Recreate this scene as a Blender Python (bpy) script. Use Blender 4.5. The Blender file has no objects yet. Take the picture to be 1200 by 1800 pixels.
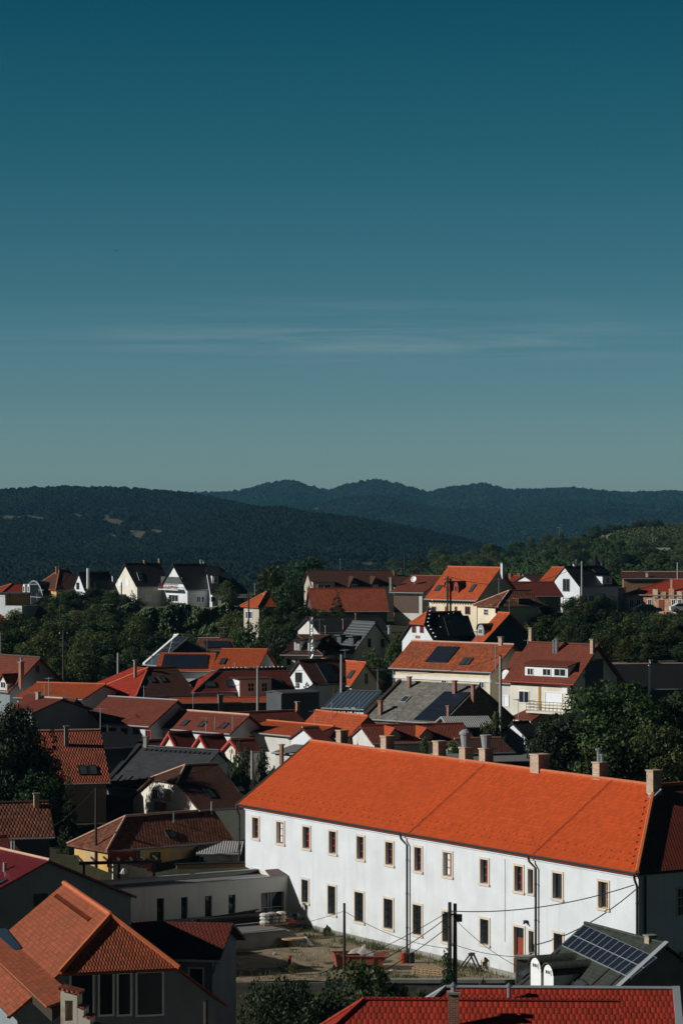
import bpy, math, random
import numpy as np
from mathutils import Vector, Matrix
random.seed(7); RNG = np.random.default_rng(7)
C = bpy.context.scene.collection
# ------------------------------------------------------------------ camera, sky, sun
F, CX, HY = 5000.0, 600.0, 905.0          # focal length in photo pixels, photo centre column, horizon row
cam = bpy.data.cameras.new("camera"); cam_o = bpy.data.objects.new("camera", cam); C.objects.link(cam_o)
cam_o.rotation_euler = (math.radians(90), 0, 0)
cam.sensor_fit = 'VERTICAL'; cam.sensor_height = 36.0
cam.lens = 36.0 * F / 1800.0
cam.shift_y = (HY - 900.0) / 1800.0
cam.clip_start = 1.0; cam.clip_end = 20000.0
bpy.context.scene.camera = cam_o
SUN_EL = math.radians(23.5)
SUN_DIR = Vector((-0.984, -0.178, 0)).normalized() * math.cos(SUN_EL) + Vector((0, 0, math.sin(SUN_EL)))
sun = bpy.data.lights.new("sun", 'SUN'); sun.energy = 4.1; sun.angle = math.radians(0.53); sun.color = (1.0, 0.99, 0.96)
sun_o = bpy.data.objects.new("sun", sun); C.objects.link(sun_o)
sun_o.rotation_euler = SUN_DIR.to_track_quat('Z', 'Y').to_euler()
W = bpy.data.worlds.new("World"); bpy.context.scene.world = W; W.use_nodes = True
def build_sky():
    nt = W.node_tree; N = nt.nodes; L = nt.links; N.clear()
    out = N.new('ShaderNodeOutputWorld'); bg = N.new('ShaderNodeBackground')
    sky = N.new('ShaderNodeTexSky'); sky.sky_type = 'NISHITA'; sky.sun_disc = False
    sky.sun_elevation = SUN_EL; sky.sun_rotation = math.atan2(SUN_DIR.x, SUN_DIR.y)
    sky.air_density = 1.0; sky.dust_density = 0.6; sky.ozone_density = 2.0; sky.altitude = 300
    tc = N.new('ShaderNodeTexCoord'); sep = N.new('ShaderNodeSeparateXYZ'); L.new(tc.outputs['Generated'], sep.inputs[0])
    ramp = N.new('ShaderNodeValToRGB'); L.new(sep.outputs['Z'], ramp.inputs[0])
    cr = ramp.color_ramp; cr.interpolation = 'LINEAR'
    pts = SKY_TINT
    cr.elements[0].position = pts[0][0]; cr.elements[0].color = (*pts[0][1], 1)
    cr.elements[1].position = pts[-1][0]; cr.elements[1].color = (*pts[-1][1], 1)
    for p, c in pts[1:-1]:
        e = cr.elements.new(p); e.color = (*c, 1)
    mul = N.new('ShaderNodeMix'); mul.data_type = 'RGBA'; mul.blend_type = 'MULTIPLY'; mul.inputs['Factor'].default_value = 1
    # the sky behind the viewpoint, away from the view, is dimmer
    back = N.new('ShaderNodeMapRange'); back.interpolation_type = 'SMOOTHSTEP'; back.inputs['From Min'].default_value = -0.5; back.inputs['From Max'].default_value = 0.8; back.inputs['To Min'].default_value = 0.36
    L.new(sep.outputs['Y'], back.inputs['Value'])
    L.new(sky.outputs[0], mul.inputs['A']); L.new(ramp.outputs[0], mul.inputs['B'])
    # thin cirrus drawn by direction: x/y and z/y are constant along a view direction
    dx = N.new('ShaderNodeMath'); dx.operation = 'DIVIDE'; L.new(sep.outputs['X'], dx.inputs[0]); L.new(sep.outputs['Y'], dx.inputs[1])
    dz = N.new('ShaderNodeMath'); dz.operation = 'DIVIDE'; L.new(sep.outputs['Z'], dz.inputs[0]); L.new(sep.outputs['Y'], dz.inputs[1])
    comb = N.new('ShaderNodeCombineXYZ'); L.new(dx.outputs[0], comb.inputs[0]); L.new(dz.outputs[0], comb.inputs[1])
    mp = N.new('ShaderNodeMapping'); mp.inputs['Scale'].default_value = (9, 210, 1); mp.inputs['Rotation'].default_value = (0, 0, 0.018)
    L.new(comb.outputs[0], mp.inputs[0])
    nz = N.new('ShaderNodeTexNoise'); nz.inputs['Scale'].default_value = 1.0; nz.inputs['Detail'].default_value = 6; nz.inputs['Roughness'].default_value = 0.6; nz.inputs['Distortion'].default_value = 0.5
    L.new(mp.outputs[0], nz.inputs['Vector'])
    band = N.new('ShaderNodeValToRGB'); L.new(dz.outputs[0], band.inputs[0])
    b = band.color_ramp; b.interpolation = 'EASE'
    b.elements[0].position = 0.050; b.elements[0].color = (0, 0, 0, 1); b.elements[1].position = 0.078; b.elements[1].color = (0, 0, 0, 1)
    for p, v in ((0.0555, 0.45), (0.0602, 1.0), (0.0645, 0.6), (0.071, 0.3)):
        e = b.elements.new(p); e.color = (v, v, v, 1)
    nr = N.new('ShaderNodeMapRange'); nr.inputs['From Min'].default_value = 0.42; nr.inputs['From Max'].default_value = 0.75
    L.new(nz.outputs[0], nr.inputs['Value'])
    m1 = N.new('ShaderNodeMath'); m1.operation = 'MULTIPLY'; L.new(band.outputs[0], m1.inputs[0]); L.new(nr.outputs[0], m1.inputs[1])
    m2 = N.new('ShaderNodeMath'); m2.operation = 'MULTIPLY'; m2.inputs[1].default_value = 0.65
    xr = N.new('ShaderNodeValToRGB'); sh = N.new('ShaderNodeMath'); sh.operation = 'ADD'; sh.inputs[1].default_value = 0.5; L.new(dx.outputs[0], sh.inputs[0]); L.new(sh.outputs[0], xr.inputs[0])
    q = xr.color_ramp; q.interpolation = 'EASE'; q.elements[0].position = 0.39; q.elements[0].color = (0.15, 0.15, 0.15, 1); q.elements[1].position = 0.62; q.elements[1].color = (0.25, 0.25, 0.25, 1)
    for p, v in ((0.45, 0.7), (0.52, 1.0), (0.57, 0.7)):
        e = q.elements.new(p); e.color = (v, v, v, 1)
    m3 = N.new('ShaderNodeMath'); m3.operation = 'MULTIPLY'; L.new(m1.outputs[0], m3.inputs[0]); L.new(xr.outputs[0], m3.inputs[1]); L.new(m3.outputs[0], m2.inputs[0])
    add = N.new('ShaderNodeMix'); add.data_type = 'RGBA'; add.blend_type = 'MIX'
    L.new(m2.outputs[0], add.inputs['Factor']); L.new(mul.outputs['Result'], add.inputs['A']); add.inputs['B'].default_value = CIRRUS
    bg.inputs['Strength'].default_value = 0.1
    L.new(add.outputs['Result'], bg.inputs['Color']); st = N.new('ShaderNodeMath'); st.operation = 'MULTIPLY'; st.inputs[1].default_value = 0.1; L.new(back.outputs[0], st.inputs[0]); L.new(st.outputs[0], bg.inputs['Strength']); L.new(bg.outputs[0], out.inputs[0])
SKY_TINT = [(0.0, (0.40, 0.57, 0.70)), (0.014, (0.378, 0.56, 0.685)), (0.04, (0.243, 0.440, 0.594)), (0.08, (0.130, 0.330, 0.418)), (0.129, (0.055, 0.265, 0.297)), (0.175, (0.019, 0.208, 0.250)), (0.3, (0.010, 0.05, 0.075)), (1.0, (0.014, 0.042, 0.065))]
CIRRUS = (2.6, 3.4, 3.5, 1)
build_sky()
vs = bpy.context.scene.view_settings
vs.view_transform = 'Standard'; vs.look = 'None'; vs.exposure = 0.0; vs.gamma = 1.0
cy = bpy.context.scene.cycles
cy.max_bounces = 6; cy.diffuse_bounces = 3; cy.glossy_bounces = 3; cy.transparent_max_bounces = 6; cy.volume_bounces = 0

# ------------------------------------------------------------------ materials
MATS = {}
def _base(name, rough=0.8, spec=0.3):
    m = bpy.data.materials.new(name); m.use_nodes = True
    nt = m.node_tree; b = nt.nodes['Principled BSDF']
    b.inputs['Roughness'].default_value = rough; b.inputs['Specular IOR Level'].default_value = spec
    MATS[name] = m
    return m, nt, b
def _noise(nt, scale, detail=4, coord='Object', vec=None):
    n = nt.nodes.new('ShaderNodeTexNoise'); n.inputs['Scale'].default_value = scale; n.inputs['Detail'].default_value = detail
    if vec is None:
        tc = nt.nodes.new('ShaderNodeTexCoord'); vec = tc.outputs[coord]
    nt.links.new(vec, n.inputs['Vector'])
    return n.outputs[0]
def _mixc(nt, fac, a, b, blend='MIX'):
    mx = nt.nodes.new('ShaderNodeMix'); mx.data_type = 'RGBA'; mx.blend_type = blend
    if hasattr(fac, 'links'): nt.links.new(fac, mx.inputs['Factor'])
    else: mx.inputs['Factor'].default_value = fac
    for k, v in (('A', a), ('B', b)):
        if hasattr(v, 'links'): nt.links.new(v, mx.inputs[k])
        else: mx.inputs[k].default_value = (*v, 1)
    return mx.outputs['Result']
def _range(nt, v, a, b, c=0.0, d=1.0):
    r = nt.nodes.new('ShaderNodeMapRange'); nt.links.new(v, r.inputs['Value'])
    r.inputs['From Min'].default_value = a; r.inputs['From Max'].default_value = b
    r.inputs['To Min'].default_value = c; r.inputs['To Max'].default_value = d
    return r.outputs[0]
def _math(nt, op, a, b=None):
    n = nt.nodes.new('ShaderNodeMath'); n.operation = op
    for i, v in enumerate((a, b)):
        if v is None: continue
        if hasattr(v, 'links'): nt.links.new(v, n.inputs[i])
        else: n.inputs[i].default_value = v
    return n.outputs[0]
def _bump(nt, b, h, strength, dist):
    bp = nt.nodes.new('ShaderNodeBump'); bp.inputs['Strength'].default_value = strength; bp.inputs['Distance'].default_value = dist
    nt.links.new(h, bp.inputs['Height']); nt.links.new(bp.outputs[0], b.inputs['Normal'])
def dull(c, k): return tuple(x * k for x in c)
def plain(name, col, rough=0.7, spec=0.3, metal=0.0, var=0.12, scale=1.5):
    m, nt, b = _base(name, rough, spec); b.inputs['Metallic'].default_value = metal
    n = _noise(nt, scale, 5)
    nt.links.new(_mixc(nt, n, dull(col, 1 - var), dull(col, 1 + var)), b.inputs['Base Color'])
    return m
def plaster(name, col, stain=0.12, patch=None, streak=0.35, dirt=0.0):
    m, nt, b = _base(name, 0.9, 0.15)
    n = _noise(nt, 0.6, 6)
    c = _mixc(nt, _range(nt, n, 0.35, 0.7), dull(col, 1 - stain), dull(col, 1 + stain * 0.4))
    tc = nt.nodes.new('ShaderNodeTexCoord'); mp = nt.nodes.new('ShaderNodeMapping'); mp.inputs['Scale'].default_value = (2.2, 2.2, 0.18)
    nt.links.new(tc.outputs['Object'], mp.inputs[0])
    st = _noise(nt, 1.0, 4, vec=mp.outputs[0])
    c = _mixc(nt, _range(nt, st, 0.55, 0.8, 0, streak), c, dull(col, 0.62))
    if dirt:
        sp = nt.nodes.new('ShaderNodeSeparateXYZ'); nt.links.new(tc.outputs['Object'], sp.inputs[0])
        low = _math(nt, 'MULTIPLY', _range(nt, sp.outputs['Z'], 0.6, 3.4, 1, 0), _range(nt, _noise(nt, 0.9, 6), 0.35, 0.65))
        c = _mixc(nt, _math(nt, 'MULTIPLY', low, dirt), c, (0.30, 0.27, 0.22))
        pt = _range(nt, _noise(nt, 0.23, 2), 0.60, 0.63, 0, 0.10); c = _mixc(nt, pt, c, dull(col, 0.6))
    if patch:
        p = _noise(nt, 0.45, 6)
        c = _mixc(nt, _range(nt, p, 0.55, 0.62), c, patch)
    nt.links.new(c, b.inputs['Base Color'])
    _bump(nt, b, _noise(nt, 9, 4), 0.25, 0.02)
    return m
def tile(name, col, row=0.33, wid=0.22, var=0.22, stain=0.25, stain_col=(0.05, 0.035, 0.025), bump=0.9, rough=0.75, rib=0.5, gapk=0.45):
    m, nt, b = _base(name, rough, 0.25)
    tc = nt.nodes.new('ShaderNodeTexCoord'); uv = tc.outputs['UV']
    sp = nt.nodes.new('ShaderNodeSeparateXYZ'); nt.links.new(uv, sp.inputs[0])
    v = _math(nt, 'DIVIDE', sp.outputs['Y'], row); fv = _math(nt, 'FRACT', v)
    u = _math(nt, 'DIVIDE', sp.outputs['X'], wid); off = _math(nt, 'MULTIPLY', _math(nt, 'FLOOR', v), 0.5)
    fu = _math(nt, 'FRACT', _math(nt, 'ADD', u, off))
    # one random tone per tile
    wn = nt.nodes.new('ShaderNodeTexWhiteNoise'); wn.noise_dimensions = '2D'
    cb = nt.nodes.new('ShaderNodeCombineXYZ')
    nt.links.new(_math(nt, 'FLOOR', _math(nt, 'ADD', u, off)), cb.inputs[0]); nt.links.new(_math(nt, 'FLOOR', v), cb.inputs[1])
    nt.links.new(cb.outputs[0], wn.inputs['Vector'])
    c = _mixc(nt, wn.outputs['Value'], dull(col, 1 - var), dull(col, 1 + var))
    if stain > 0:
        n1 = _noise(nt, 0.35, 7); n2 = _noise(nt, 2.6, 5)
        f = _math(nt, 'MULTIPLY', _range(nt, n1, 0.42, 0.72, 0, stain * 1.6), _range(nt, n2, 0.3, 0.7))
        c = _mixc(nt, f, c, stain_col)
        c = _mixc(nt, _range(nt, _noise(nt, 0.12, 3), 0.35, 0.7, 0, 0.22), c, dull(col, 0.72))
    gap = _math(nt, 'LESS_THAN', fv, 0.13)
    c = _mixc(nt, _math(nt, 'MULTIPLY', gap, gapk), c, dull(col, 0.3))
    nt.links.new(c, b.inputs['Base Color'])
    rise = _math(nt, 'MULTIPLY', fv, -1.0)
    hump = _math(nt, 'MULTIPLY', _math(nt, 'SINE', _math(nt, 'MULTIPLY', fu, math.pi)), rib)
    _bump(nt, b, _math(nt, 'ADD', rise, hump), bump, 0.05)
    return m
def sheet(name, col, rib=0.25, rough=0.5, spec=0.4, var=0.12, stain=0.2, depth=0.05, across=False):
    """ribbed sheet roof: ribs run up the slope"""
    m, nt, b = _base(name, rough, spec)
    tc = nt.nodes.new('ShaderNodeTexCoord')
    sp = nt.nodes.new('ShaderNodeSeparateXYZ'); nt.links.new(tc.outputs['UV'], sp.inputs[0])
    f = _math(nt, 'FRACT', _math(nt, 'DIVIDE', sp.outputs['Y' if across else 'X'], rib))
    h = _math(nt, 'SINE', _math(nt, 'MULTIPLY', f, 2 * math.pi))
    c = _mixc(nt, _noise(nt, 0.8, 6), dull(col, 1 - var), dull(col, 1 + var))
    c = _mixc(nt, _range(nt, _noise(nt, 0.4, 7), 0.5, 0.75, 0, stain), c, dull(col, 0.4))
    nt.links.new(c, b.inputs['Base Color']); _bump(nt, b, h, 0.8, depth)
    return m
def brick(name, col, mortar=(0.35, 0.31, 0.26), row=0.085, wid=0.26, var=0.3, patch=None):
    m, nt, b = _base(name, 0.9, 0.15)
    tc = nt.nodes.new('ShaderNodeTexCoord')
    bt = nt.nodes.new('ShaderNodeTexBrick'); nt.links.new(tc.outputs['UV'], bt.inputs['Vector'])
    bt.inputs['Scale'].default_value = 1.0; bt.inputs['Brick Width'].default_value = wid; bt.inputs['Row Height'].default_value = row
    bt.inputs['Mortar Size'].default_value = 0.012
    bt.inputs['Color1'].default_value = (*dull(col, 1 - var), 1); bt.inputs['Color2'].default_value = (*dull(col, 1 + var), 1); bt.inputs['Mortar'].default_value = (*mortar, 1)
    c = _mixc(nt, _range(nt, _noise(nt, 0.9, 5), 0.4, 0.75, 0, 0.55), bt.outputs['Color'], dull(col, 0.55))
    if patch: c = _mixc(nt, _range(nt, _noise(nt, 0.5, 6), 0.5, 0.56), c, patch)
    nt.links.new(c, b.inputs['Base Color']); _bump(nt, b, bt.outputs['Fac'], -0.4, 0.02)
    return m
def glass(name, col=(0.02, 0.025, 0.03), rough=0.08):
    m, nt, b = _base(name, rough, 0.4); b.inputs['Base Color'].default_value = (*col, 1)
    return m
def solar(name):
    m, nt, b = _base(name, 0.3, 0.25)
    tc = nt.nodes.new('ShaderNodeTexCoord')
    bt = nt.nodes.new('ShaderNodeTexBrick'); nt.links.new(tc.outputs['UV'], bt.inputs['Vector']); bt.offset = 0
    bt.inputs['Scale'].default_value = 1; bt.inputs['Brick Width'].default_value = 0.17; bt.inputs['Row Height'].default_value = 0.17; bt.inputs['Mortar Size'].default_value = 0.006
    bt.inputs['Color1'].default_value = (0.008, 0.012, 0.022, 1); bt.inputs['Color2'].default_value = (0.010, 0.016, 0.028, 1); bt.inputs['Mortar'].default_value = (0.05, 0.06, 0.07, 1)
    nt.links.new(bt.outputs['Color'], b.inputs['Base Color'])
    return m
def foliage(name, cols, rough=0.6, trans=0.25):
    m, nt, b = _base(name, rough, 0.25)
    at = nt.nodes.new('ShaderNodeAttribute'); at.attribute_name = 'tone'
    rp = nt.nodes.new('ShaderNodeValToRGB'); nt.links.new(at.outputs['Fac'], rp.inputs[0])
    e = rp.color_ramp.elements
    e[0].position = 0; e[0].color = (*cols[0], 1); e[1].position = 1; e[1].color = (*cols[-1], 1)
    for i, c in enumerate(cols[1:-1]):
        x = e.new((i + 1) / (len(cols) - 1)); x.color = (*c, 1)
    oi = nt.nodes.new('ShaderNodeObjectInfo')
    hs = nt.nodes.new('ShaderNodeHueSaturation'); nt.links.new(rp.outputs[0], hs.inputs['Color'])
    nt.links.new(_range(nt, oi.outputs['Random'], 0, 1, 0.7, 1.3), hs.inputs['Value'])
    nt.links.new(_range(nt, oi.outputs['Random'], 0, 1, 0.475, 0.52), hs.inputs['Hue'])
    nt.links.new(hs.outputs[0], b.inputs['Base Color'])
    tr = nt.nodes.new('ShaderNodeBsdfTranslucent'); nt.links.new(hs.outputs[0], tr.inputs['Color'])
    mx = nt.nodes.new('ShaderNodeMixShader'); mx.inputs[0].default_value = trans
    out = nt.nodes['Material Output']
    nt.links.new(b.outputs[0], mx.inputs[1]); nt.links.new(tr.outputs[0], mx.inputs[2]); nt.links.new(mx.outputs[0], out.inputs[0])
    return m
# roofs
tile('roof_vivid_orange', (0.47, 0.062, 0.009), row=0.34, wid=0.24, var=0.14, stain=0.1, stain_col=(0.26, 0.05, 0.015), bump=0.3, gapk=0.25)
tile('roof_orange', (0.42, 0.075, 0.02), var=0.2, stain=0.15)
tile('roof_orange_old', (0.33, 0.075, 0.028), var=0.35, stain=0.55, stain_col=(0.13, 0.075, 0.04))
tile('roof_red', (0.30, 0.035, 0.016), row=0.36, wid=0.3, var=0.14, stain=0.12)
tile('roof_bright_red', (0.32, 0.029, 0.012), row=0.38, wid=0.27, var=0.2, stain=0.3, stain_col=(0.12, 0.02, 0.012))
tile('roof_near_orange', (0.32, 0.080, 0.034), row=0.25, wid=0.17, var=0.28, stain=0.5, stain_col=(0.16, 0.075, 0.035))
tile('roof_dark_red', (0.13, 0.023, 0.013), var=0.2, stain=0.25)
tile('roof_red_brown', (0.17, 0.04, 0.022), row=0.36, wid=0.3, var=0.15, stain=0.2)
tile('roof_wing_shaded', (0.19, 0.034, 0.016), row=0.34, wid=0.24, var=0.2, stain=0.2)  # vivid orange tiles darkened: shade of the wing put into the colour
tile('roof_brown', (0.072, 0.026, 0.016), var=0.3, stain=0.4)
tile('roof_brown_old', (0.17, 0.056, 0.029), row=0.36, wid=0.28, var=0.45, stain=0.5, stain_col=(0.06, 0.045, 0.03), rib=0.9)
tile('roof_pantile', (0.27, 0.06, 0.025), row=0.36, wid=0.24, var=0.3, stain=0.3, rib=1.4, bump=1.0)
tile('roof_maroon', (0.15, 0.014, 0.018), row=0.4, wid=0.22, var=0.1, stain=0.1, rib=1.0, rough=0.5)
tile('roof_black', (0.014, 0.013, 0.013), row=0.36, wid=0.3, var=0.2, stain=0.0, rough=0.6)
tile('roof_charcoal', (0.05, 0.05, 0.053), row=0.3, wid=0.6, var=0.2, stain=0.3, rib=0.1)
tile('roof_slate', (0.19, 0.175, 0.15), row=0.3, wid=0.3, var=0.3, stain=0.5, rib=0.1, bump=0.5, stain_col=(0.09, 0.085, 0.07))
tile('roof_green_shingle', (0.045, 0.052, 0.042), row=0.3, wid=0.35, var=0.25, stain=0.3, rib=0.15)
sheet('roof_metal_grey', (0.075, 0.085, 0.085), rib=0.4, across=True)
sheet('roof_metal_blue', (0.055, 0.08, 0.105), rib=0.5)
sheet('roof_corrugated', (0.33, 0.32, 0.30), rib=0.2, stain=0.6, rough=0.7)
sheet('roof_brown_sheet', (0.09, 0.04, 0.03), rib=0.3)
plain('roof_flat_dark', (0.07, 0.07, 0.07), 0.9)
plain('roof_flat_grey', (0.17, 0.16, 0.15), 0.9)
# walls
plaster('wall_white', (0.665, 0.69, 0.70), 0.08, streak=0.4, dirt=0.4)
plaster('wall_offwhite', (0.62, 0.60, 0.55))
plaster('wall_cream', (0.74, 0.63, 0.45))
plaster('wall_pale_cream', (0.74, 0.69, 0.58))
plaster('wall_beige', (0.46, 0.41, 0.33))
plaster('wall_yellow', (0.64, 0.40, 0.14), 0.2, patch=(0.45, 0.33, 0.2))
plaster('wall_grey', (0.24, 0.265, 0.275))
plaster('wall_dark_grey', (0.09, 0.095, 0.10))
plaster('wall_brown', (0.26, 0.15, 0.09))
plaster('wall_old_white', (0.60, 0.54, 0.44), 0.25, patch=(0.36, 0.27, 0.18))
plaster('wall_concrete', (0.28, 0.27, 0.24), 0.25)
plaster('wall_taupe', (0.64, 0.625, 0.575), 0.08)
brick('brick_red', (0.30, 0.10, 0.055))
brick('brick_pale', (0.48, 0.34, 0.24), (0.48, 0.42, 0.34), var=.25)
brick('brick_rubble', (0.17, 0.11, 0.07), (0.14, 0.12, 0.09), row=0.2, wid=0.4)
brick('brick_facade', (0.52, 0.26, 0.15), (0.5, 0.42, 0.33), row=0.13, wid=0.35, patch=(0.58, 0.45, 0.31))
brick('stone_grey', (0.11, 0.105, 0.09), (0.07, 0.065, 0.055), row=0.25, wid=0.5)
# trim
plain('trim_white', (0.78, 0.78, 0.76), 0.6)
plain('trim_stone', (0.62, 0.53, 0.42), 0.85, var=0.15)
plain('trim_dark', (0.03, 0.03, 0.032), 0.5)
plain('trim_grey', (0.28, 0.30, 0.31), 0.5)
plain('zinc', (0.42, 0.45, 0.47), 0.35, 0.5, metal=0.7)
plain('rust_red', (0.30, 0.05, 0.025), 0.8)
plain('wood_red', (0.24, 0.045, 0.022), 0.55)
plain('wood_red_brown', (0.22, 0.07, 0.03), 0.6)  # browner red wood of the right-hand window frames and a door leaf
plain('wood_ochre', (0.34, 0.2, 0.05), 0.7)
plain('wood_dark', (0.04, 0.028, 0.02), 0.8)
plain('wood_pole', (0.045, 0.038, 0.032), 0.9, var=0.3, scale=4)
plain('wood_pale', (0.38, 0.26, 0.15), 0.85, var=0.3, scale=3)
plain('concrete_pole', (0.33, 0.32, 0.30), 0.9, var=0.2)
plain('ridge_orange', (0.50, 0.13, 0.05), 0.8, var=0.3, scale=3)
plain('ridge_red', (0.36, 0.06, 0.03), 0.8, var=0.3, scale=3)
plain('ridge_dark', (0.09, 0.05, 0.035), 0.8, var=0.4, scale=3)
plain('ridge_pink', (0.55, 0.33, 0.24), 0.8, var=0.25, scale=3)
plain('trim_pink_red', (0.42, 0.06, 0.05), 0.7)
plain('curtain', (0.7, 0.68, 0.63), 0.9)
plain('shutter_white', (0.80, 0.82, 0.84), 0.5, var=0.04)
plain('shutter_brown', (0.10, 0.065, 0.045), 0.7)
plain('flower_red', (0.5, 0.03, 0.03), 0.8)
plain('iron', (0.012, 0.012, 0.013), 0.6)
plain('cable', (0.015, 0.015, 0.015), 0.8)
plain('rubber', (0.02, 0.02, 0.02), 0.8)
plain('orange_plastic', (0.55, 0.10, 0.02), 0.4)
plain('skip_red', (0.25, 0.068, 0.042), 0.6, var=0.25)
plain('debris', (0.35, 0.32, 0.28), 0.95, var=0.5, scale=5)
plain('bag_white', (0.6, 0.58, 0.53), 0.9)
plain('car_dark', (0.02, 0.022, 0.025), 0.25, 0.6)
plain('car_white', (0.6, 0.62, 0.63), 0.3, 0.5)
plain('bird_grey', (0.03, 0.03, 0.03), 0.8)
plain('bark', (0.06, 0.045, 0.03), 0.95, var=0.3, scale=3)
plain('blue_tarp', (0.12, 0.25, 0.4), 0.6)
glass('pane_front', (0.01, 0.014, 0.018), 0.2); MATS['pane_front'].node_tree.nodes['Principled BSDF'].inputs['Specular IOR Level'].default_value = 0.12
glass('pane_dark'); glass('pane_blue', (0.03, 0.05, 0.06), 0.1); glass('pane_skylight', (0.05, 0.06, 0.065), 0.15)
glass('pane_big', (0.012, 0.016, 0.02), 0.05)
solar('solar_cells')
foliage('leaf_green', [(0.018, 0.038, 0.010), (0.042, 0.072, 0.018), (0.095, 0.115, 0.028)])
foliage('leaf_dark', [(0.010, 0.024, 0.008), (0.022, 0.045, 0.014), (0.045, 0.070, 0.020)])
foliage('leaf_olive', [(0.035, 0.052, 0.014), (0.07, 0.088, 0.022), (0.14, 0.14, 0.035)])
foliage('leaf_pale', [(0.05, 0.06, 0.025), (0.09, 0.10, 0.035), (0.17, 0.17, 0.07)])
foliage('leaf_ivy', [(0.035, 0.060, 0.022), (0.085, 0.115, 0.040), (0.26, 0.25, 0.13)])
foliage('needle_blue', [(0.02, 0.032, 0.028), (0.035, 0.05, 0.045), (0.06, 0.075, 0.065)])
foliage('leaf_dry', [(0.06, 0.05, 0.025), (0.11, 0.085, 0.04), (0.16, 0.12, 0.06)])
foliage('grass_blade', [(0.04, 0.06, 0.015), (0.08, 0.10, 0.03), (0.16, 0.15, 0.06)])

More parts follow.
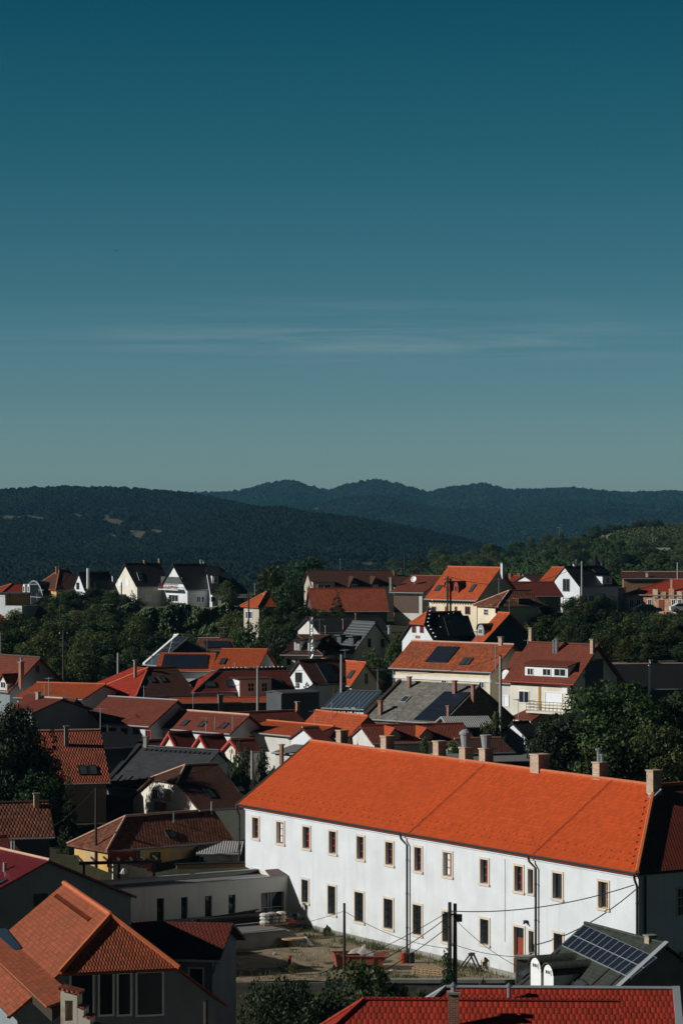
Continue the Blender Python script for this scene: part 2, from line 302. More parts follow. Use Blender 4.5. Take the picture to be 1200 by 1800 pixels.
# ------------------------------------------------------------------ mesh builder
class MB:
    def __init__(s): s.v = []; s.f = []
    def add(s, vs_, fs_):
        o = len(s.v); s.v += [tuple(map(float, p)) for p in vs_]; s.f += [tuple(i + o for i in f) for f in fs_]
        return s
    def box(s, a, b):
        x0, y0, z0 = a; x1, y1, z1 = b
        return s.add([(x0, y0, z0), (x1, y0, z0), (x1, y1, z0), (x0, y1, z0), (x0, y0, z1), (x1, y0, z1), (x1, y1, z1), (x0, y1, z1)],
                     [(0, 3, 2, 1), (4, 5, 6, 7), (0, 1, 5, 4), (1, 2, 6, 5), (2, 3, 7, 6), (3, 0, 4, 7)])
    def obox(s, o, ax, ay, az):
        """box from corner o along three vectors (right-handed)"""
        o, ax, ay, az = map(Vector, (o, ax, ay, az))
        if ax.cross(ay).dot(az) < 0: ax, ay = ay, ax
        P = [o, o + ax, o + ax + ay, o + ay]; P += [p + az for p in P]
        return s.add(P, [(0, 3, 2, 1), (4, 5, 6, 7), (0, 1, 5, 4), (1, 2, 6, 5), (2, 3, 7, 6), (3, 0, 4, 7)])
    def prism(s, poly, vec):
        """closed prism: polygon (counter-clockwise seen against vec) swept by vec"""
        n = len(poly); vec = Vector(vec); P = [Vector(p) for p in poly]; Q = [p + vec for p in P]
        return s.add(P + Q, [tuple(range(n))[::-1], tuple(range(n, 2 * n))] + [(i, (i + 1) % n, n + (i + 1) % n, n + i) for i in range(n)])
    def tube(s, pts, r, n=6, r2=None, cap=True):
        P = [Vector(p) for p in pts]; k = len(P); o = len(s.v)
        for i, p in enumerate(P):
            d = (P[min(i + 1, k - 1)] - P[max(i - 1, 0)]).normalized()
            a = d.cross(Vector((0, 0, 1)) if abs(d.z) < 0.9 else Vector((1, 0, 0))).normalized(); b = d.cross(a)
            rr = r if r2 is None else r + (r2 - r) * i / max(k - 1, 1)
            for j in range(n):
                t = 2 * math.pi * j / n
                s.v.append(tuple(p + a * (rr * math.cos(t)) + b * (rr * math.sin(t))))
        for i in range(k - 1):
            for j in range(n):
                j2 = (j + 1) % n
                s.f.append((o + i * n + j, o + (i + 1) * n + j, o + (i + 1) * n + j2, o + i * n + j2))
        if cap:
            s.f.append(tuple(o + j for j in range(n))); s.f.append(tuple(o + (k - 1) * n + j for j in range(n))[::-1])
        return s
    def lathe(s, c, prof, n=12):
        """profile [(r, z)] about a vertical axis through c"""
        o = len(s.v); k = len(prof); c = Vector(c)
        for r, z in prof:
            for j in range(n):
                t = 2 * math.pi * j / n; s.v.append((c.x + r * math.cos(t), c.y + r * math.sin(t), c.z + z))
        for i in range(k - 1):
            for j in range(n):
                j2 = (j + 1) % n; s.f.append((o + i * n + j, o + i * n + j2, o + (i + 1) * n + j2, o + (i + 1) * n + j))
        s.f.append(tuple(o + j for j in range(n))[::-1]); s.f.append(tuple(o + (k - 1) * n + j for j in range(n)))
        return s
    def slab(s, faces, t):
        """open surface given as polygons of points -> closed slab of vertical thickness t"""
        idx = {}; V = []; Fs = []
        for poly in faces:
            f = []
            for p in poly:
                k = tuple(round(c, 3) for c in p)
                if k not in idx: idx[k] = len(V); V.append(Vector(p))
                f.append(idx[k])
            g = [f[i] for i in range(len(f)) if f[i] != f[i - 1]]
            if len(g) >= 3: Fs.append(g)
        n = len(V); A = V + [p - Vector((0, 0, t)) for p in V]
        out = [tuple(f) for f in Fs] + [tuple(i + n for i in f[::-1]) for f in Fs]
        cnt = {}
        for f in Fs:
            for i in range(len(f)):
                cnt.setdefault(frozenset((f[i - 1], f[i])), []).append((f[i - 1], f[i]))
        for e in cnt.values():
            if len(e) == 1:
                a, b = e[0]; out.append((b, a, a + n, b + n))
        return s.add(A, out)
    def sheetpoly(s, P): return s.add(P, [tuple(range(len(P)))])
    def build(s, name, mat, parent=None, smooth=False, loc=None):
        me = bpy.data.meshes.new(name); me.from_pydata(s.v, [], s.f); me.update()
        uv = me.uv_layers.new(name='UVMap'); buf = np.zeros(len(me.loops) * 2, dtype=np.float32)
        co = np.array(s.v, dtype=np.float64)
        for p in me.polygons:
            n = p.normal
            if abs(n.z) > 0.98: t = Vector((1, 0, 0)); q = Vector((0, 1, 0))
            else:
                t = Vector((-n.y, n.x, 0)).normalized(); q = n.cross(t)
            for li in p.loop_indices:
                c = co[me.loops[li].vertex_index]
                buf[2 * li] = c[0] * t.x + c[1] * t.y + c[2] * t.z; buf[2 * li + 1] = c[0] * q.x + c[1] * q.y + c[2] * q.z
        uv.data.foreach_set('uv', buf)
        if smooth: me.polygons.foreach_set('use_smooth', [True] * len(me.polygons))
        me.materials.append(MATS[mat] if isinstance(mat, str) else mat)
        o = bpy.data.objects.new(name, me); C.objects.link(o)
        if parent: o.parent = parent
        if loc is not None: o.location = loc
        return o
def tag(o, label, cat, group=None, kind=None):
    if label: o['label'] = label
    if cat: o['category'] = cat
    if group: o['group'] = group
    if kind: o['kind'] = kind
    return o
def empty(name, label, cat, loc, rz=0.0, group=None):
    o = bpy.data.objects.new(name, None); C.objects.link(o); o.location = loc; o.rotation_euler = (0, 0, rz); o.empty_display_size = 0.3
    return tag(o, label, cat, group)
def copy_tree(o, parent=None):
    c = o.copy(); C.objects.link(c)
    if parent: c.parent = parent
    for ch in o.children: copy_tree(ch, c)
    return c
# ------------------------------------------------------------------ reading places off the photograph
def at(x, y, Y): return Vector(((x - CX) * Y / F, Y, (HY - y) * Y / F))
def ray(x, y): return Vector(((x - CX) / F, 1.0, (HY - y) / F))
def on_z(x, y, z):
    r = ray(x, y); return r * (z / r.z)
_EY = [(940, 700), (1000, 560), (1025, 500), (1030, 475), (1036, 455), (1059, 400), (1111, 340), (1197, 300), (1244, 280), (1355, 250), (1494, 225), (1568, 215), (1700, 160), (1800, 130)]
def depth_of_eave(y):
    return float(np.interp(y, [a for a, b in _EY], [b for a, b in _EY]))
_GT = [(-50, -1.8), (8, -1.8), (40, -22), (100, -30), (150, -33.5), (196, -34.5), (200, -32.6), (214, -31.5), (225, -29.5), (250, -26), (280, -22.5), (300, -21), (340, -18.2), (400, -15.9), (450, -15.3), (530, -15.4), (620, -20), (760, -30), (1200, -44), (2000, -48), (9000, -48)]
def smooth(a, b, x):
    t = np.clip((x - a) / (b - a), 0, 1); return t * t * (3 - 2 * t)
def ground(X, Y):
    X = np.asarray(X, float); Y = np.asarray(Y, float)
    g = np.interp(Y, [a for a, b in _GT], [b for a, b in _GT])
    # the levelled courtyard below the long white building
    s = (X + 4.2) * 0.528 - (Y - 226) * 0.849
    m = np.where(X > -5, smooth(238, 234, Y), smooth(-3.0, -1.5, s)) * smooth(197.2, 197.7, Y) * smooth(34, 31, X)
    g = g * (1 - m) + (-32.5) * m
    # steep planted bank under the black-roofed row on the left
    lf = smooth(-6, -14, X); low = np.interp(Y, [300, 340, 400, 455], [-21, -20.6, -20.0, -19.6])
    g = np.where((Y > 300) & (Y < 461.5), g * (1 - lf) + np.minimum(g, low) * lf, g)
    return g
# ------------------------------------------------------------------ houses
REPORT = []; HOUSES = []
class House:
    """Roof plan is read off the photograph: e = an eave corner, r = the ridge end above it, ox = the column of the other eave end.
    Local frame: x along the ridge, y away from the viewer, z up; front eave at y=-w."""
    def __init__(s, label, e, r, th, ox=None, L=None, end='l', hips=(0, 0), q=1.0, W=None, Y=None, wall='wall_white', roof='roof_red',
                 cap='ridge_dark', over=0.35, base=None, walls=True, name='house', cat='house', group=None, thick=0.16, gutter='trim_grey', roof_faces=None, quiet=False, cap_r=0.11):
        s.Y = Y or depth_of_eave(e[1]); s.th = math.radians(th)
        u = Vector((math.cos(s.th), math.sin(s.th))); n = Vector((-u.y, u.x)); s.u, s.n = u, n
        E = at(e[0], e[1], s.Y); sg = 1 if end == 'l' else -1
        k = hips[0] if end == 'l' else hips[1]; hr = q * k
        a = sg * u.x * hr + n.x; b = sg * u.y * hr + n.y
        if W: w = W / 2
        else:
            t = (r[0] - CX) / F; w = (t * E.y - E.x) / (a - t * b)
        h = (HY - r[1]) * (E.y + b * w) / F - E.z
        if L is None:
            t = (ox - CX) / F; L = sg * (t * E.y - E.x) / (u.x - t * u.y)
        s.w, s.R, s.L, s.H = w, h, L, E.z
        cxy = Vector((E.x, E.y)) + u * (sg * L / 2) + n * w
        g = float(min(ground(cxy.x, cxy.y), ground(E.x, E.y))) if base is None else base
        s.base = g - 0.6
        pitch = math.degrees(math.atan2(h, w))
        if not quiet and (w < 1.2 or w > 8.5 or pitch < 12 or pitch > 62 or L < 2 or L > 40 or E.z - g < 1.6 or E.z - g > 9):
            REPORT.append(f'{label[:46]:46s} Y={s.Y:.0f} w={w:.1f} h={h:.1f} pitch={pitch:.0f} L={L:.1f} wallh={E.z-g:.1f}')
        s.M = Matrix.Translation((cxy.x, cxy.y, s.base)) @ Matrix.Rotation(s.th, 4, 'Z'); s.Mi = s.M.inverted()
        s.root = empty(name, label, cat, (cxy.x, cxy.y, s.base), s.th, group)
        s.ze = E.z - s.base; s.zr = s.ze + h; s.over = over; s.q = q; s.hips = hips
        s.O = s.Mi @ Vector((0, 0, 0))
        s.wall, s.roofm, s.thick = wall, roof, thick
        HOUSES.append(s)
        if walls: s.make_walls()
        s.make_roof(roof, cap, gutter, cap_r)
    # geometry in local coordinates
    def make_walls(s):
        o = s.over; l = s.L / 2 - o; wi = s.w - o; R, w = s.R, s.w
        under = s.ze - s.thick * 1.3 + R * o / w
        m = MB().box((-l, -wi, 0), (l, wi, under))
        for sx, k in ((-1, s.hips[0]), (1, s.hips[1])):
            if k >= 0.99: continue
            zt = under + R * (1 - k) * wi / w; yi = wi * k
            P = [(sx * l, -wi, under), (sx * l, wi, under), (sx * l, yi, zt), (sx * l, -yi, zt)] if k > 0.01 else [(sx * l, -wi, under), (sx * l, wi, under), (sx * l, 0, zt)]
            if sx < 0: P = P[::-1]
            m.prism([Vector(p) - Vector((sx * 0.25, 0, 0)) for p in P], (sx * 0.25, 0, 0)) if sx > 0 else m.prism([Vector(p) + Vector((0.25, 0, 0)) for p in P], (-0.25, 0, 0))
        s.wall_o = m.build('wall', s.wall, s.root)
    def make_roof(s, mat, cap, gutter, cap_r=0.11):
        L, w, ze, zr, R = s.L / 2, s.w, s.ze, s.zr, s.R
        k0, k1 = s.hips
        xr0, xr1 = -L + s.q * k0 * w, L - s.q * k1 * w
        def gp(sx, k):  # points at a gable end, front and back, where a half hip starts
            return (sx * L, -w * k, ze + R * (1 - k)), (sx * L, w * k, ze + R * (1 - k))
        a0, b0 = gp(-1, k0); a1, b1 = gp(1, k1)
        r0, r1 = (xr0, 0, zr), (xr1, 0, zr)
        e00, e10, e01, e11 = (-L, -w, ze), (L, -w, ze), (-L, w, ze), (L, w, ze)
        faces = [[e00, e10, a1, r1, r0, a0], [e11, e01, b0, r0, r1, b1]]
        if k0 > 0.01: faces.append([b0, a0, r0] if k0 < 0.99 else [e01, e00, r0])
        if k1 > 0.01: faces.append([a1, b1, r1] if k1 < 0.99 else [e10, e11, r1])
        s.roof_o = MB().slab(faces, s.thick).build('roof', mat, s.root)
        if cap:
            m = MB(); up = Vector((0, 0, 0.03))
            def run(p, q_):
                p, q_ = Vector(p) + up, Vector(q_) + up
                if (q_ - p).length > 0.4: m.tube([p, q_], cap_r, 6)
            run(r0, r1)
            if k0 > 0.01: run(a0, r0); run(b0, r0)
            if k1 > 0.01: run(a1, r1); run(b1, r1)
            if m.v: m.build('ridge_cap', cap, s.root)
        if gutter:
            MB().tube([(-L, -w - 0.06, ze - 0.05), (L, -w - 0.06, ze - 0.05)], 0.075, 6).build('gutter', gutter, s.root)
    # photograph -> local points
    def hit(s, x, y, p0, nrm):
        d = s.Mi.to_3x3() @ ray(x, y); p0 = Vector(p0); nrm = Vector(nrm)
        return s.O + d * ((p0 - s.O).dot(nrm) / d.dot(nrm))
    def plane(s, f):
        o = s.over; l = s.L / 2 - o; wi = s.w - o
        if f == 'F': return Vector((0, -wi, 0)), Vector((0, -1, 0))
        if f == 'L': return Vector((-l, 0, 0)), Vector((-1, 0, 0))
        if f == 'R': return Vector((l, 0, 0)), Vector((1, 0, 0))
        if f == 'S': return Vector((0, -s.w, s.ze)), Vector((0, -s.R, s.w)).normalized()
        if f == 'RIDGE': return Vector((0, 0.0, s.zr)), Vector((0, -1, 0))
        if f == 'HL': return Vector((-s.L / 2, 0, s.ze)), Vector((-s.R, 0, s.w * s.q)).normalized()
    def on(s, f, x, y): return s.hit(x, y, *s.plane(f))
    def rect(s, f, x0, y0, x1, y1):
        xm, ym = (x0 + x1) / 2, (y0 + y1) / 2
        c = s.on(f, xm, ym); a = s.on(f, x0, ym); b = s.on(f, x1, ym); t = s.on(f, xm, y0); d = s.on(f, xm, y1)
        ax = Vector((1, 0, 0)) if f == 'F' else (Vector((0, -1, 0)) if f == 'L' else Vector((0, 1, 0)))
        return c, abs((b - a).dot(ax)), abs(t.z - d.z), ax, s.plane(f)[1]
    def win(s, f, x0, y0, x1, y1, frame='trim_white', pane='pane_dark', cols=2, rows=1, name='window', ft=0.09, label=None, proud=0.06):
        c, ww, hh, ax, n = s.rect(f, x0, y0, x1, y1)
        return window_at(s.root, c, ww, hh, ax, n, frame, pane, cols, rows, name, ft, label, proud)
    def chim(s, x0, x1, yt, yb, mat='brick_red', cap='wall_concrete', f='S', d=None, pot=None, flue=0, taper=False, dark=False):
        p = s.on(f, (x0 + x1) / 2, yb); d_ = d
        Yw = (s.M @ p).y; width = (x1 - x0) * Yw / F
        # seen obliquely: a square block of side a shows a*(|cos|+|sin|)
        a = width / (abs(math.cos(s.th)) + abs(math.sin(s.th))) if d is None else width
        zt = (HY - yt) * Yw / F - s.base
        cc = 0.07
        m = MB().box((p.x - a / 2, p.y - a / 2, p.z - 0.9), (p.x + a / 2, p.y + a / 2, zt - 0.1))
        o = m.build('chimney', mat, s.root)
        MB().box((p.x - a / 2 - cc, p.y - a / 2 - cc, zt - 0.1), (p.x + a / 2 + cc, p.y + a / 2 + cc, zt)).build('chimney_cap', cap, o)
        if pot:
            MB().lathe((p.x, p.y, zt), [(0.13, 0), (0.12, pot), (0.2, pot + 0.02), (0.02, pot + 0.2)], 8).build('chimney_pot', 'zinc', o)
        return p, zt
    def flue(s, x, yt, yb, r=0.12, f='S', mat='zinc', hat=True):
        p = s.on(f, x, yb); zt = (HY - yt) * (s.M @ p).y / F - s.base
        m = MB().tube([(p.x, p.y, p.z - 0.3), (p.x, p.y, zt - (0.25 if hat else 0))], r, 8)
        if hat: m.lathe((p.x, p.y, zt - 0.22), [(r * 0.5, 0), (r * 1.7, 0.02), (r * 1.7, 0.08), (0.01, 0.22)], 8)
        return m.build('flue', mat, s.root)
    def sloped(s, quad, f='S'):
        return [s.on(f, *p) for p in quad], s.plane(f)[1]
    def skylight(s, quad, frame='trim_dark', pane='pane_skylight', f='S', rect=True):
        P, n = s.sloped(quad, f)
        if rect:
            # square it up: centre, width along the eave, length up the slope
            c = sum(P, Vector()) / 4; ex = Vector((1, 0, 0)) if f == 'S' else Vector((0, -1, 0)); up = n.cross(ex)
            if up.z < 0: up = -up
            hw = (abs((P[1] - P[0]).dot(ex)) + abs((P[2] - P[3]).dot(ex))) / 4; hl = (abs((P[3] - P[0]).dot(up)) + abs((P[2] - P[1]).dot(up))) / 4
            hw = max(hw, 0.3); hl = max(hl, 0.4)
            P = [c - ex * hw + up * hl, c + ex * hw + up * hl, c + ex * hw - up * hl, c - ex * hw - up * hl]
        o = frame_quad(P, n, 0.09, 0.10).build('skylight', frame, s.root)
        q = inset(P, 0.09)
        MB().prism([p + n * 0.02 for p in q[::-1]], n * 0.06).build('pane', pane, o)
        return o
    def panels(s, quad, rows, cols, f='S', gap=0.016, name='solar_panel', frame='trim_dark'):
        P, n = s.sloped(quad, f)
        tl, tr, br, bl = P
        for i in range(rows):
            for j in range(cols):
                def bl_(u, v): return (tl * (1 - u) + tr * u) * (1 - v) + (bl * (1 - u) + br * u) * v
                q = [bl_(j / cols, i / rows), bl_((j + 1) / cols, i / rows), bl_((j + 1) / cols, (i + 1) / rows), bl_(j / cols, (i + 1) / rows)]
                q = inset(q, gap / 2)
                o = frame_quad(q, n, 0.022, 0.12).build(name, frame, s.root)
                MB().prism([p + n * 0.09 for p in inset(q, 0.022)[::-1]], n * 0.03).build('cells', 'solar_cells', o)
    def dormer(s, x0, x1, yt, yb, kind='shed', wall='wall_white', roof=None, apex=None, win=None, over=0.15, slope=0.25, frame='trim_white', pane='pane_dark', cols=2, rows=1, panes=None, label=None):
        """front wall is vertical, its foot on the front slope"""
        p = s.on('S', (x0 + x1) / 2, yb); y = p.y
        pl = (Vector((0, y, 0)), Vector((0, -1, 0)))
        A = s.hit(x0, yb, *pl).x; B = s.hit(x1, yb, *pl).x; zt = s.hit((x0 + x1) / 2, yt, *pl).z
        m_ = s.R / s.w
        def ys(z): return -s.w + (z - s.ze) / m_          # where the slope reaches height z
        zb = p.z - 0.35
        if kind == 'gable':
            za = s.hit((x0 + x1) / 2, apex, *pl).z; ye = ys(zt); ya = ys(za)
            m = MB().prism([(A, y, zb), (B, y, zb), (B, y, zt), ((A + B) / 2, y, za - 0.05), (A, y, zt)], (0, max(ye - y, 0.3), 0))
            o = m.build('dormer', wall, s.root)
            c = (A + B) / 2; dz = (za - zt) / ((B - A) / 2) * over; yf = y - 0.2
            MB().slab([[(A - over, yf, zt - dz), (c, yf, za), (c, ya + 0.3, za), (A - over, ye + 0.25, zt - dz)], [(c, yf, za), (B + over, yf, zt - dz), (B + over, ye + 0.25, zt - dz), (c, ya + 0.3, za)]], 0.1).build('dormer_roof', roof or s.roofm, o)
        elif kind == 'arch':
            za = s.hit((x0 + x1) / 2, apex, *pl).z; c = (A + B) / 2; rx = (B - A) / 2; rz = za - zt
            arc = [(c + rx * math.cos(t), zt + rz * math.sin(t)) for t in np.linspace(0, math.pi, 13)]
            m = MB().prism([(A, y, zb), (B, y, zb)] + [(px, y, pz) for px, pz in arc], (0, max(ys(zt) - y, 0.3), 0)); o = m.build('dormer', wall, s.root)
            k = 1 + over / rx; arc2 = [(c + rx * k * math.cos(t), zt + (rz + over) * math.sin(t)) for t in np.linspace(0, math.pi, 13)]
            MB().slab([[(arc2[i][0], y - 0.12, arc2[i][1]), (arc2[i][0], ys(arc2[i][1]) + 0.3, arc2[i][1]), (arc2[i + 1][0], ys(arc2[i + 1][1]) + 0.3, arc2[i + 1][1]), (arc2[i + 1][0], y - 0.12, arc2[i + 1][1])] for i in range(12)], 0.08).build('dormer_roof', roof or s.roofm, o)
        else:
            sl = slope if kind == 'shed' else 0.02
            # roof plane z = zt + sl*(Y-y) meets the slope
            ye = y + (zt - (s.ze + m_ * (y + s.w))) / (m_ - sl)
            ye = min(ye, y + 6); m = MB().prism([(A, y, zb), (A, ye, zb + m_ * (ye - y)), (A, ye, zt + sl * (ye - y)), (A, y, zt)][::-1], (B - A, 0, 0)); o = m.build('dormer', wall, s.root)
            yf = y - 0.3
            MB().slab([[(A - over, yf, zt - sl * 0.3 + 0.1), (B + over, yf, zt - sl * 0.3 + 0.1), (B + over, ye + 0.2, zt + sl * (ye + 0.2 - y) + 0.1), (A - over, ye + 0.2, zt + sl * (ye + 0.2 - y) + 0.1)]], 0.1).build('dormer_roof', roof or s.roofm, o)
        ws = win if win else []
        for (a, b, c_, d) in ws:
            t = s.hit((a + c_) / 2, (b + d) / 2, *pl); l = s.hit(a, (b + d) / 2, *pl); r_ = s.hit(c_, (b + d) / 2, *pl); top = s.hit((a + c_) / 2, b, *pl); bot = s.hit((a + c_) / 2, d, *pl)
            window_at(o, t, abs(r_.x - l.x), abs(top.z - bot.z), Vector((1, 0, 0)), Vector((0, -1, 0)), frame, pane, cols, rows, 'window', 0.07, None, 0.05, local=True)
        return o
    def box_on(s, f, x0, y0, x1, y1, depth, mat, name, back=0.0):
        c, ww, hh, ax, n = s.rect(f, x0, y0, x1, y1)
        o = c - ax * ww / 2 - Vector((0, 0, hh / 2)) + n * back
        return MB().obox(o, ax * ww, Vector((0, 0, hh)), n * depth).build(name, mat, s.root)
def inset(P, d):
    n = len(P); out = []
    for i in range(n):
        a, b, c = P[i - 1], P[i], P[(i + 1) % n]
        e1 = (a - b).normalized(); e2 = (c - b).normalized()
        sn = max(e1.cross(e2).length, 0.2); out.append(b + (e1 + e2) * (d / sn))
    return out
def frame_quad(P, n, t, hgt):
    """picture-frame ring standing hgt above the plane"""
    Q = inset(P, t); m = MB(); k = len(P); lo, hi = -0.05, hgt
    V = [p + n * lo for p in P] + [p + n * hi for p in P] + [p + n * hi for p in Q] + [p + n * lo for p in Q]
    Fs = []
    for i in range(k):
        j = (i + 1) % k
        Fs += [(i, i + k, j + k, j), (i + k, i + 2 * k, j + 2 * k, j + k), (i + 2 * k, i + 3 * k, j + 3 * k, j + 2 * k)]
    return m.add(V, Fs)
def window_at(root, c, ww, hh, ax, n, frame, pane, cols, rows, name, ft, label, proud, local=False):
    up = Vector((0, 0, 1)); P = [c - ax * ww / 2 + up * hh / 2, c + ax * ww / 2 + up * hh / 2, c + ax * ww / 2 - up * hh / 2, c - ax * ww / 2 - up * hh / 2]
    if ax.cross(up).dot(n) < 0: P = P[::-1]
    m = frame_quad(P, n, ft, proud)
    iw, ih = ww - 2 * ft, hh - 2 * ft; b = 0.045
    def bar(cx_, cz, w_, h_):
        o = c + ax * (cx_ - w_ / 2) + up * (cz - h_ / 2) + n * 0.0
        vx, vz = ax * w_, up * h_
        m.obox(o, vx, vz, n * (proud * 0.75)) if vx.cross(vz).dot(n) > 0 else m.obox(o + vx, -vx, vz, n * (proud * 0.75))
    for i in range(1, cols): bar(-iw / 2 + iw * i / cols, 0, b, ih)
    for j in range(1, rows): bar(0, -ih / 2 + ih * j / rows, iw, b)
    o = m.build(name, frame, root)
    if label: o['label'] = label
    Q = inset(P, ft)
    if pane: MB().sheetpoly([p + n * 0.012 for p in Q[::-1]]).build('pane', pane, o)
    return o
# ------------------------------------------------------------------ foliage
def leaf_mesh(name, centers, radii, per, size, mat, squash=0.8, seed=0, droop=0.0, shell=(0.55, 1.0)):
    """leaf quads spread through a set of lobes; 'tone' carries each clump's own green"""
    g = np.random.default_rng(seed); Vs = []; T = []
    for c, r in zip(centers, radii):
        k = int(per * (r ** 2)); 
        if k < 4: k = 4
        d = g.normal(size=(k, 3)); d /= np.linalg.norm(d, axis=1)[:, None]
        rad = r * g.uniform(shell[0], shell[1], k) ** 0.6
        p = c + d * rad[:, None] * np.array([1, 1, squash])
        nrm = d + g.normal(scale=0.55, size=(k, 3)); nrm[:, 2] -= droop; nrm /= np.linalg.norm(nrm, axis=1)[:, None]
        t = np.cross(nrm, g.normal(size=(k, 3))); t /= np.linalg.norm(t, axis=1)[:, None]; b = np.cross(nrm, t)
        s = size * g.uniform(0.6, 1.35, k)[:, None]
        quad = np.stack([p - t * s * 0.5, p + b * s * 0.36, p + t * s * 0.5 , p - b * s * 0.36], axis=1)
        Vs.append(quad); tone = np.clip(g.uniform(0.1, 0.8) + g.normal(scale=0.17, size=k), 0, 1); T.append(tone)
    Q = np.concatenate(Vs); n = len(Q); T = np.concatenate(T)
    me = bpy.data.meshes.new(name); me.vertices.add(n * 4); me.vertices.foreach_set('co', Q.reshape(-1).astype(np.float32))
    me.loops.add(n * 4); me.loops.foreach_set('vertex_index', np.arange(n * 4, dtype=np.int32))
    me.polygons.add(n); me.polygons.foreach_set('loop_start', np.arange(n, dtype=np.int32) * 4)
    a = me.attributes.new('tone', 'FLOAT', 'FACE'); a.data.foreach_set('value', T.astype(np.float32))
    me.update(); me.materials.append(MATS[mat]); return me
def lobes_round(seed, n, W, H, z0, r):
    """lobe centres inside a broad crown: W half-width, H height, z0 foot of crown"""
    g = np.random.default_rng(seed); c = []; rad = []
    while len(c) < n:
        p = g.uniform(-1, 1, 3)
        if 0.15 < np.linalg.norm(p) < 1:
            q = np.array([p[0] * W, p[1] * W, z0 + H / 2 + p[2] * H / 2])
            q[:2] *= 0.75 + 0.35 * (1 - abs(p[2]))
            c.append(q); rad.append(r * g.uniform(0.6, 1.3))
    return np.array(c), np.array(rad)
def trunk_mesh(seed, h, r, crown_z, W, n=7):
    g = random.Random(seed); m = MB()
    top = Vector((g.uniform(-.3, .3), g.uniform(-.3, .3), h * 0.8)); mid = Vector((g.uniform(-.15, .15), g.uniform(-.15, .15), crown_z))
    m.tube([(0, 0, -0.5), (0, 0, crown_z * 0.5), mid, top], r, 8, r * 0.25)
    for i in range(n):
        t = i / n; s = mid.lerp(top, t * 0.8); a = 2.4 * i + g.random()
        e = s + Vector((math.cos(a) * W * g.uniform(.45, .8), math.sin(a) * W * g.uniform(.45, .8), g.uniform(.1, .3) * h))
        m.tube([s, s.lerp(e, 0.5) + Vector((0, 0, 0.15)), e], r * 0.4, 5, r * 0.08)
    return m
PROTO = {}
def proto(kind, seed, mat, H, W, z0, n, r, per, size, conifer=False, **kw):
    if conifer:
        g = np.random.default_rng(seed); c = []; rad = []
        for i in range(n):
            t = (i + 0.5) / n; z = z0 + (H - z0) * t; k = max(1, int(7 * (1 - t)) + 1)
            for j in range(k):
                a = g.uniform(0, 6.28); R = W * (1 - t) ** 0.85 * g.uniform(0.55, 1.0)
                c.append((math.cos(a) * R, math.sin(a) * R, z + g.uniform(-.2, .2) - 0.15 * R)); rad.append(r * (0.45 + 0.8 * (1 - t)) * g.uniform(.7, 1.2))
        c, rad = np.array(c), np.array(rad)
    else: c, rad = lobes_round(seed, n, W - r * 0.7, H - z0 - r * 0.6, z0 + r * 0.2, r)
    cm = leaf_mesh('crown', c, rad, per, size, mat, seed=seed, **kw)
    tm = trunk_mesh(seed, H * 0.8, max(0.12, W * 0.055), max(z0, 0.4), W)
    PROTO[kind] = (cm, tm, H, W)
_trunk_cache = {}
def tree(kind, p, height, label, cat='tree', group=None, width=1.0, name='tree', rz=None, lift=0.0):
    cm, tm, H, Wd = PROTO[kind]; k = height / H
    o = empty(name, label, cat, p, random.uniform(0, 6.28) if rz is None else rz, group)
    if kind not in _trunk_cache:
        t = tm.build('trunk', 'bark', o); _trunk_cache[kind] = t.data
    else:
        t = bpy.data.objects.new('trunk', _trunk_cache[kind]); C.objects.link(t); t.parent = o
    c = bpy.data.objects.new('crown', cm); C.objects.link(c); c.parent = o
    for q in (t, c): q.scale = (k * width, k * width, k)
    return o
# broad-leaved (three shapes), bush shapes, conifers, columnar
proto('broad_a', 1, 'leaf_green', 9.0, 3.8, 1.0, 60, 1.25, 80, 0.34)
proto('broad_b', 2, 'leaf_green', 10.0, 3.3, 1.0, 60, 1.15, 80, 0.33)
proto('broad_c', 3, 'leaf_dark', 9.0, 4.2, 1.0, 60, 1.3, 80, 0.36)
proto('olive_a', 4, 'leaf_olive', 8.0, 3.6, 1.5, 42, 1.15, 62, 0.32)
proto('big_a', 5, 'leaf_green', 13.0, 6.0, 2.0, 125, 1.5, 70, 0.33)
proto('big_b', 6, 'leaf_olive', 12.0, 5.0, 1.8, 105, 1.35, 72, 0.32)
proto('big_c', 16, 'leaf_dark', 12.5, 5.6, 1.6, 125, 1.45, 72, 0.33)
proto('bush_a', 7, 'leaf_green', 3.4, 2.4, 0.1, 24, 0.8, 110, 0.26)
proto('bush_b', 8, 'leaf_dark', 3.2, 2.2, 0.1, 22, 0.8, 110, 0.26)
proto('bush_c', 9, 'leaf_olive', 3.0, 2.2, 0.1, 22, 0.75, 110, 0.24)
proto('bush_dry', 10, 'leaf_dry', 2.8, 2.3, 0.1, 20, 0.75, 100, 0.24)
proto('hedge_big', 11, 'leaf_dark', 5.0, 4.6, 0.0, 60, 1.0, 110, 0.24)
proto('hedge_leafy', 12, 'leaf_green', 5.0, 4.0, 0.0, 50, 1.0, 95, 0.34, droop=0.2)
proto('spruce', 13, 'needle_blue', 9.0, 2.3, 0.4, 26, 0.55, 260, 0.22, conifer=True)
proto('fir', 14, 'leaf_dark', 10.0, 2.4, 0.5, 26, 0.6, 230, 0.24, conifer=True)
proto('column', 15, 'leaf_dark', 6.0, 0.9, 0.1, 40, 0.5, 190, 0.2)
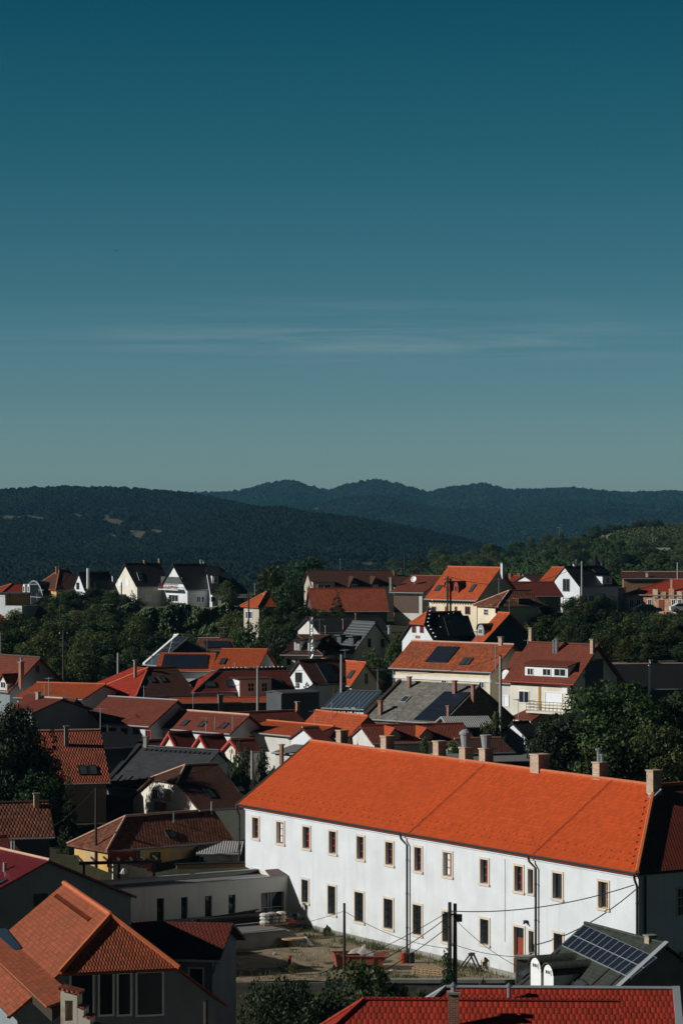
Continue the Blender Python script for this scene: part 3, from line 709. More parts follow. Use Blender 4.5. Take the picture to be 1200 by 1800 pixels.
def scatter_leaves(name, pts, nrm, size, mat, seed=0, tone=None):
    """a skin of leaves at given points (ivy, ground cover)"""
    g = np.random.default_rng(seed); k = len(pts)
    n = nrm + g.normal(scale=0.5, size=(k, 3)); n /= np.linalg.norm(n, axis=1)[:, None]
    t = np.cross(n, g.normal(size=(k, 3))); t /= np.linalg.norm(t, axis=1)[:, None]; b = np.cross(n, t)
    s = size * g.uniform(0.6, 1.4, k)[:, None]
    Q = np.stack([pts - t * s * .5, pts + b * s * .36, pts + t * s * .5, pts - b * s * .36], axis=1)
    me = bpy.data.meshes.new(name); me.vertices.add(k * 4); me.vertices.foreach_set('co', Q.reshape(-1).astype(np.float32))
    me.loops.add(k * 4); me.loops.foreach_set('vertex_index', np.arange(k * 4, dtype=np.int32))
    me.polygons.add(k); me.polygons.foreach_set('loop_start', np.arange(k, dtype=np.int32) * 4)
    a = me.attributes.new('tone', 'FLOAT', 'FACE'); T = g.uniform(0, 1, k) if tone is None else tone
    a.data.foreach_set('value', np.asarray(T, np.float32)); me.update(); me.materials.append(MATS[mat])
    o = bpy.data.objects.new(name, me); C.objects.link(o); return o
# ------------------------------------------------------------------ land
def noise2(X, Y, seed, octaves=4, lac=2.0, gain=0.5):
    g = np.random.default_rng(seed); out = np.zeros_like(X, float); a = 1.0; f = 1.0
    for o in range(octaves):
        for k in range(4):
            t = g.uniform(0, 6.28); ph = g.uniform(0, 6.28)
            out += a * 0.35 * np.sin((X * math.cos(t) + Y * math.sin(t)) * f * g.uniform(.7, 1.4) + ph + 0.9 * np.sin((X * math.sin(t) - Y * math.cos(t)) * f * 0.6 + ph * 2))
        a *= gain; f *= lac
    return out
def grid_mesh(name, X, Y, Z, mat, kind='structure', attrs=None, smooth_=True):
    r, c = X.shape; co = np.stack([X, Y, Z], -1).reshape(-1).astype(np.float32)
    i = np.arange((r - 1) * (c - 1)); a = (i // (c - 1)) * c + i % (c - 1)
    q = np.stack([a, a + 1, a + c + 1, a + c], 1).astype(np.int32)
    me = bpy.data.meshes.new(name); me.vertices.add(r * c); me.vertices.foreach_set('co', co)
    me.loops.add(q.size); me.loops.foreach_set('vertex_index', q.reshape(-1)); me.polygons.add(len(q)); me.polygons.foreach_set('loop_start', np.arange(len(q), dtype=np.int32) * 4)
    for k, v in (attrs or {}).items():
        at_ = me.attributes.new(k, 'FLOAT', 'POINT'); at_.data.foreach_set('value', v.reshape(-1).astype(np.float32))
    me.update(); me.polygons.foreach_set('use_smooth', [smooth_] * len(q)); me.materials.append(MATS[mat])
    o = bpy.data.objects.new(name, me); C.objects.link(o)
    if kind: o['kind'] = kind
    return o
def land_mat(name, cols, scale, field=None, bump=0.4):
    m, nt, b = _base(name, 0.95, 0.1)
    n1 = _noise(nt, scale, 8); n2 = _noise(nt, scale * 6, 5)
    c = _mixc(nt, _range(nt, n1, 0.35, 0.65), cols[0], cols[1])
    c = _mixc(nt, _range(nt, n2, 0.45, 0.7, 0, 0.6), c, cols[2])
    if field:
        at_ = nt.nodes.new('ShaderNodeAttribute'); at_.attribute_name = 'field'
        f = _mixc(nt, n2, field[0], field[1])
        c = _mixc(nt, at_.outputs['Fac'], c, f)
    nt.links.new(c, b.inputs['Base Color']); _bump(nt, b, n2, bump, 0.15)
land_mat('earth', [(0.035, 0.04, 0.018), (0.055, 0.05, 0.03), (0.08, 0.07, 0.045)], 0.15)
land_mat('yard_sand', [(0.235, 0.175, 0.115), (0.30, 0.235, 0.155), (0.14, 0.11, 0.065)], 0.25, bump=0.8)
land_mat('forest_floor', [(0.02, 0.03, 0.012), (0.03, 0.042, 0.018), (0.015, 0.022, 0.01)], 0.02, field=((0.16, 0.14, 0.10), (0.05, 0.055, 0.03)))
land_mat('hill_grass', [(0.045, 0.06, 0.02), (0.065, 0.075, 0.028), (0.09, 0.085, 0.04)], 0.02, field=((0.24, 0.2, 0.12), (0.16, 0.14, 0.08)))
def build_land():
    rows = np.concatenate([np.linspace(-30, 190, 56), np.linspace(190, 245, 111)[1:], np.linspace(245, 600, 120)[1:], np.linspace(600, 9500, 80)[1:]])
    t = np.linspace(-1, 1, 161); Y, T = np.meshgrid(rows, t, indexing='ij'); X = T * (45 + 0.2 * np.abs(Y))
    Z = ground(X, Y)
    bump_ = smooth(228, 260, Y) * 0.5
    Z = Z + noise2(X * 0.09, Y * 0.09, 3) * bump_ - smooth(2500, 3000, Y) * 4
    grid_mesh('ground', X, Y, Z, 'earth')
    # sandy courtyard laid on the levelled ground
    x = np.linspace(-11.5, 30, 120); y = np.linspace(197.9, 233, 100); Yy, Xx = np.meshgrid(y, x, indexing='ij')
    s = (Xx + 4.1) * 0.528 - (Yy - 220) * 0.849
    Zz = -32.46 + noise2(Xx * 0.8, Yy * 0.8, 5) * 0.05
    grid_mesh('yard', Xx, Yy, Zz, 'yard_sand')
build_land()
def ridge_sheet(name, crest, Y0, Y1, foot, mat, seed, amp, x0, x1, nx=260, ny=120, prof=1.0, spur=1.0, fields=(), back=600):
    """a hill whose skyline (photo columns/rows) stands at distance Y1 and whose foot is at Y0"""
    px = np.linspace(x0, x1, nx); tt = np.concatenate([np.linspace(0, 1, ny), 1 + np.linspace(0, 1, 14)[1:]])
    Tm, Px = np.meshgrid(tt, px, indexing='ij')
    Yd = np.where(Tm <= 1, Y0 + (Y1 - Y0) * Tm, Y1 + (Tm - 1) * back)
    cr = np.interp(Px, [c[0] for c in crest], [c[1] for c in crest])
    row = foot + (cr - foot) * np.clip(Tm, 0, 1) ** prof
    X = (Px - CX) * Yd / F
    nz = noise2(X / (Y1 * 0.035), Yd / (Y1 * 0.075), seed, 4) * amp * np.clip(Tm, 0, 1) * np.clip((1.02 - Tm) * 4, 0, 1) * spur
    row = row + nz
    Z = (HY - row) * Yd / F
    Z = np.where(Tm > 1, Z - ((Tm - 1) * back) ** 1.0 * 0.25, Z)
    fld = np.zeros_like(X)
    for (cx_, cy_, rx, ry, s_) in fields:
        d = ((Px - cx_) / rx) ** 2 + ((row - cy_ - (Px - cx_) * s_) / ry) ** 2 + noise2(Px / 7, row / 3, seed + 9, 4) * 1.1
        fld = np.maximum(fld, smooth(1.2, 0.8, d))
    o = grid_mesh(name, X, Yd, Z, mat, attrs={'field': fld})
    return o, (Px, Tm, Yd, X, Z, row, fld)
def forest(name, S, n, size, seed, mat, mask=None, label=None):
    """crowns of a far wood: one object, one lumpy crown instanced on many points"""
    Px, Tm, Yd, X, Z, row, fld = S; g = np.random.default_rng(seed); r, c = X.shape
    fi = g.uniform(0, 1, n * 3); ti = g.uniform(0, 1, n * 3) ** 0.8
    ci = fi * (c - 1); ri = ti * (np.searchsorted(Tm[:, 0], 1.0) + 3)
    a = np.clip(ri.astype(int), 0, r - 2); b = np.clip(ci.astype(int), 0, c - 2); fr = ri - a; fc = ci - b
    def bil(A): return (A[a, b] * (1 - fr) * (1 - fc) + A[a + 1, b] * fr * (1 - fc) + A[a, b + 1] * (1 - fr) * fc + A[a + 1, b + 1] * fr * fc)
    P = np.stack([bil(X), bil(Yd), bil(Z)], 1); keep = bil(fld) < 0.35
    if mask is not None: keep &= mask(P, bil(Px), bil(row))
    P = P[keep][:n]
    me = bpy.data.meshes.new(name); me.vertices.add(len(P)); me.vertices.foreach_set('co', P.reshape(-1).astype(np.float32)); me.update()
    o = bpy.data.objects.new(name, me); C.objects.link(o); tag(o, label, 'forest', kind='stuff')
    ng = bpy.data.node_groups.new(name + ' crowns', 'GeometryNodeTree')
    ng.interface.new_socket('Geometry', in_out='INPUT', socket_type='NodeSocketGeometry'); ng.interface.new_socket('Geometry', in_out='OUTPUT', socket_type='NodeSocketGeometry')
    N, L = ng.nodes, ng.links
    gi = N.new('NodeGroupInput'); go = N.new('NodeGroupOutput')
    ico = N.new('GeometryNodeMeshIcoSphere'); ico.inputs['Radius'].default_value = size; ico.inputs['Subdivisions'].default_value = 3
    sp = N.new('GeometryNodeSetPosition'); nt_ = N.new('ShaderNodeTexNoise'); nt_.inputs['Scale'].default_value = 1.1 / size * 1.6; nt_.inputs['Detail'].default_value = 3
    sub = N.new('ShaderNodeVectorMath'); sub.operation = 'SUBTRACT'; sub.inputs[1].default_value = (0.5, 0.5, 0.35); L.new(nt_.outputs['Color'], sub.inputs[0])
    sc = N.new('ShaderNodeVectorMath'); sc.operation = 'SCALE'; sc.inputs['Scale'].default_value = size * 1.5; L.new(sub.outputs[0], sc.inputs[0])
    L.new(ico.outputs['Mesh'], sp.inputs['Geometry']); L.new(sc.outputs[0], sp.inputs['Offset'])
    sm = N.new('GeometryNodeSetMaterial'); sm.inputs['Material'].default_value = MATS[mat]; L.new(sp.outputs[0], sm.inputs[0])
    ip = N.new('GeometryNodeInstanceOnPoints'); L.new(gi.outputs[0], ip.inputs['Points']); L.new(sm.outputs[0], ip.inputs['Instance'])
    rr = N.new('FunctionNodeRandomValue'); rr.data_type = 'FLOAT_VECTOR'; rr.inputs['Max'].default_value = (0.3, 0.3, 6.28); L.new(rr.outputs[0], ip.inputs['Rotation'])
    rs = N.new('FunctionNodeRandomValue'); rs.data_type = 'FLOAT_VECTOR'; rs.inputs['Min'].default_value = (0.45, 0.45, 0.4); rs.inputs['Max'].default_value = (1.6, 1.6, 1.35); rs.inputs['Seed'].default_value = 5; L.new(rs.outputs[0], ip.inputs['Scale'])
    L.new(ip.outputs[0], go.inputs[0])
    md = o.modifiers.new('crowns', 'NODES'); md.node_group = ng
    return o
def crown_mat(name, c0, c1):
    m, nt, b = _base(name, 0.9, 0.1)
    oi = nt.nodes.new('ShaderNodeObjectInfo'); n = _noise(nt, 0.35, 5)
    c = _mixc(nt, oi.outputs['Random'], c0, c1)
    gp = nt.nodes.new('ShaderNodeNewGeometry'); mp = nt.nodes.new('ShaderNodeMapping'); mp.inputs['Scale'].default_value = (.012, .004, .03); nt.links.new(gp.outputs['Position'], mp.inputs[0])
    st = _noise(nt, 1.0, 5, vec=mp.outputs[0]); c = _mixc(nt, _range(nt, st, .48, .62, 0, .8), c, dull(c0, .6)); c = _mixc(nt, _range(nt, st, .3, .42, .55, 0), c, (c1[0] * 1.5, c1[1] * 1.35, c1[2] * 1.1))
    c = _mixc(nt, _range(nt, n, 0.3, 0.7, 0, 0.5), c, dull(c0, 0.5))
    nt.links.new(c, b.inputs['Base Color']); _bump(nt, b, _noise(nt, 1.2, 4), 0.4, 0.5)
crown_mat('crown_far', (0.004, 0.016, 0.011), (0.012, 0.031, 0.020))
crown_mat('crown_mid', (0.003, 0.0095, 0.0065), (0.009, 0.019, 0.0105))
# far mountains, wooded ridge on the left, vineyard hill on the right
far_crest = [(-250, 873), (200, 873), (340, 870), (400, 869), (440, 862), (478, 851), (510, 847), (540, 857), (580, 866), (612, 855), (660, 847), (700, 855), (750, 869), (800, 860), (850, 855), (895, 868), (960, 866), (1010, 864), (1100, 872), (1200, 868), (1450, 877)]
o, S_far = ridge_sheet('far_mountains', far_crest, 3900, 6500, 972, 'forest_floor', 21, 20, -700, 1800, fields=((575, 885, 22, 3, 0.0), (1192, 893, 10, 8, 0.0), (1150, 882, 8, 3, 0.2)), prof=1.15)
forest('mountain_forest', S_far, 125000, 6.0, 31, 'crown_far', label='dark blue-green forest covering the far mountains on the horizon')
left_crest = [(-300, 873), (0, 868), (60, 863), (120, 861), (200, 862), (300, 868), (350, 873), (400, 884), (460, 896), (540, 910), (640, 929), (760, 957), (840, 982), (900, 1002), (1450, 1017)]
o, S_left = ridge_sheet('wooded_ridge', left_crest, 1700, 3500, 1046, 'forest_floor', 22, 14, -800, 1450, fields=((225, 925, 50, 9, 0.1), (205, 918, 30, 8, 0.2), (40, 912, 50, 7, 0.03), (140, 908, 40, 5, 0.08), (660, 992, 44, 9, 0.05), (790, 1000, 70, 6, 0.0)), prof=0.9)
forest('ridge_forest', S_left, 115000, 3.6, 32, 'crown_mid', label='dense dark green forest on the broad ridge behind the black-roofed houses')
foot_crest = [(300, 935), (420, 908), (500, 898), (570, 889), (610, 880), (650, 876), (700, 883), (760, 896), (830, 899), (900, 896), (980, 889), (1060, 885), (1130, 894), (1250, 889), (1450, 895)]
o, S_foot = ridge_sheet('foothills', foot_crest, 3600, 5000, 985, 'forest_floor', 24, 12, 300, 1450, fields=((568, 893, 22, 6, 0.0), (1150, 900, 12, 6, .2)), prof=.8, back=300)
forest('foothill_forest', S_foot, 50000, 4.6, 33, 'crown_far', label='dark wood on the lower spurs in front of the far mountains')
spur_crest = [(-300, 935), (0, 925), (150, 930), (300, 925), (380, 909), (440, 899), (485, 897), (560, 909), (640, 919), (720, 933), (800, 950), (880, 972), (960, 990), (1450, 1010)]
o, S_spur = ridge_sheet('wooded_spur', spur_crest, 1700, 2700, 1046, 'forest_floor', 25, 8, -800, 1450, fields=((240, 940, 60, 9, -0.07), (660, 992, 44, 9, 0.05), (790, 1000, 70, 6, 0.0)), prof=.85, back=200)
forest('spur_forest', S_spur, 78000, 3.2, 34, 'crown_mid', label='dense wood on the nearer spur of the left-hand ridge')
right_crest = [(560, 1030), (640, 1008), (720, 996), (780, 984), (850, 976), (920, 968), (980, 955), (1040, 944), (1080, 934), (1120, 930), (1200, 925), (1300, 920), (1450, 925)]
o, S_right = ridge_sheet('vineyard_hill', right_crest, 560, 1350, 1062, 'hill_grass', 23, 2.5, 540, 1900, nx=160, fields=((1060, 945, 22, 5, -0.3), (1180, 972, 14, 4, 0.1)), prof=0.8)
def hill_point(S, px, row):
    """the first point of a hill sheet seen at a photo position"""
    Px, Tm, Yd, X, Z, rw, fld = S; j = int(np.argmin(abs(Px[0] - px))); col = rw[:, j]
    k = int(np.argmax(col <= row)) if (col <= row).any() else int(np.argmin(col)); return Vector((X[k, j], Yd[k, j], Z[k, j]))
# ------------------------------------------------------------------ the long white building
def wall_with_holes(u0, u1, z0, z1, holes, depth):
    """wall in the plane y=0 (u along x), openings with reveals of the given depth (towards +y)"""
    us = sorted({u0, u1, *[h[0] for h in holes], *[h[2] for h in holes]}); zs = sorted({z0, z1, *[h[1] for h in holes], *[h[3] for h in holes]})
    m = MB()
    for i in range(len(us) - 1):
        for j in range(len(zs) - 1):
            cu, cz = (us[i] + us[i + 1]) / 2, (zs[j] + zs[j + 1]) / 2
            if any(h[0] < cu < h[2] and h[1] < cz < h[3] for h in holes): continue
            m.add([(us[i], 0, zs[j]), (us[i + 1], 0, zs[j]), (us[i + 1], 0, zs[j + 1]), (us[i], 0, zs[j + 1])], [(0, 1, 2, 3)])
    for a, b, c, d in holes:
        P = [(a, 0, b), (c, 0, b), (c, 0, d), (a, 0, d)]; Q = [(p[0], depth, p[2]) for p in P]
        m.add(P + Q, [(i, i + 4, (i + 1) % 4 + 4, (i + 1) % 4) for i in range(4)])
    return m
def main_building():
    h = House('long two-storey white building with a vivid orange tiled roof and a dark wing', (418, 1413), (545, 1303), -58.1, ox=1119, Y=231.5, wall='wall_white', roof='roof_vivid_orange',
              walls=False, base=-32.5, name='white_building', cat='building', over=0.45, quiet=True)
    print('MAIN w %.2f R %.2f L %.2f ze %.2f' % (h.w, h.R, h.L, h.ze))
    for c in list(h.root.children): bpy.data.objects.remove(c)
    L, w, ze, zr, R = h.L / 2, h.w, h.ze, h.zr, h.R; W2 = 26.0
    rc = (L - w, 0, zr); r0 = (-L, 0, zr); rf = (L - w, W2, zr)
    front = [(-L, -w, ze), (L, -w, ze), rc, r0]
    back = [(L - 2 * w, w, ze), (-L, w, ze), r0, rc]
    wing_out = [(L, -w, ze), (L, W2, ze), rf, rc]; wing_in = [(L - 2 * w, W2, ze), (L - 2 * w, w, ze), rc, rf]
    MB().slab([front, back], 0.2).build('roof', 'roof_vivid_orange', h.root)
    MB().slab([wing_out, wing_in], 0.2).build('wing_roof', 'roof_wing_shaded', h.root)['label'] = 'tiled wing roof turned away from the sun, shade painted in as dull red'
    m = MB().tube([Vector(r0) + Vector((0, 0, .06)), Vector(rc) + Vector((0, 0, .06))], 0.15, 6)
    m.build('ridge_cap', 'ridge_orange', h.root)
    MB().tube([Vector(rc) + Vector((0, 0, .06)), Vector((L, -w, ze + .06))], 0.16, 6).tube([Vector(rc) + Vector((0, 0, .06)), Vector(rf) + Vector((0, 0, .06))], 0.14, 6).build('hip_cap', 'ridge_orange', h.root)
    # dark verge board and a raised gable coping on the left
    MB().slab([[(-L - .25, -w - .1, ze - .02), (-L + .02, -w - .1, ze - .02), (-L + .02, 0, zr + .04), (-L - .25, 0, zr + .04)], [(-L - .25, 0, zr + .04), (-L + .02, 0, zr + .04), (-L + .02, w, ze - .02), (-L - .25, w, ze - .02)]], 0.35).build('verge_board', 'wood_dark', h.root)
    o = h.over; l = L - o; wi = w - o; top = ze - 0.12
    # read the windows off the front plane
    upper = [(442.7, 1434, 456.7, 1477), (485, 1441.7, 501, 1486), (531, 1450, 546.7, 1495), (577, 1458, 593, 1504), (625.7, 1467, 641.7, 1514), (676, 1477, 693, 1524), (726.7, 1486, 743, 1535), (777, 1495, 796, 1544), (842, 1507, 860, 1557), (902, 1518.6, 921, 1571)]
    narrow = [(926.4, 1525, 939, 1574), (927.7, 1633.6, 940, 1678)]
    plainw = [(969, 1531, 990, 1584), (1049, 1546, 1071, 1601)]
    lower = [(442, 1526, 456, 1572), (529, 1543, 544, 1590), (575, 1554, 592, 1611), (622, 1565, 641, 1624), (673, 1576.6, 692.6, 1636), (724, 1587, 743, 1647), (775.5, 1599, 795, 1660), (842, 1612, 861, 1664), (971, 1637, 991, 1687)]
    door = [(901, 1626, 923, 1708)]; vent = [(846, 1687, 859, 1706)]
    holes = []; items = []
    for grp, kind in ((upper, 'upper'), (narrow, 'narrow'), (plainw, 'plain'), (lower, 'grille'), (door, 'door'), (vent, 'vent')):
        for r_ in grp:
            c, ww, hh, ax, n = h.rect('F', *r_)
            t = 0.16 if kind != 'narrow' else 0.12
            z1 = c.z + hh / 2; z0 = c.z - hh / 2
            if kind == 'door': z0 = 0.55
            holes.append((c.x - ww / 2 + t, z0 + (t if kind != 'door' else 0), c.x + ww / 2 - t, z1 - t)); items.append((kind, c.x, ww, z0, z1, t))
    fr = wall_with_holes(-l, l, 0, top, holes, 0.42)
    fr.v = [(x, y - wi, z) for x, y, z in fr.v]
    # remaining walls: gable on the left, back, wing
    under = ze - 0.25; k = R / w
    fr.add([(-l, -wi, 0), (-l, wi, 0), (-l, wi, under + k * o), (-l, 0, zr - .3), (-l, -wi, under + k * o)], [(0, 4, 3, 2, 1)])
    fr.add([(-l, wi, 0), (L - 2 * w + o, wi, 0), (L - 2 * w + o, wi, top), (-l, wi, top)], [(1, 0, 3, 2)])
    fr.add([(l, -wi, 0), (l, W2, 0), (l, W2, top), (l, -wi, top)], [(0, 1, 2, 3)])
    fr.add([(l, W2, 0), (L - 2 * w + o, W2, 0), (L - 2 * w + o, W2, top), (l, W2, top)], [(0, 1, 2, 3)])
    fr.add([(L - 2 * w + o, W2, 0), (L - 2 * w + o, wi, 0), (L - 2 * w + o, wi, top), (L - 2 * w + o, W2, top)], [(0, 1, 2, 3)])
    fr.add([(-l, -wi + .05, top - .02), (l, -wi + .05, top - .02), (l, wi, top - .02), (-l, wi, top - .02)], [(0, 1, 2, 3)])
    fr.build('wall', 'wall_white', h.root)
    m = MB().box((-l - .06, -wi - .10, top - .32), (l + .06, -wi - .004, top - .10)).box((-l - .06, -wi - .2, top - .10), (l + .06, -wi - .004, top))
    m.build('cornice', 'wall_white', h.root)
    MB().tube([(-L, -w - .05, ze - .06), (L, -w - .05, ze - .06)], 0.085, 6).build('gutter', 'trim_dark', h.root)
    MB().box((-l - .03, -wi - .06, 0), (l + .03, -wi - .004, 1.0)).build('plinth', 'wall_concrete', h.root)
    dep = -wi + 0.24
    for kind, cx_, ww, z0, z1, t in items:
        a, b = cx_ - ww / 2, cx_ + ww / 2
        ring = MB()
        yb, yf = -wi - .004, -wi - .055
        ring.box((a, yf, z0 + (t if kind != 'door' else 0)), (a + t, yb, z1 - t)).box((b - t, yf, z0 + (t if kind != 'door' else 0)), (b, yb, z1 - t)).box((a, yf, z1 - t), (b, yb, z1))
        if kind != 'door': ring.box((a - .05, yf - .06, z0), (b + .05, yb, z0 + t))
        if kind == 'door':
            s_ = ring.build('door_surround', 'trim_stone', h.root)
            d = MB().box((a + t, dep - .02, 0.55), (b - t, dep + .05, z1 - t - .75)); d = d.build('door', 'wood_red', h.root)
            pm = MB()
            for i in range(2):
                for j in range(3): pm.box((a + t + .08 + i * (ww - 2 * t - .1) / 2, dep - .05, .7 + j * .62), (a + t + .02 + (i + 1) * (ww - 2 * t - .1) / 2, dep - .021, 1.22 + j * .62))
            pm.build('door_panel', 'wood_red', d)
            MB().box((a + t, dep, z1 - t - .72), (b - t, dep + .02, z1 - t)).build('transom_pane', 'pane_dark', d)
            MB().lathe((b - t - .15, dep - .08, 1.5), [(.02, -.06), (.03, 0), (.02, .06)], 6).build('handle', 'zinc', d)
            continue
        nm = 'window' if kind != 'vent' else 'vent'
        s_ = ring.build(nm, 'trim_stone', h.root)
        a2, b2, c2, d2 = a + t, b - t, z0 + t, z1 - t
        if kind in ('upper', 'narrow'):
            mat = 'wood_red' if cx_ < 14 else 'wood_red_brown'
            f = MB(); q = .075
            f.box((a2, dep, c2), (a2 + q, dep + .07, d2)).box((b2 - q, dep, c2), (b2, dep + .07, d2)).box((a2 + q, dep, c2), (b2 - q, dep + .07, c2 + q)).box((a2 + q, dep, d2 - q), (b2 - q, dep + .07, d2))
            if kind == 'upper':
                mx = (a2 + b2) / 2; f.box((mx - .05, dep - .012, c2 + q), (mx + .05, dep + .06, d2 - q))
                for j in (1, 2):
                    z = c2 + (d2 - c2) * j / 3; f.box((a2 + q, dep + .004, z - .03), (mx - .05, dep + .055, z + .03)); f.box((mx + .05, dep + .004, z - .03), (b2 - q, dep + .055, z + .03))
            f.build('frame', mat, s_)
            if kind == 'upper' and int(cx_ * 7) % 3 == 0: MB().box((a2 + q, dep + .03, c2 + q), (a2 + (b2 - a2) * .42, dep + .036, d2 - q)).build('curtain', 'curtain', s_)
            MB().box((a2 + .01, dep + .04, c2 + .01), (b2 - .01, dep + .05, d2 - .01)).build('pane', 'pane_dark', s_)
        elif kind == 'plain':
            f = MB(); q = .07; mx = (a2 + b2) / 2
            f.box((a2, dep, c2), (a2 + q, dep + .07, d2)).box((b2 - q, dep, c2), (b2, dep + .07, d2)).box((a2 + q, dep, c2), (b2 - q, dep + .07, c2 + q)).box((a2 + q, dep, d2 - q), (b2 - q, dep + .07, d2)).box((mx - .05, dep - .01, c2 + q), (mx + .05, dep + .06, d2 - q))
            if cx_ > 17:
                for j in (1, 2): z = c2 + (d2 - c2) * j / 3; f.box((mx + .05, dep, z - .03), (b2 - q, dep + .05, z + .03))
            f.build('frame', 'wood_ochre' if cx_ > 17 else 'wood_dark', s_)
            MB().box((a2 + .01, dep + .04, c2 + .01), (b2 - .01, dep + .05, d2 - .01)).build('pane', 'pane_dark', s_)
        elif kind == 'grille':
            MB().box((a2 + .01, dep + .06, c2 + .01), (b2 - .01, dep + .07, d2 - .01)).build('pane', 'pane_dark', s_)
            f = MB(); y0 = -wi + .08; nb = 5
            for i in range(nb + 1): x = a2 + (b2 - a2) * i / nb; f.tube([(x, y0, c2), (x, y0, d2)], .02, 4)
            for z in (c2 + .12, d2 - .12, (c2 + d2) / 2, c2 + (d2 - c2) * .25, c2 + (d2 - c2) * .75): f.box((a2, y0 - .02, z - .02), (b2, y0 + .02, z + .02))
            for i in range(nb):
                x = a2 + (b2 - a2) * (i + .5) / nb
                for z in (c2 + (d2 - c2) * .375, c2 + (d2 - c2) * .625): f.tube([(x + .08 * math.cos(q_), y0, z + .09 * math.sin(q_)) for q_ in np.linspace(0, 6.28, 9)], .014, 4, cap=False)
            f.build('grille', 'iron', s_)
        else:
            MB().box((a2, dep, c2), (b2, dep + .05, d2)).build('board', 'wood_pale', s_)
    # downpipes: photo columns at the eave, bottom rows
    for x, yt, yb, mat, bend in ((424.5, 1424, 1560, 'trim_dark', 0), (719, 1467, 1688, 'trim_dark', 1), (945, 1505, 1672, 'trim_dark', 1), (1123, 1540, 1760, 'trim_dark', 0)):
        p = h.on('F', x, yt); zb = 0.5 if x < 800 else 0.3
        yy = -wi - .12
        pts = [(p.x - .55 * bend, -w - .02, ze - .1), (p.x - .5 * bend, -w + .05, ze - .5), (p.x, yy - .08, ze - .95), (p.x, yy - .08, zb)]
        q_ = MB().tube(pts, .085, 8)
        for z in (2.5, 5.0, 7.5): q_.tube([(p.x, yy - .08, z), (p.x, yy - .08, z + .08)], .11, 8)
        q_.build('downpipe', mat, h.root)
    # thin conduit
    p = h.on('F', 887, 1510); b = h.on('F', 887, 1655); MB().tube([(p.x - .15, -wi - .03, p.z), (p.x, -wi - .03, p.z), (p.x, -wi - .03, b.z)], .025, 5).build('conduit', 'trim_white', h.root)
    p = h.on('F', 926, 1620); MB().box((p.x - .12, -wi - .25, p.z - .1), (p.x + .12, -wi - .003, p.z + .1)).tube([(p.x, -wi - .25, p.z), (p.x + .15, -wi - .4, p.z - .1)], .06, 6).build('security_lamp', 'trim_dark', h.root)
    # lightning cables down the slope and rows of snow hooks
    m = MB()
    for (xa, ya, xb, yb) in ((852, 1345, 722, 1462), (1079, 1377, 934, 1498)):
        A, B = h.on('S', xa, ya), h.on('S', xb, yb); n = h.plane('S')[1] * .06; x = (A.x + B.x) / 2
        A = Vector((x, -.05, zr)); B = Vector((x, -w, ze)); MB().tube([A + n, A.lerp(B, .5) + n, B + n], .022, 4).build('lightning_cable', 'trim_dark', h.root)
    m = MB(); sl = Vector((0, w, R)).normalized(); n = h.plane('S')[1]
    for row, off in ((0.9, 0), (1.6, .5)):
        k_ = int(2 * L / 1.0)
        for i in range(k_):
            p = Vector((-L + .6 + i * 1.0 + off, -w, ze)) + sl * row
            if p.x < L - row * .8: m.obox(p - Vector((.03, 0, 0)), (.05, 0, 0), sl * .10, n * .04)
    sn = m.build('snow_guards', 'rust_red', h.root); sn['kind'] = 'stuff'
    m = MB(); hip = (Vector(rc) - Vector((L, -w, ze)))
    for i in range(1, 12):
        p = Vector((L, -w, ze)) + hip * (i / 12.5) - Vector((.8, 0, 0)); p.z = ze + (p.y + w) * R / w
        m.obox(p, (.1, 0, 0), sl * .16, n * .07)
    sn = m.build('snow_hooks', 'rust_red', h.root); sn['kind'] = 'stuff'
    # chimneys on or just behind the ridge: columns, rows, caps
    for (xa, xb, yt, yb, dy, extra) in ((589, 613, 1283, 1307, .5, None), (667, 694, 1293, 1316, .3, None), (759, 785, 1302, 1326, .3, None), (805, 833, 1313, 1334, .3, 'cowl'), (840, 868, 1315, 1337, .4, 'bucket'), (929, 968, 1325, 1352, .3, None), (1039, 1070, 1339, 1364, .3, 'flue'), (1134, 1163, 1353, 1390, -.4, None)):
        pl = (Vector((0, dy, 0)), Vector((0, -1, 0)))
        A, B = h.hit(xa, yb, *pl), h.hit(xb, yb, *pl); T = h.hit((xa + xb) / 2, yt, *pl)
        cx_ = (A.x + B.x) / 2; Yw = (h.M @ A).y; wd = (xb - xa) * Yw / F; sx = wd / 3.1; sy = 2 * sx
        zb_ = zr - 1.2; zt = T.z
        c_ = MB().box((cx_ - sx, dy - sy / 2, zb_), (cx_ + sx, dy + sy / 2, zt - .1)).build('chimney', 'brick_pale', h.root)
        MB().box((cx_ - sx - .06, dy - sy / 2 - .06, zt - .1), (cx_ + sx + .06, dy + sy / 2 + .06, zt)).build('chimney_cap', 'brick_pale', c_)
        if extra == 'bucket': MB().lathe((cx_, dy, zt), [(.3, 0), (.42, .9), (.46, .9), (.46, 1.0), (.1, 1.0)], 12).build('chimney_cowl', 'trim_grey', c_)
        if extra == 'cowl': MB().lathe((cx_ - .1, dy, zt), [(.3, 0), (.4, .9), (.48, .95), (.48, 1.1), (.25, 1.3), (.02, 1.35)], 12).build('chimney_cowl', 'trim_grey', c_)
        if extra == 'flue': MB().lathe((cx_ - .2, dy, zt), [(.14, 0), (.14, .8), (.26, .8), (.26, .9), (.02, 1.0)], 10).lathe((cx_ + .2, dy, zt), [(.12, 0), (.12, .45), (.2, .45), (.2, .55), (.02, .6)], 10).build('flue', 'zinc', c_)
    h.skylight([(1152, 1388), (1161, 1388), (1150, 1403), (1141, 1403)], 'trim_grey', 'pane_skylight')
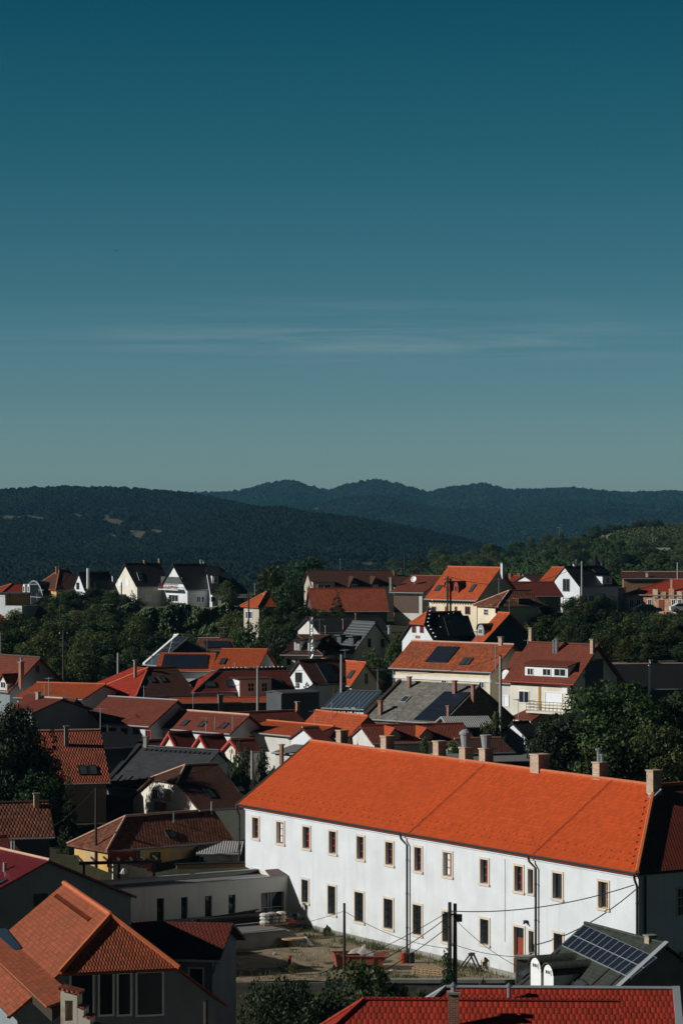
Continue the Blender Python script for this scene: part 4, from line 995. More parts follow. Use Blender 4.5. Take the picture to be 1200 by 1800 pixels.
    # wing windows on the dark side
    for q_ in ((1188, 1560, 1203, 1610), (1190, 1670, 1205, 1700)): h.win('R', *q_, frame='trim_stone', pane='pane_dark', cols=2, rows=3)
    MB().tube([(l + .1, -wi + .5, ze - .3), (l + .1, -wi + .5, .3)], .08, 8).build('downpipe', 'trim_dark', h.root)
    MB().tube([(L + .05, -w, ze - .06), (L + .05, W2, ze - .06)], 0.085, 6).build('gutter', 'trim_dark', h.root)
    return h
MAIN = main_building()
# ------------------------------------------------------------------ the town, from the front rows to the back
P, Q = 32, -58      # the two directions ridges run in this town
def near_left():
    # house with hipped gable front and tall glazing, bottom left
    h = House('orange tiled house with a half-hipped front and tall glass doors, at the bottom left', (17, 1786), (195, 1609), -74, end='r', L=16, Y=147, hips=(0, .55), q=.75, wall='wall_grey', roof='roof_near_orange', cap='ridge_orange', over=.5, base=-35, cap_r=.15)
    R_, w, ze = h.R, h.w, h.ze
    # broad glazed front on the right gable: four panes between white posts
    n = Vector((1, 0, 0)); l = h.L / 2 - h.over
    for a, b, c, d in ((122, 1708, 166, 1786), (172, 1708, 201, 1786), (205, 1708, 232, 1786), (238, 1706, 288, 1786)):
        h.win('R', a, b, c, d, frame='trim_white', pane='pane_front', cols=1, rows=1, name='glass_door', ft=.1, proud=.1)
    p = h.on('R', 122, 1698); q_ = h.on('R', 290, 1698)
    MB().obox((l + .02, p.y - .2, p.z), (0, q_.y - p.y + .4, 0), (.25, 0, 0) if False else Vector((.3, 0, 0)) , ) if False else None
    # shed dormer on the sunny slope; dark wall colour stands in for its shadow
    h.dormer(-60, 92, 1697, 1712, 'shed', wall='wood_dark', roof='roof_near_orange', slope=.3)
    h.panels([(-4, 1636), (13, 1634), (40, 1668), (0, 1688)], 3, 1)
    # snow hooks below the ridge
    m = MB(); sl = Vector((0, h.w, h.R)).normalized(); nn = h.plane('S')[1]
    for i in range(26):
        p = Vector((-h.L / 2 + 1.2 + i * .4, 0, h.zr)) - sl * 1.0
        if p.x < h.L / 2 - 2.2: m.obox(p, (.1, 0, 0), sl * .25, nn * .1)
    o = m.build('snow_hooks', 'roof_near_orange', h.root); o['kind'] = 'stuff'
    return h
H_NL = near_left()
def low_annexe():
    h = House('low house with a dull red roof right of the half-hipped orange house', (386, 1688), (300, 1622), -8, end='r', ox=205, Y=160, W=8.6, wall='wall_grey', roof='roof_dark_red', cap=None, over=.5, base=-36, gutter='trim_white')
    h.win('F', 331, 1700, 359, 1745, frame='trim_white', pane='pane_big', cols=1, rows=1)
    p = (h.L / 2 - .2, -h.w - .05, h.ze)
    MB().tube([(p[0], p[1], p[2] - .05), (p[0] - .1, p[1] + .2, p[2] - .5), (p[0] - .3, p[1] + .45, p[2] - .9), (p[0] - .3, p[1] + .45, .2)], .09, 8).build('downpipe', 'trim_grey', h.root)
low_annexe()
def maroon():
    h = House('house with a maroon tiled roof and a big blank dark grey gable wall', (-70, 1600), (88, 1512), Q, end='r', L=19, Y=195, wall='wall_grey', roof='roof_maroon', cap='ridge_pink', over=.3, base=-35)
    h.skylight([(0, 1549), (8, 1548), (6, 1554), (-2, 1555)]); h.flue(9, 1516, 1530, .15, hat=False)
    h.win('R', 60, 1571, 84, 1592, frame='trim_dark', cols=1)
maroon()
def red_front():
    h = House('bright red tiled roof edged in grey metal, at the bottom right', (668, 1843), (783, 1736), -2, ox=1196, hips=(1, 0), Y=137, wall='wall_offwhite', roof='roof_bright_red', cap='trim_grey', over=.4, base=-34)
    h.flue(894, 1727, 1758, .10)
    m = MB().obox((h.L / 2 - .15, -h.w, h.ze), (.35, 0, 0), (0, h.w, h.R), (0, 0, .15)); m.build('verge', 'trim_grey', h.root)
    h2 = House('bright red tiled roof with a brick chimney, before the metal-edged red roof', (540, 1849), (640, 1757), -2, end='l', ox=1096, hips=(1, 0), Y=131, wall='wall_offwhite', roof='roof_bright_red', cap='roof_bright_red', over=.3, base=-34)
    h2.chim(787, 806, 1743, 1812, 'brick_red', pot=.25)
red_front()
def green_shingle():
    h = House('green shingle house with solar panels and two round-topped white dormers', (899, 1738), (1027, 1623), -65, L=9.4, Y=172, wall='wall_concrete', roof='roof_green_shingle', cap='roof_green_shingle', over=.2, base=-36)
    h.panels([(1028, 1628), (1156, 1686), (1110, 1722), (988, 1664)], 2, 12, frame='trim_grey')
    h.chim(1132, 1152, 1643, 1690, 'wall_old_white', f='RIDGE')
    MB().obox((h.L / 2 - .1, -h.w, h.ze + .02), (.45, 0, 0), (0, h.w, h.R), (0, 0, .18)).build('verge', 'trim_grey', h.root)
    for a, b, top, apex, bot in ((932, 950, 1698, 1684, 1738), (955, 972, 1710, 1696, 1752)):
        h.dormer(a, b, top, bot, 'arch', wall='trim_white', roof='roof_green_shingle', apex=apex, win=[((a + b) / 2 - 5, top - 6, (a + b) / 2 + 5, top + 4)], cols=3)
    for qd in ([(1004, 1728), (1022, 1722), (1034, 1732), (1010, 1742)], [(910, 1712), (928, 1702), (930, 1712), (918, 1722)]): h.skylight(qd, rect=False)
    m = MB(); n = h.plane('S')[1]
    for x, y in ((985, 1668), (1060, 1712), (1082, 1722)):
        p = h.on('S', x, y); m.obox((p.x, -h.w, h.ze), (.12, 0, 0), Vector((0, h.w, h.R)) * .6, n * .06)
    m.build('seam_strip', 'trim_dark', h.root)
green_shingle()

# ---- second band: behind the low terrace and left of the white building
h = House('pantiled house with a pair of roof windows beside the dark trees', (195, 1376), (172.5, 1283), 14, end='r', ox=60, W=11, wall='wall_beige', roof='roof_pantile', cap='ridge_pink')
h.chim(113, 121, 1276, 1310, 'wall_concrete'); h.skylight([(138, 1346), (153, 1346), (153, 1362), (138, 1362)]); h.skylight([(155, 1346), (171, 1346), (170, 1362), (155, 1362)])
h = House('low house with a mossy brown tiled roof and whitish chimney at the left edge', (97, 1472), (72, 1409), 14, end='r', ox=-40, W=6.5, Y=217, wall='wall_dark_grey', roof='roof_brown_old', cap='ridge_dark')
h.chim(59, 70, 1394, 1417, 'brick_pale')
h = House('small shaded red roof with a steel flue just behind the maroon roof', (53, 1512), (-8, 1470), P, end='r', ox=-60, W=8, Y=212, wall='wall_dark_grey', roof='roof_dark_red', cap='ridge_red', quiet=True)
h.flue(22.5, 1478, 1502, .16, hat=False)
def yellow():
    h = House('old yellow plastered house with a hipped brown tiled roof, shaded on its long side', (187, 1496), (198, 1435), 36, ox=412, hips=(1, 0), q=1.2, Y=229, W=6.2, wall='wall_yellow', roof='roof_brown_old', cap='ridge_pink', over=.45)
    h.win('F', 232, 1496, 246, 1532, frame='wood_dark', cols=2, rows=2); h.win('F', 264, 1498, 282, 1540, frame='wood_dark', cols=2, rows=3); h.win('L', 131, 1503, 139, 1516, frame='wood_dark', cols=1)
    h.skylight([(288, 1460), (302, 1460), (310, 1472), (296, 1473)]); h.flue(305.5, 1428, 1446, .05, hat=False)
yellow()
def shed():
    h = House('whitewashed shed with a grey corrugated roof beside the left end of the white building', (345, 1500), (322, 1478), -2, ox=424, Y=233, W=5.5, wall='wall_old_white', roof='roof_corrugated', cap=None, over=.25, quiet=True, name='shed', cat='shed')
    h.win('F', 352, 1506, 358, 1514, frame='wood_dark', cols=1)
shed()
def half_hip_white():
    h = House('white gabled house with a clipped gable and two stacked air conditioners', (350, 1424), (312, 1345), P, ox=446, hips=(.38, 0), q=.9, wall='wall_pale_cream', roof='roof_brown', cap='ridge_pink', over=.3, W=12.6)
    h.win('L', 268, 1386, 279, 1406, frame='trim_white'); h.win('L', 280.5, 1386, 287, 1406, frame='wood_dark', cols=1)
    for b in (1386, 1397): h.box_on('L', 288, b, 300, b + 10, .45, 'trim_grey', 'air_conditioner')
    h.box_on('L', 280, 1410, 292, 1424, .5, 'wood_red', 'red_box')
    h.skylight([(358, 1386), (370, 1386), (378, 1402), (366, 1403)]); h.skylight([(416, 1384), (424, 1384), (428, 1392), (420, 1392)]); h.flue(372, 1409, 1425, .07, hat=False)
half_hip_white()
def grey_shingle():
    h = House('long house with a charcoal shingle roof and dark metal edges, behind the white clipped gable', (181, 1383), (246, 1311), -35, ox=322, Y=257, wall='wall_grey', roof='roof_charcoal', cap='trim_dark', over=.3)
    for a in (1362,):
        h.skylight([(203, 1363), (214, 1363), (204, 1378), (194, 1378)], 'roof_charcoal', 'roof_charcoal'); h.skylight([(222, 1364), (231, 1364), (221, 1382), (212, 1382)], 'roof_charcoal', 'roof_charcoal'); h.skylight([(246, 1366), (259, 1366), (248, 1382), (236, 1382)], 'roof_charcoal', 'roof_charcoal')
    h.chim(359, 368, 1331, 1346, 'brick_pale', f='RIDGE'); h.chim(252, 262, 1294, 1316, 'wall_concrete', f='RIDGE')
    MB().obox((-h.L / 2 - .25, -h.w, h.ze + .02), (.5, 0, 0), (0, h.w, h.R), (0, 0, .2)).build('verge', 'trim_dark', h.root)
    m = MB(); n = h.plane('S')[1]
    for i in range(14): p = Vector((-h.L / 2 + 1 + i * (h.L - 2) / 13, -.35, h.zr - .35 * h.R / h.w)); m.obox(p, (.25, 0, 0), Vector((0, -.25, -.25 * h.R / h.w)), n * .1)
    m.build('ridge_vents', 'trim_dark', h.root)
grey_shingle()
h = House('flat-topped navy block in shade between the pantiled house and the white-walled red roof', (250, 1312), (176, 1285), P, end='r', ox=172, W=8, wall='wall_dark_grey', roof='roof_black', cap=None, quiet=True, over=.2)
h = House('small brown tiled outbuilding with a tiny white gable, squeezed beside the charcoal roof', (226, 1330), (223, 1304), P, end='l', L=5, W=4, wall='wall_white', roof='roof_brown', cap='ridge_pink', quiet=True, Y=262)
h = House('brown pantiled lean roof just right of the pair of roof windows', (224, 1343), (184, 1317), 14, end='r', ox=182, W=6, Y=266, wall='wall_dark_grey', roof='roof_brown_old', cap='ridge_pink', quiet=True)

# ---- the three little gables in a row
for i, (gl, gr, ax, ay, by, ox, lab) in enumerate(((284, 311, 297, 1288, 1316, 352, 'first of three small white gables with red verges, beside the chimney of the charcoal roof'), (340, 366, 351, 1293, 1320, 408, 'middle one of three small white gables with red verges'), (396, 420, 407, 1300, 1322, 462, 'small white gable with red verges behind the round yellow-green shrub, last of three'))):
    h = House(lab, (gr, by), (ax, ay), P, ox=ox, W=3.2, Y=262 - i * 2, wall='wall_pale_cream', roof='roof_dark_red', cap='ridge_orange', over=.2, quiet=True, group='row of three small gables')
    MB().slab([[(-h.L / 2 - .1, -h.w, h.ze + .03), (-h.L / 2 + .14, -h.w, h.ze + .03), (-h.L / 2 + .14, 0, h.zr + .03), (-h.L / 2 - .1, 0, h.zr + .03)], [(-h.L / 2 - .1, 0, h.zr + .03), (-h.L / 2 + .14, 0, h.zr + .03), (-h.L / 2 + .14, h.w, h.ze + .03), (-h.L / 2 - .1, h.w, h.ze + .03)]], .25).build('verge', 'trim_pink_red', h.root)

h = House('house with a long matt red-brown roof over a white wall with red-framed windows', (263, 1277), (313, 1231), -40, end='r', ox=140, wall='wall_white', roof='roof_red_brown', cap='trim_grey', cap_r=.08)
for x in (185, 199, 219, 240): h.win('F', x - 6, 1279, x + 6, 1291, frame='trim_pink_red', cols=2)
h.win('F', 256, 1283, 266, 1300, frame='trim_pink_red', cols=2)
h = House('dark teal-grey gabled house with one brown window behind the blue spruce', (91, 1273), (136, 1229), Q, end='r', L=11, wall='wall_grey', roof='roof_dark_red', cap='ridge_dark', over=.25)
h.win('R', 122.5, 1254, 129, 1274, frame='wood_dark', cols=1, rows=1); h.chim(108, 117, 1227, 1251, 'wall_concrete')
h = House('small brown-red roof with white verge behind the teal-grey gable, on the left', (58, 1253), (100, 1228), -40, end='r', ox=20, W=8, Y=268, wall='wall_grey', roof='roof_red_brown', cap='ridge_pink', quiet=True)
h.chim(63, 72, 1216, 1228, 'brick_pale')
h = House('house with a long clean orange roof and white wall, left of the bright red hip', (24, 1226), (73, 1200), -22, ox=146, W=10, wall='wall_white', roof='roof_orange', cap='ridge_orange', over=.3)
h.flue(79, 1203, 1220, .06, hat=False)
def far_left_gable():
    h = House('dim red roofed house with a tiny white dormer below the green slope', (16, 1216), (72, 1156), -50, end='r', L=16, wall='wall_grey', roof='roof_red_brown', cap='ridge_dark')
    h.win('R', 63, 1170, 69, 1182, frame='trim_dark', cols=1)
    h.chim(33, 43, 1163, 1196, 'brick_red', pot=.3)
    h.dormer(0, 13, 1197, 1213, 'gable', apex=1184, wall='wall_offwhite', win=[(2, 1198, 11, 1210)])
far_left_gable()
h = House('orange roof corner cut by the left edge under the dim red roof', (2, 1233), (-20, 1214), P, end='r', ox=-60, W=7, Y=276, wall='wall_white', roof='roof_orange', cap=None, quiet=True)

# ---- red hip with the long dark slope
def red_hip():
    h = House('L-shaped house with a glossy red hipped front and a long dark red-brown slope', (239, 1225), (220, 1174), 30, ox=350, hips=(1, 0), q=.75, Y=288, W=10.5, wall='wall_white', roof='roof_bright_red', cap='ridge_orange', over=.4)
    bpy.data.objects.remove(h.roof_o)
    L, w, ze, zr = h.L / 2, h.w, h.ze, h.zr; xr = -L + .75 * w
    MB().slab([[(-L, -w, ze), (L, -w, ze), (L, 0, zr), (xr, 0, zr)], [(L, w, ze), (-L, w, ze), (xr, 0, zr), (L, 0, zr)]], .16).build('roof', 'roof_brown', h.root)  # light painted in: slopes coloured brown for shade, sunward hip bright red
    o = MB().slab([[(-L, w + 3, ze), (-L, -w, ze), (xr, 0, zr), (xr, 3.2, zr)], [(xr, 3.2, zr), (xr + 2.5, w + 3, ze), (-L, w + 3, ze)], [(xr, 3.2, zr), (xr, 0, zr), (xr + 3, w, ze), (xr + 2.5, w + 3, ze)]], .17).build('hip_roof', 'roof_bright_red', h.root); o['label'] = 'hipped end of the roof facing the sun, sunlight painted in as glossy red'
    MB().box((-L + .4, w - .5, 0), (0, w + 2.6, ze - .2)).build('side_wall', 'wall_white', h.root)
    h.skylight([(262, 1190), (268, 1190), (271, 1200), (265, 1200)]); h.skylight([(281, 1190), (287, 1190), (290, 1199), (284, 1199)])
    h.win('L', 155, 1230, 164, 1237); h.win('L', 167, 1230, 178, 1238, frame='trim_white', pane='shutter_white', cols=1)
    h.box_on('L', 141.5, 1225, 148, 1233, .4, 'trim_white', 'air_conditioner')
    h.chim(235, 241, 1160, 1176, 'wall_concrete', f='RIDGE')
red_hip()
def red_hip_small():
    h = House('white house with a bright red hip end and a balcony dormer', (341, 1217), (355, 1177), 20, ox=520, hips=(1, 0), q=1.2, Y=291, W=6.2, wall='wall_white', roof='roof_dark_red', cap='ridge_dark', over=.35)
    L, w, ze, zr = h.L / 2, h.w, h.ze, h.zr; k = 1.2 * w
    e = Vector((0, 0, .02))
    o = MB().slab([[Vector(p) + e for p in ((-L - .02, w, ze), (-L - .02, -w, ze), (-L + k, 0, zr + .02))]], .1).build('hip_roof', 'roof_bright_red', h.root); o['label'] = 'hip end facing the sun, sunlight painted in as bright red'  # brighter red laid over the hip: sunlight painted into the tile colour
    h.dormer(421, 477, 1194, 1222, 'flat', wall='trim_white', roof='roof_brown_sheet', win=[(435, 1200, 447, 1216), (459, 1200, 470, 1216)], rows=2, over=.3)
    p = h.on('S', 449, 1214); m = MB()
    for i in range(16): x = p.x - 1.6 + i * .22; m.tube([(x, p.y - .6, p.z - .1), (x, p.y - .6, p.z + .8)], .02, 4)
    m.tube([(p.x - 1.6, p.y - .6, p.z + .8), (p.x + 1.7, p.y - .6, p.z + .8)], .03, 4); m.build('balcony_railing', 'iron', h.root)
    for qd in ([(358, 1198), (376, 1198), (380, 1208), (362, 1208)], [(395, 1197), (414, 1197), (418, 1207), (399, 1208)], [(484, 1196), (494, 1196), (498, 1204), (488, 1204)]): h.skylight(qd)
    m = MB()
    for i in range(15): m.lathe((-L + k + .6 + i * (2 * L - k - 1) / 14, 0, zr + .1), [(.05, 0), (.13, .06), (.05, .14)], 6)
    o = m.build('ridge_knobs', 'trim_white', h.root); o['kind'] = 'stuff'
    h.flue(335, 1203, 1212, .06, f='HL', hat=False)
red_hip_small()
# shaded big blocks in the middle
def blocks():
    h = House('long dark brick-walled barn in shade under a thin orange lit roof edge', (312, 1236), (318, 1228), 12, ox=490, W=9, Y=284, wall='brick_rubble', roof='roof_orange', cap='ridge_orange', over=.1, quiet=True, name='barn', cat='barn')
    h.chim(383, 392, 1221, 1235, 'wall_concrete')
    h = House('tall blank dark block standing right of the long dark barn', (494, 1218), (484, 1213), P, ox=562, W=3, Y=281, wall='wall_dark_grey', roof='roof_flat_dark', cap=None, over=.05, quiet=True)
blocks()
def skylight_roof():
    h = House('house with a broad red-brown roof and a line of four tilted roof windows', (405, 1290), (439, 1257), -45, end='r', ox=262, Y=266, wall='wall_white', roof='roof_red_brown', cap='ridge_pink', over=.3)
    for a, b in ((304, 1269), (325.5, 1271.5), (356, 1273.5), (394.5, 1276)): h.skylight([(a, b - 5), (a + 9, b - 5), (a, b + 5), (a - 9, b + 5)])
    for x in (378, 409): h.flue(x, 1258 if x > 400 else 1261, 1282, .05, hat=False)
skylight_roof()
h = House('dark red roof with one tilted roof window and a brick chimney', (440, 1296), (455, 1254), P, ox=560, W=9, Y=268, wall='wall_grey', roof='roof_dark_red', cap='ridge_pink', over=.2, quiet=True)
h.chim(519, 528, 1233, 1262, 'brick_red', f='RIDGE'); h.skylight([(491, 1264), (498, 1264), (504, 1273), (496, 1274)])
def orange_mid():
    h = House('orange roof with blue-grey gable directly behind the first ridge chimney', (607, 1300), (647, 1259), Q, end='r', ox=516, Y=262, wall='wall_grey', roof='roof_orange', cap='ridge_orange', over=.2)
    h.flue(583, 1235, 1262, .05, hat=False)
    h = House('low extension with a thin orange roof left of the blue-grey gable', (536, 1296), (540, 1277), -50, end='r', L=10, W=7, Y=262, wall='wall_offwhite', roof='roof_orange', cap='ridge_orange', quiet=True)
    h = House('tiny white-gabled dormer house with a dark red roof beside the orange roof', (556, 1304), (546, 1279), P, ox=585, W=5, Y=257, wall='wall_white', roof='roof_dark_red', cap='ridge_pink', over=.2, quiet=True)
    h = House('low grey-roofed annexe with a brick chimney behind the white building’s left gable', (478, 1322), (500, 1308), -40, ox=540, W=6, Y=252, wall='wall_offwhite', roof='roof_flat_grey', cap=None, quiet=True, over=.2)
    h.chim(491, 499, 1308, 1326, 'brick_red')
orange_mid()
def long_red_behind():
    h = House('long low red roof with two small orange gabled dormers', (838, 1303), (812, 1272), 16, end='r', ox=655, Y=258, W=8, wall='wall_offwhite', roof='roof_red_brown', cap='ridge_red', over=.2)
    h.dormer(683, 703, 1291, 1300, 'gable', apex=1279, wall='wall_beige', roof='roof_orange'); h.dormer(738, 760, 1291, 1300, 'gable', apex=1279, wall='wall_beige', roof='roof_orange')
long_red_behind()
def slate():
    h = House('large weathered grey slate roof with solar panels and a rough brick gable', (777, 1272), (842, 1205), -42, end='r', ox=637, Y=270, wall='brick_rubble', roof='roof_slate', cap='roof_slate', over=.15)
    h.panels([(781, 1217), (827, 1218), (777, 1269), (727, 1266)], 5, 2)
    for a, b, c, d in ((664, 673, 1231, 1256), (715, 723, 1189, 1208), (794, 803, 1196, 1220), (827, 835, 1203, 1221), (784, 791, 1240, 1266)): h.chim(a, b, c, d, 'brick_red', cap='brick_red')
    h.skylight([(708, 1224), (720, 1224), (716, 1235), (704, 1235)], 'trim_grey', 'trim_dark')
    MB().obox((-h.L / 2 - .2, -h.w, h.ze + .02), (.4, 0, 0), (0, h.w, h.R), (0, 0, .2)).build('verge', 'wood_dark', h.root)
    h = House('lean-to with a brown corrugated roof under the rough brick gable', (870, 1277), (863, 1258), 10, end='r', ox=786, W=6, Y=263, wall='brick_rubble', roof='roof_corrugated', cap=None, quiet=True, name='lean_to', cat='shed')
    h = House('low shaded red-brown roof between the lean-to and the big tree, behind the chimneys', (905, 1322), (890, 1297), 18, end='r', ox=822, W=7, Y=252, wall='wall_beige', roof='roof_brown', cap='ridge_pink', quiet=True)
    h = House('tiny white gable with a dark roof under the red awning', (935, 1306), (910, 1270), P, ox=965, Y=262, W=6.5, wall='wall_white', roof='roof_black', cap='trim_dark', over=.15, quiet=True)
    h = House('long flat dark roof with a parapet, hidden behind the middle chimneys', (960, 1336), (940, 1328), 12, end='r', ox=800, W=9, Y=247, wall='wall_dark_grey', roof='roof_flat_grey', cap=None, quiet=True)
slate()
def metal_blue():
    h = House('white house with a blue-grey metal roof and a strip of windows', (640, 1247), (672, 1216), -30, end='r', ox=565, Y=279, W=7.0, wall='wall_white', roof='roof_metal_blue', cap='trim_dark', over=.2)
    for x in (579, 592.5, 599, 609, 621): h.win('F', x - 3.5, 1244, x + 3.5, 1257, frame='trim_white', cols=1)
metal_blue()
def white_gable_solar():
    h = House('house with a tall white gable, two narrow windows and a dark roof carrying solar panels', (552, 1203), (525, 1161), P, ox=645, Y=298, W=6.4, wall='wall_white', roof='roof_brown', cap='ridge_dark', over=.25)
    h.win('L', 519.5, 1182, 524.5, 1200, frame='wood_dark', cols=1); h.win('L', 525.5, 1182, 531, 1200, frame='wood_dark', cols=1); h.box_on('L', 517, 1199, 525, 1206, .4, 'trim_white', 'air_conditioner')
    h.panels([(554, 1166), (576, 1165), (598, 1197), (574, 1200)], 3, 3)
    h = House('small orange slope with one roof window behind a tall concrete pole', (616, 1206), (644, 1165), Q, end='r', L=9, Y=299, wall='wall_pale_cream', roof='roof_orange', cap='ridge_orange', over=.25)
    h.skylight([(617, 1179), (624, 1179), (617, 1193), (609, 1193)]); h.win('R', 641, 1184, 646, 1202, frame='wood_dark', cols=1)
white_gable_solar()
def metal_grey():
    h = House('house with a grey-green metal roof, two box dormers and a plain pale gable', (620, 1148), (660, 1094), Q, end='r', ox=580, Y=322, wall='wall_taupe', roof='roof_metal_grey', cap='roof_metal_grey', over=.25)
    h.dormer(592, 599, 1117, 1133, 'flat', wall='wall_dark_grey', roof='roof_metal_grey', over=.25); h.dormer(613, 621, 1119, 1135, 'flat', wall='wall_dark_grey', roof='roof_metal_grey', over=.25)
    h.win('R', 646, 1122.5, 651.5, 1138, frame='trim_dark', cols=1, rows=2); h.win('R', 669, 1123, 674.5, 1138, frame='trim_dark', cols=1, rows=2)
    h.box_on('F', 587, 1149, 605, 1163, .05, 'shutter_white', 'garage_door'); h.box_on('F', 607, 1150, 620, 1163, .05, 'shutter_white', 'garage_door')
    h.flue(684, 1098, 1110, .2, f='RIDGE')
metal_grey()
def brown_mansard():
    h = House('house with a brown shingle roof and two white-fronted dormers behind the lattice mast', (492, 1151), (520, 1117), -14, ox=568, Y=318, W=11, hips=(1, 1), q=.8, wall='wall_offwhite', roof='roof_brown', cap='ridge_dark', over=.4)
    h.dormer(517, 528, 1127, 1143, 'flat', wall='trim_white', roof='roof_brown', over=.2, win=[(519, 1128, 526, 1141)], pane='shutter_white'); h.dormer(541, 552, 1128, 1144, 'flat', wall='trim_white', roof='roof_brown', over=.2, win=[(543, 1129, 550, 1142)], pane='shutter_white')
    h.win('F', 504, 1157, 511, 1169, frame='wood_dark'); h.win('F', 519, 1158, 524, 1167, frame='wood_dark')
    h = House('low dark-roofed house with two thin brick chimneys behind the grey-green metal roof', (560, 1112), (580, 1085), 18, ox=690, Y=345, W=10, wall='wall_offwhite', roof='roof_black', cap='ridge_dark', quiet=True)
    h.chim(602, 606, 1088, 1106, 'brick_red'); h.chim(571, 575, 1100, 1120, 'brick_red'); h.chim(624, 628, 1078, 1092, 'brick_red')
brown_mansard()
def cream_long():
    h = House('long cream house with a weathered orange roof, solar panels and double roof window', (864, 1182), (903, 1133), -40, end='r', ox=683, Y=300, wall='wall_cream', roof='roof_orange_old', cap='ridge_pink', over=.35)
    h.panels([(769, 1137), (808, 1138), (785, 1165.5), (747, 1164)], 3, 4)
    h.skylight([(815, 1157), (823, 1157), (815, 1169), (808, 1169)]); h.skylight([(824, 1157), (832, 1157), (823, 1169), (816, 1169)])
    o, l, wi = h.over, h.L / 2 - h.over, h.w - h.over
    MB().box((-l - .02, -wi - .12, h.ze - 1.1), (l + .02, -wi - .004, h.ze - .75)).build('cornice', 'trim_white', h.root)
    for x in (780, 846): h.win('F', x - 5, 1194, x + 5, 1210, frame='trim_white')
    h.flue(870.5, 1135, 1176, .06, hat=False); h.chim(875, 885, 1119, 1136, 'brick_pale', f='RIDGE')
    MB().tube([(-l + .1, -wi - .1, 0), (-l + .1, -wi - .1, h.ze - .2)], .08, 6).build('downpipe', 'trim_grey', h.root)
    MB().tube([(l - .1, -wi - .1, 0), (l - .1, -wi - .1, h.ze - .2)], .08, 6).build('downpipe', 'trim_white', h.root)
cream_long()
def balcony_house():
    h = House('cream house with a wide shed dormer and a balcony over a red awning', (1008, 1203), (1053, 1134), -44, end='r', ox=883, Y=281, wall='wall_pale_cream', roof='roof_red_brown', cap='roof_red_brown', over=.55, gutter='ridge_red')
    h.dormer(922, 997, 1170, 1189, 'shed', wall='trim_white', roof='roof_red_brown', slope=.22, win=[(926, 1174, 937, 1187), (953, 1175, 968, 1188), (973, 1175, 994, 1189)], over=.25)
    for x in (924, 950, 970, 996): pass
    h.win('F', 911, 1214, 930, 1236, frame='trim_white'); h.win('F', 957, 1216, 988, 1238, frame='trim_white', pane='shutter_white', cols=1); h.win('F', 911, 1259, 928, 1280, frame='trim_white')
    h.box_on('F', 946, 1206, 950, 1248, .05, 'wood_ochre', 'wall_panel')
    h.box_on('F', 991, 1209, 1000, 1219, .35, 'trim_white', 'air_conditioner')
    c, ww, hh, ax, n = h.rect('F', 938, 1233, 1006, 1250)
    a, b, z = c.x - ww / 2, c.x + ww / 2, c.z - hh / 2; y = c.y
    s_ = MB().box((a, y - 1.3, z - .2), (b, y, z)).build('balcony', 'wall_pale_cream', h.root)
    m = MB()
    for zz in (.95, .65, .35): m.tube([(a, y, z + zz), (a, y - 1.25, z + zz), (b, y - 1.25, z + zz), (b, y, z + zz)], .025, 4)
    for i in range(11): m.tube([(a + (b - a) * i / 10, y - 1.25, z), (a + (b - a) * i / 10, y - 1.25, z + .95)], .02, 4)
    m.build('railing', 'iron', s_)
    c, ww, hh, ax, n = h.rect('F', 916, 1249, 960, 1264); a, b = c.x - ww / 2, c.x + ww / 2
    s_ = MB().slab([[(a, y - 2.2, c.z - .3), (b, y - 2.2, c.z - .3), (b, y - .01, c.z + .5), (a + .6, y - .01, c.z + .5)]], .12).build('awning', 'roof_red_brown', h.root)
    m = MB()
    for x in (a + .6, (a + b) / 2, b - .3): m.tube([(x, y - .02, c.z - 1.2), (x, y - 1.5, c.z - .22)], .06, 5); m.tube([(x, y - 1.8, c.z - 3.2), (x, y - 1.8, c.z - .3)], .07, 5)
    m.build('awning_post', 'wood_dark', s_)
    h.chim(1036, 1045, 1123, 1146, 'brick_pale', f='S'); h.flue(978, 1121, 1146, .17); h.flue(972, 1124, 1147, .09)
    l = h.L / 2 - h.over; MB().box((l, -1.6, 0), (l + .06, 1.2, h.ze + h.R * .62)).build('chimney_panel', 'wall_dark_grey', h.root)
    for qd in ((1024, 1184, 1030, 1193), (1034, 1176, 1038, 1186)): h.win('R', *qd, frame='trim_grey', cols=1)
    MB().tube([(h.L / 2 - h.over - .15, -h.w + h.over - .1, 0), (h.L / 2 - h.over - .15, -h.w + h.over - .1, h.ze - .2)], .08, 6).build('downpipe', 'trim_dark', h.root)
    h = House('lower wing with one round-topped white dormer left of the balcony house', (872, 1200), (906, 1145), -44, ox=912, Y=297, W=6.0, wall='wall_offwhite', roof='roof_red_brown', cap=None, over=.3, quiet=True)
    h.dormer(882, 895, 1184, 1194, 'arch', apex=1177, wall='trim_white'); h.win('F', 884, 1222, 894, 1242, pane='shutter_white', cols=1)
    h.chim(928, 937, 1103, 1128, 'brick_pale', f='RIDGE')
balcony_house()

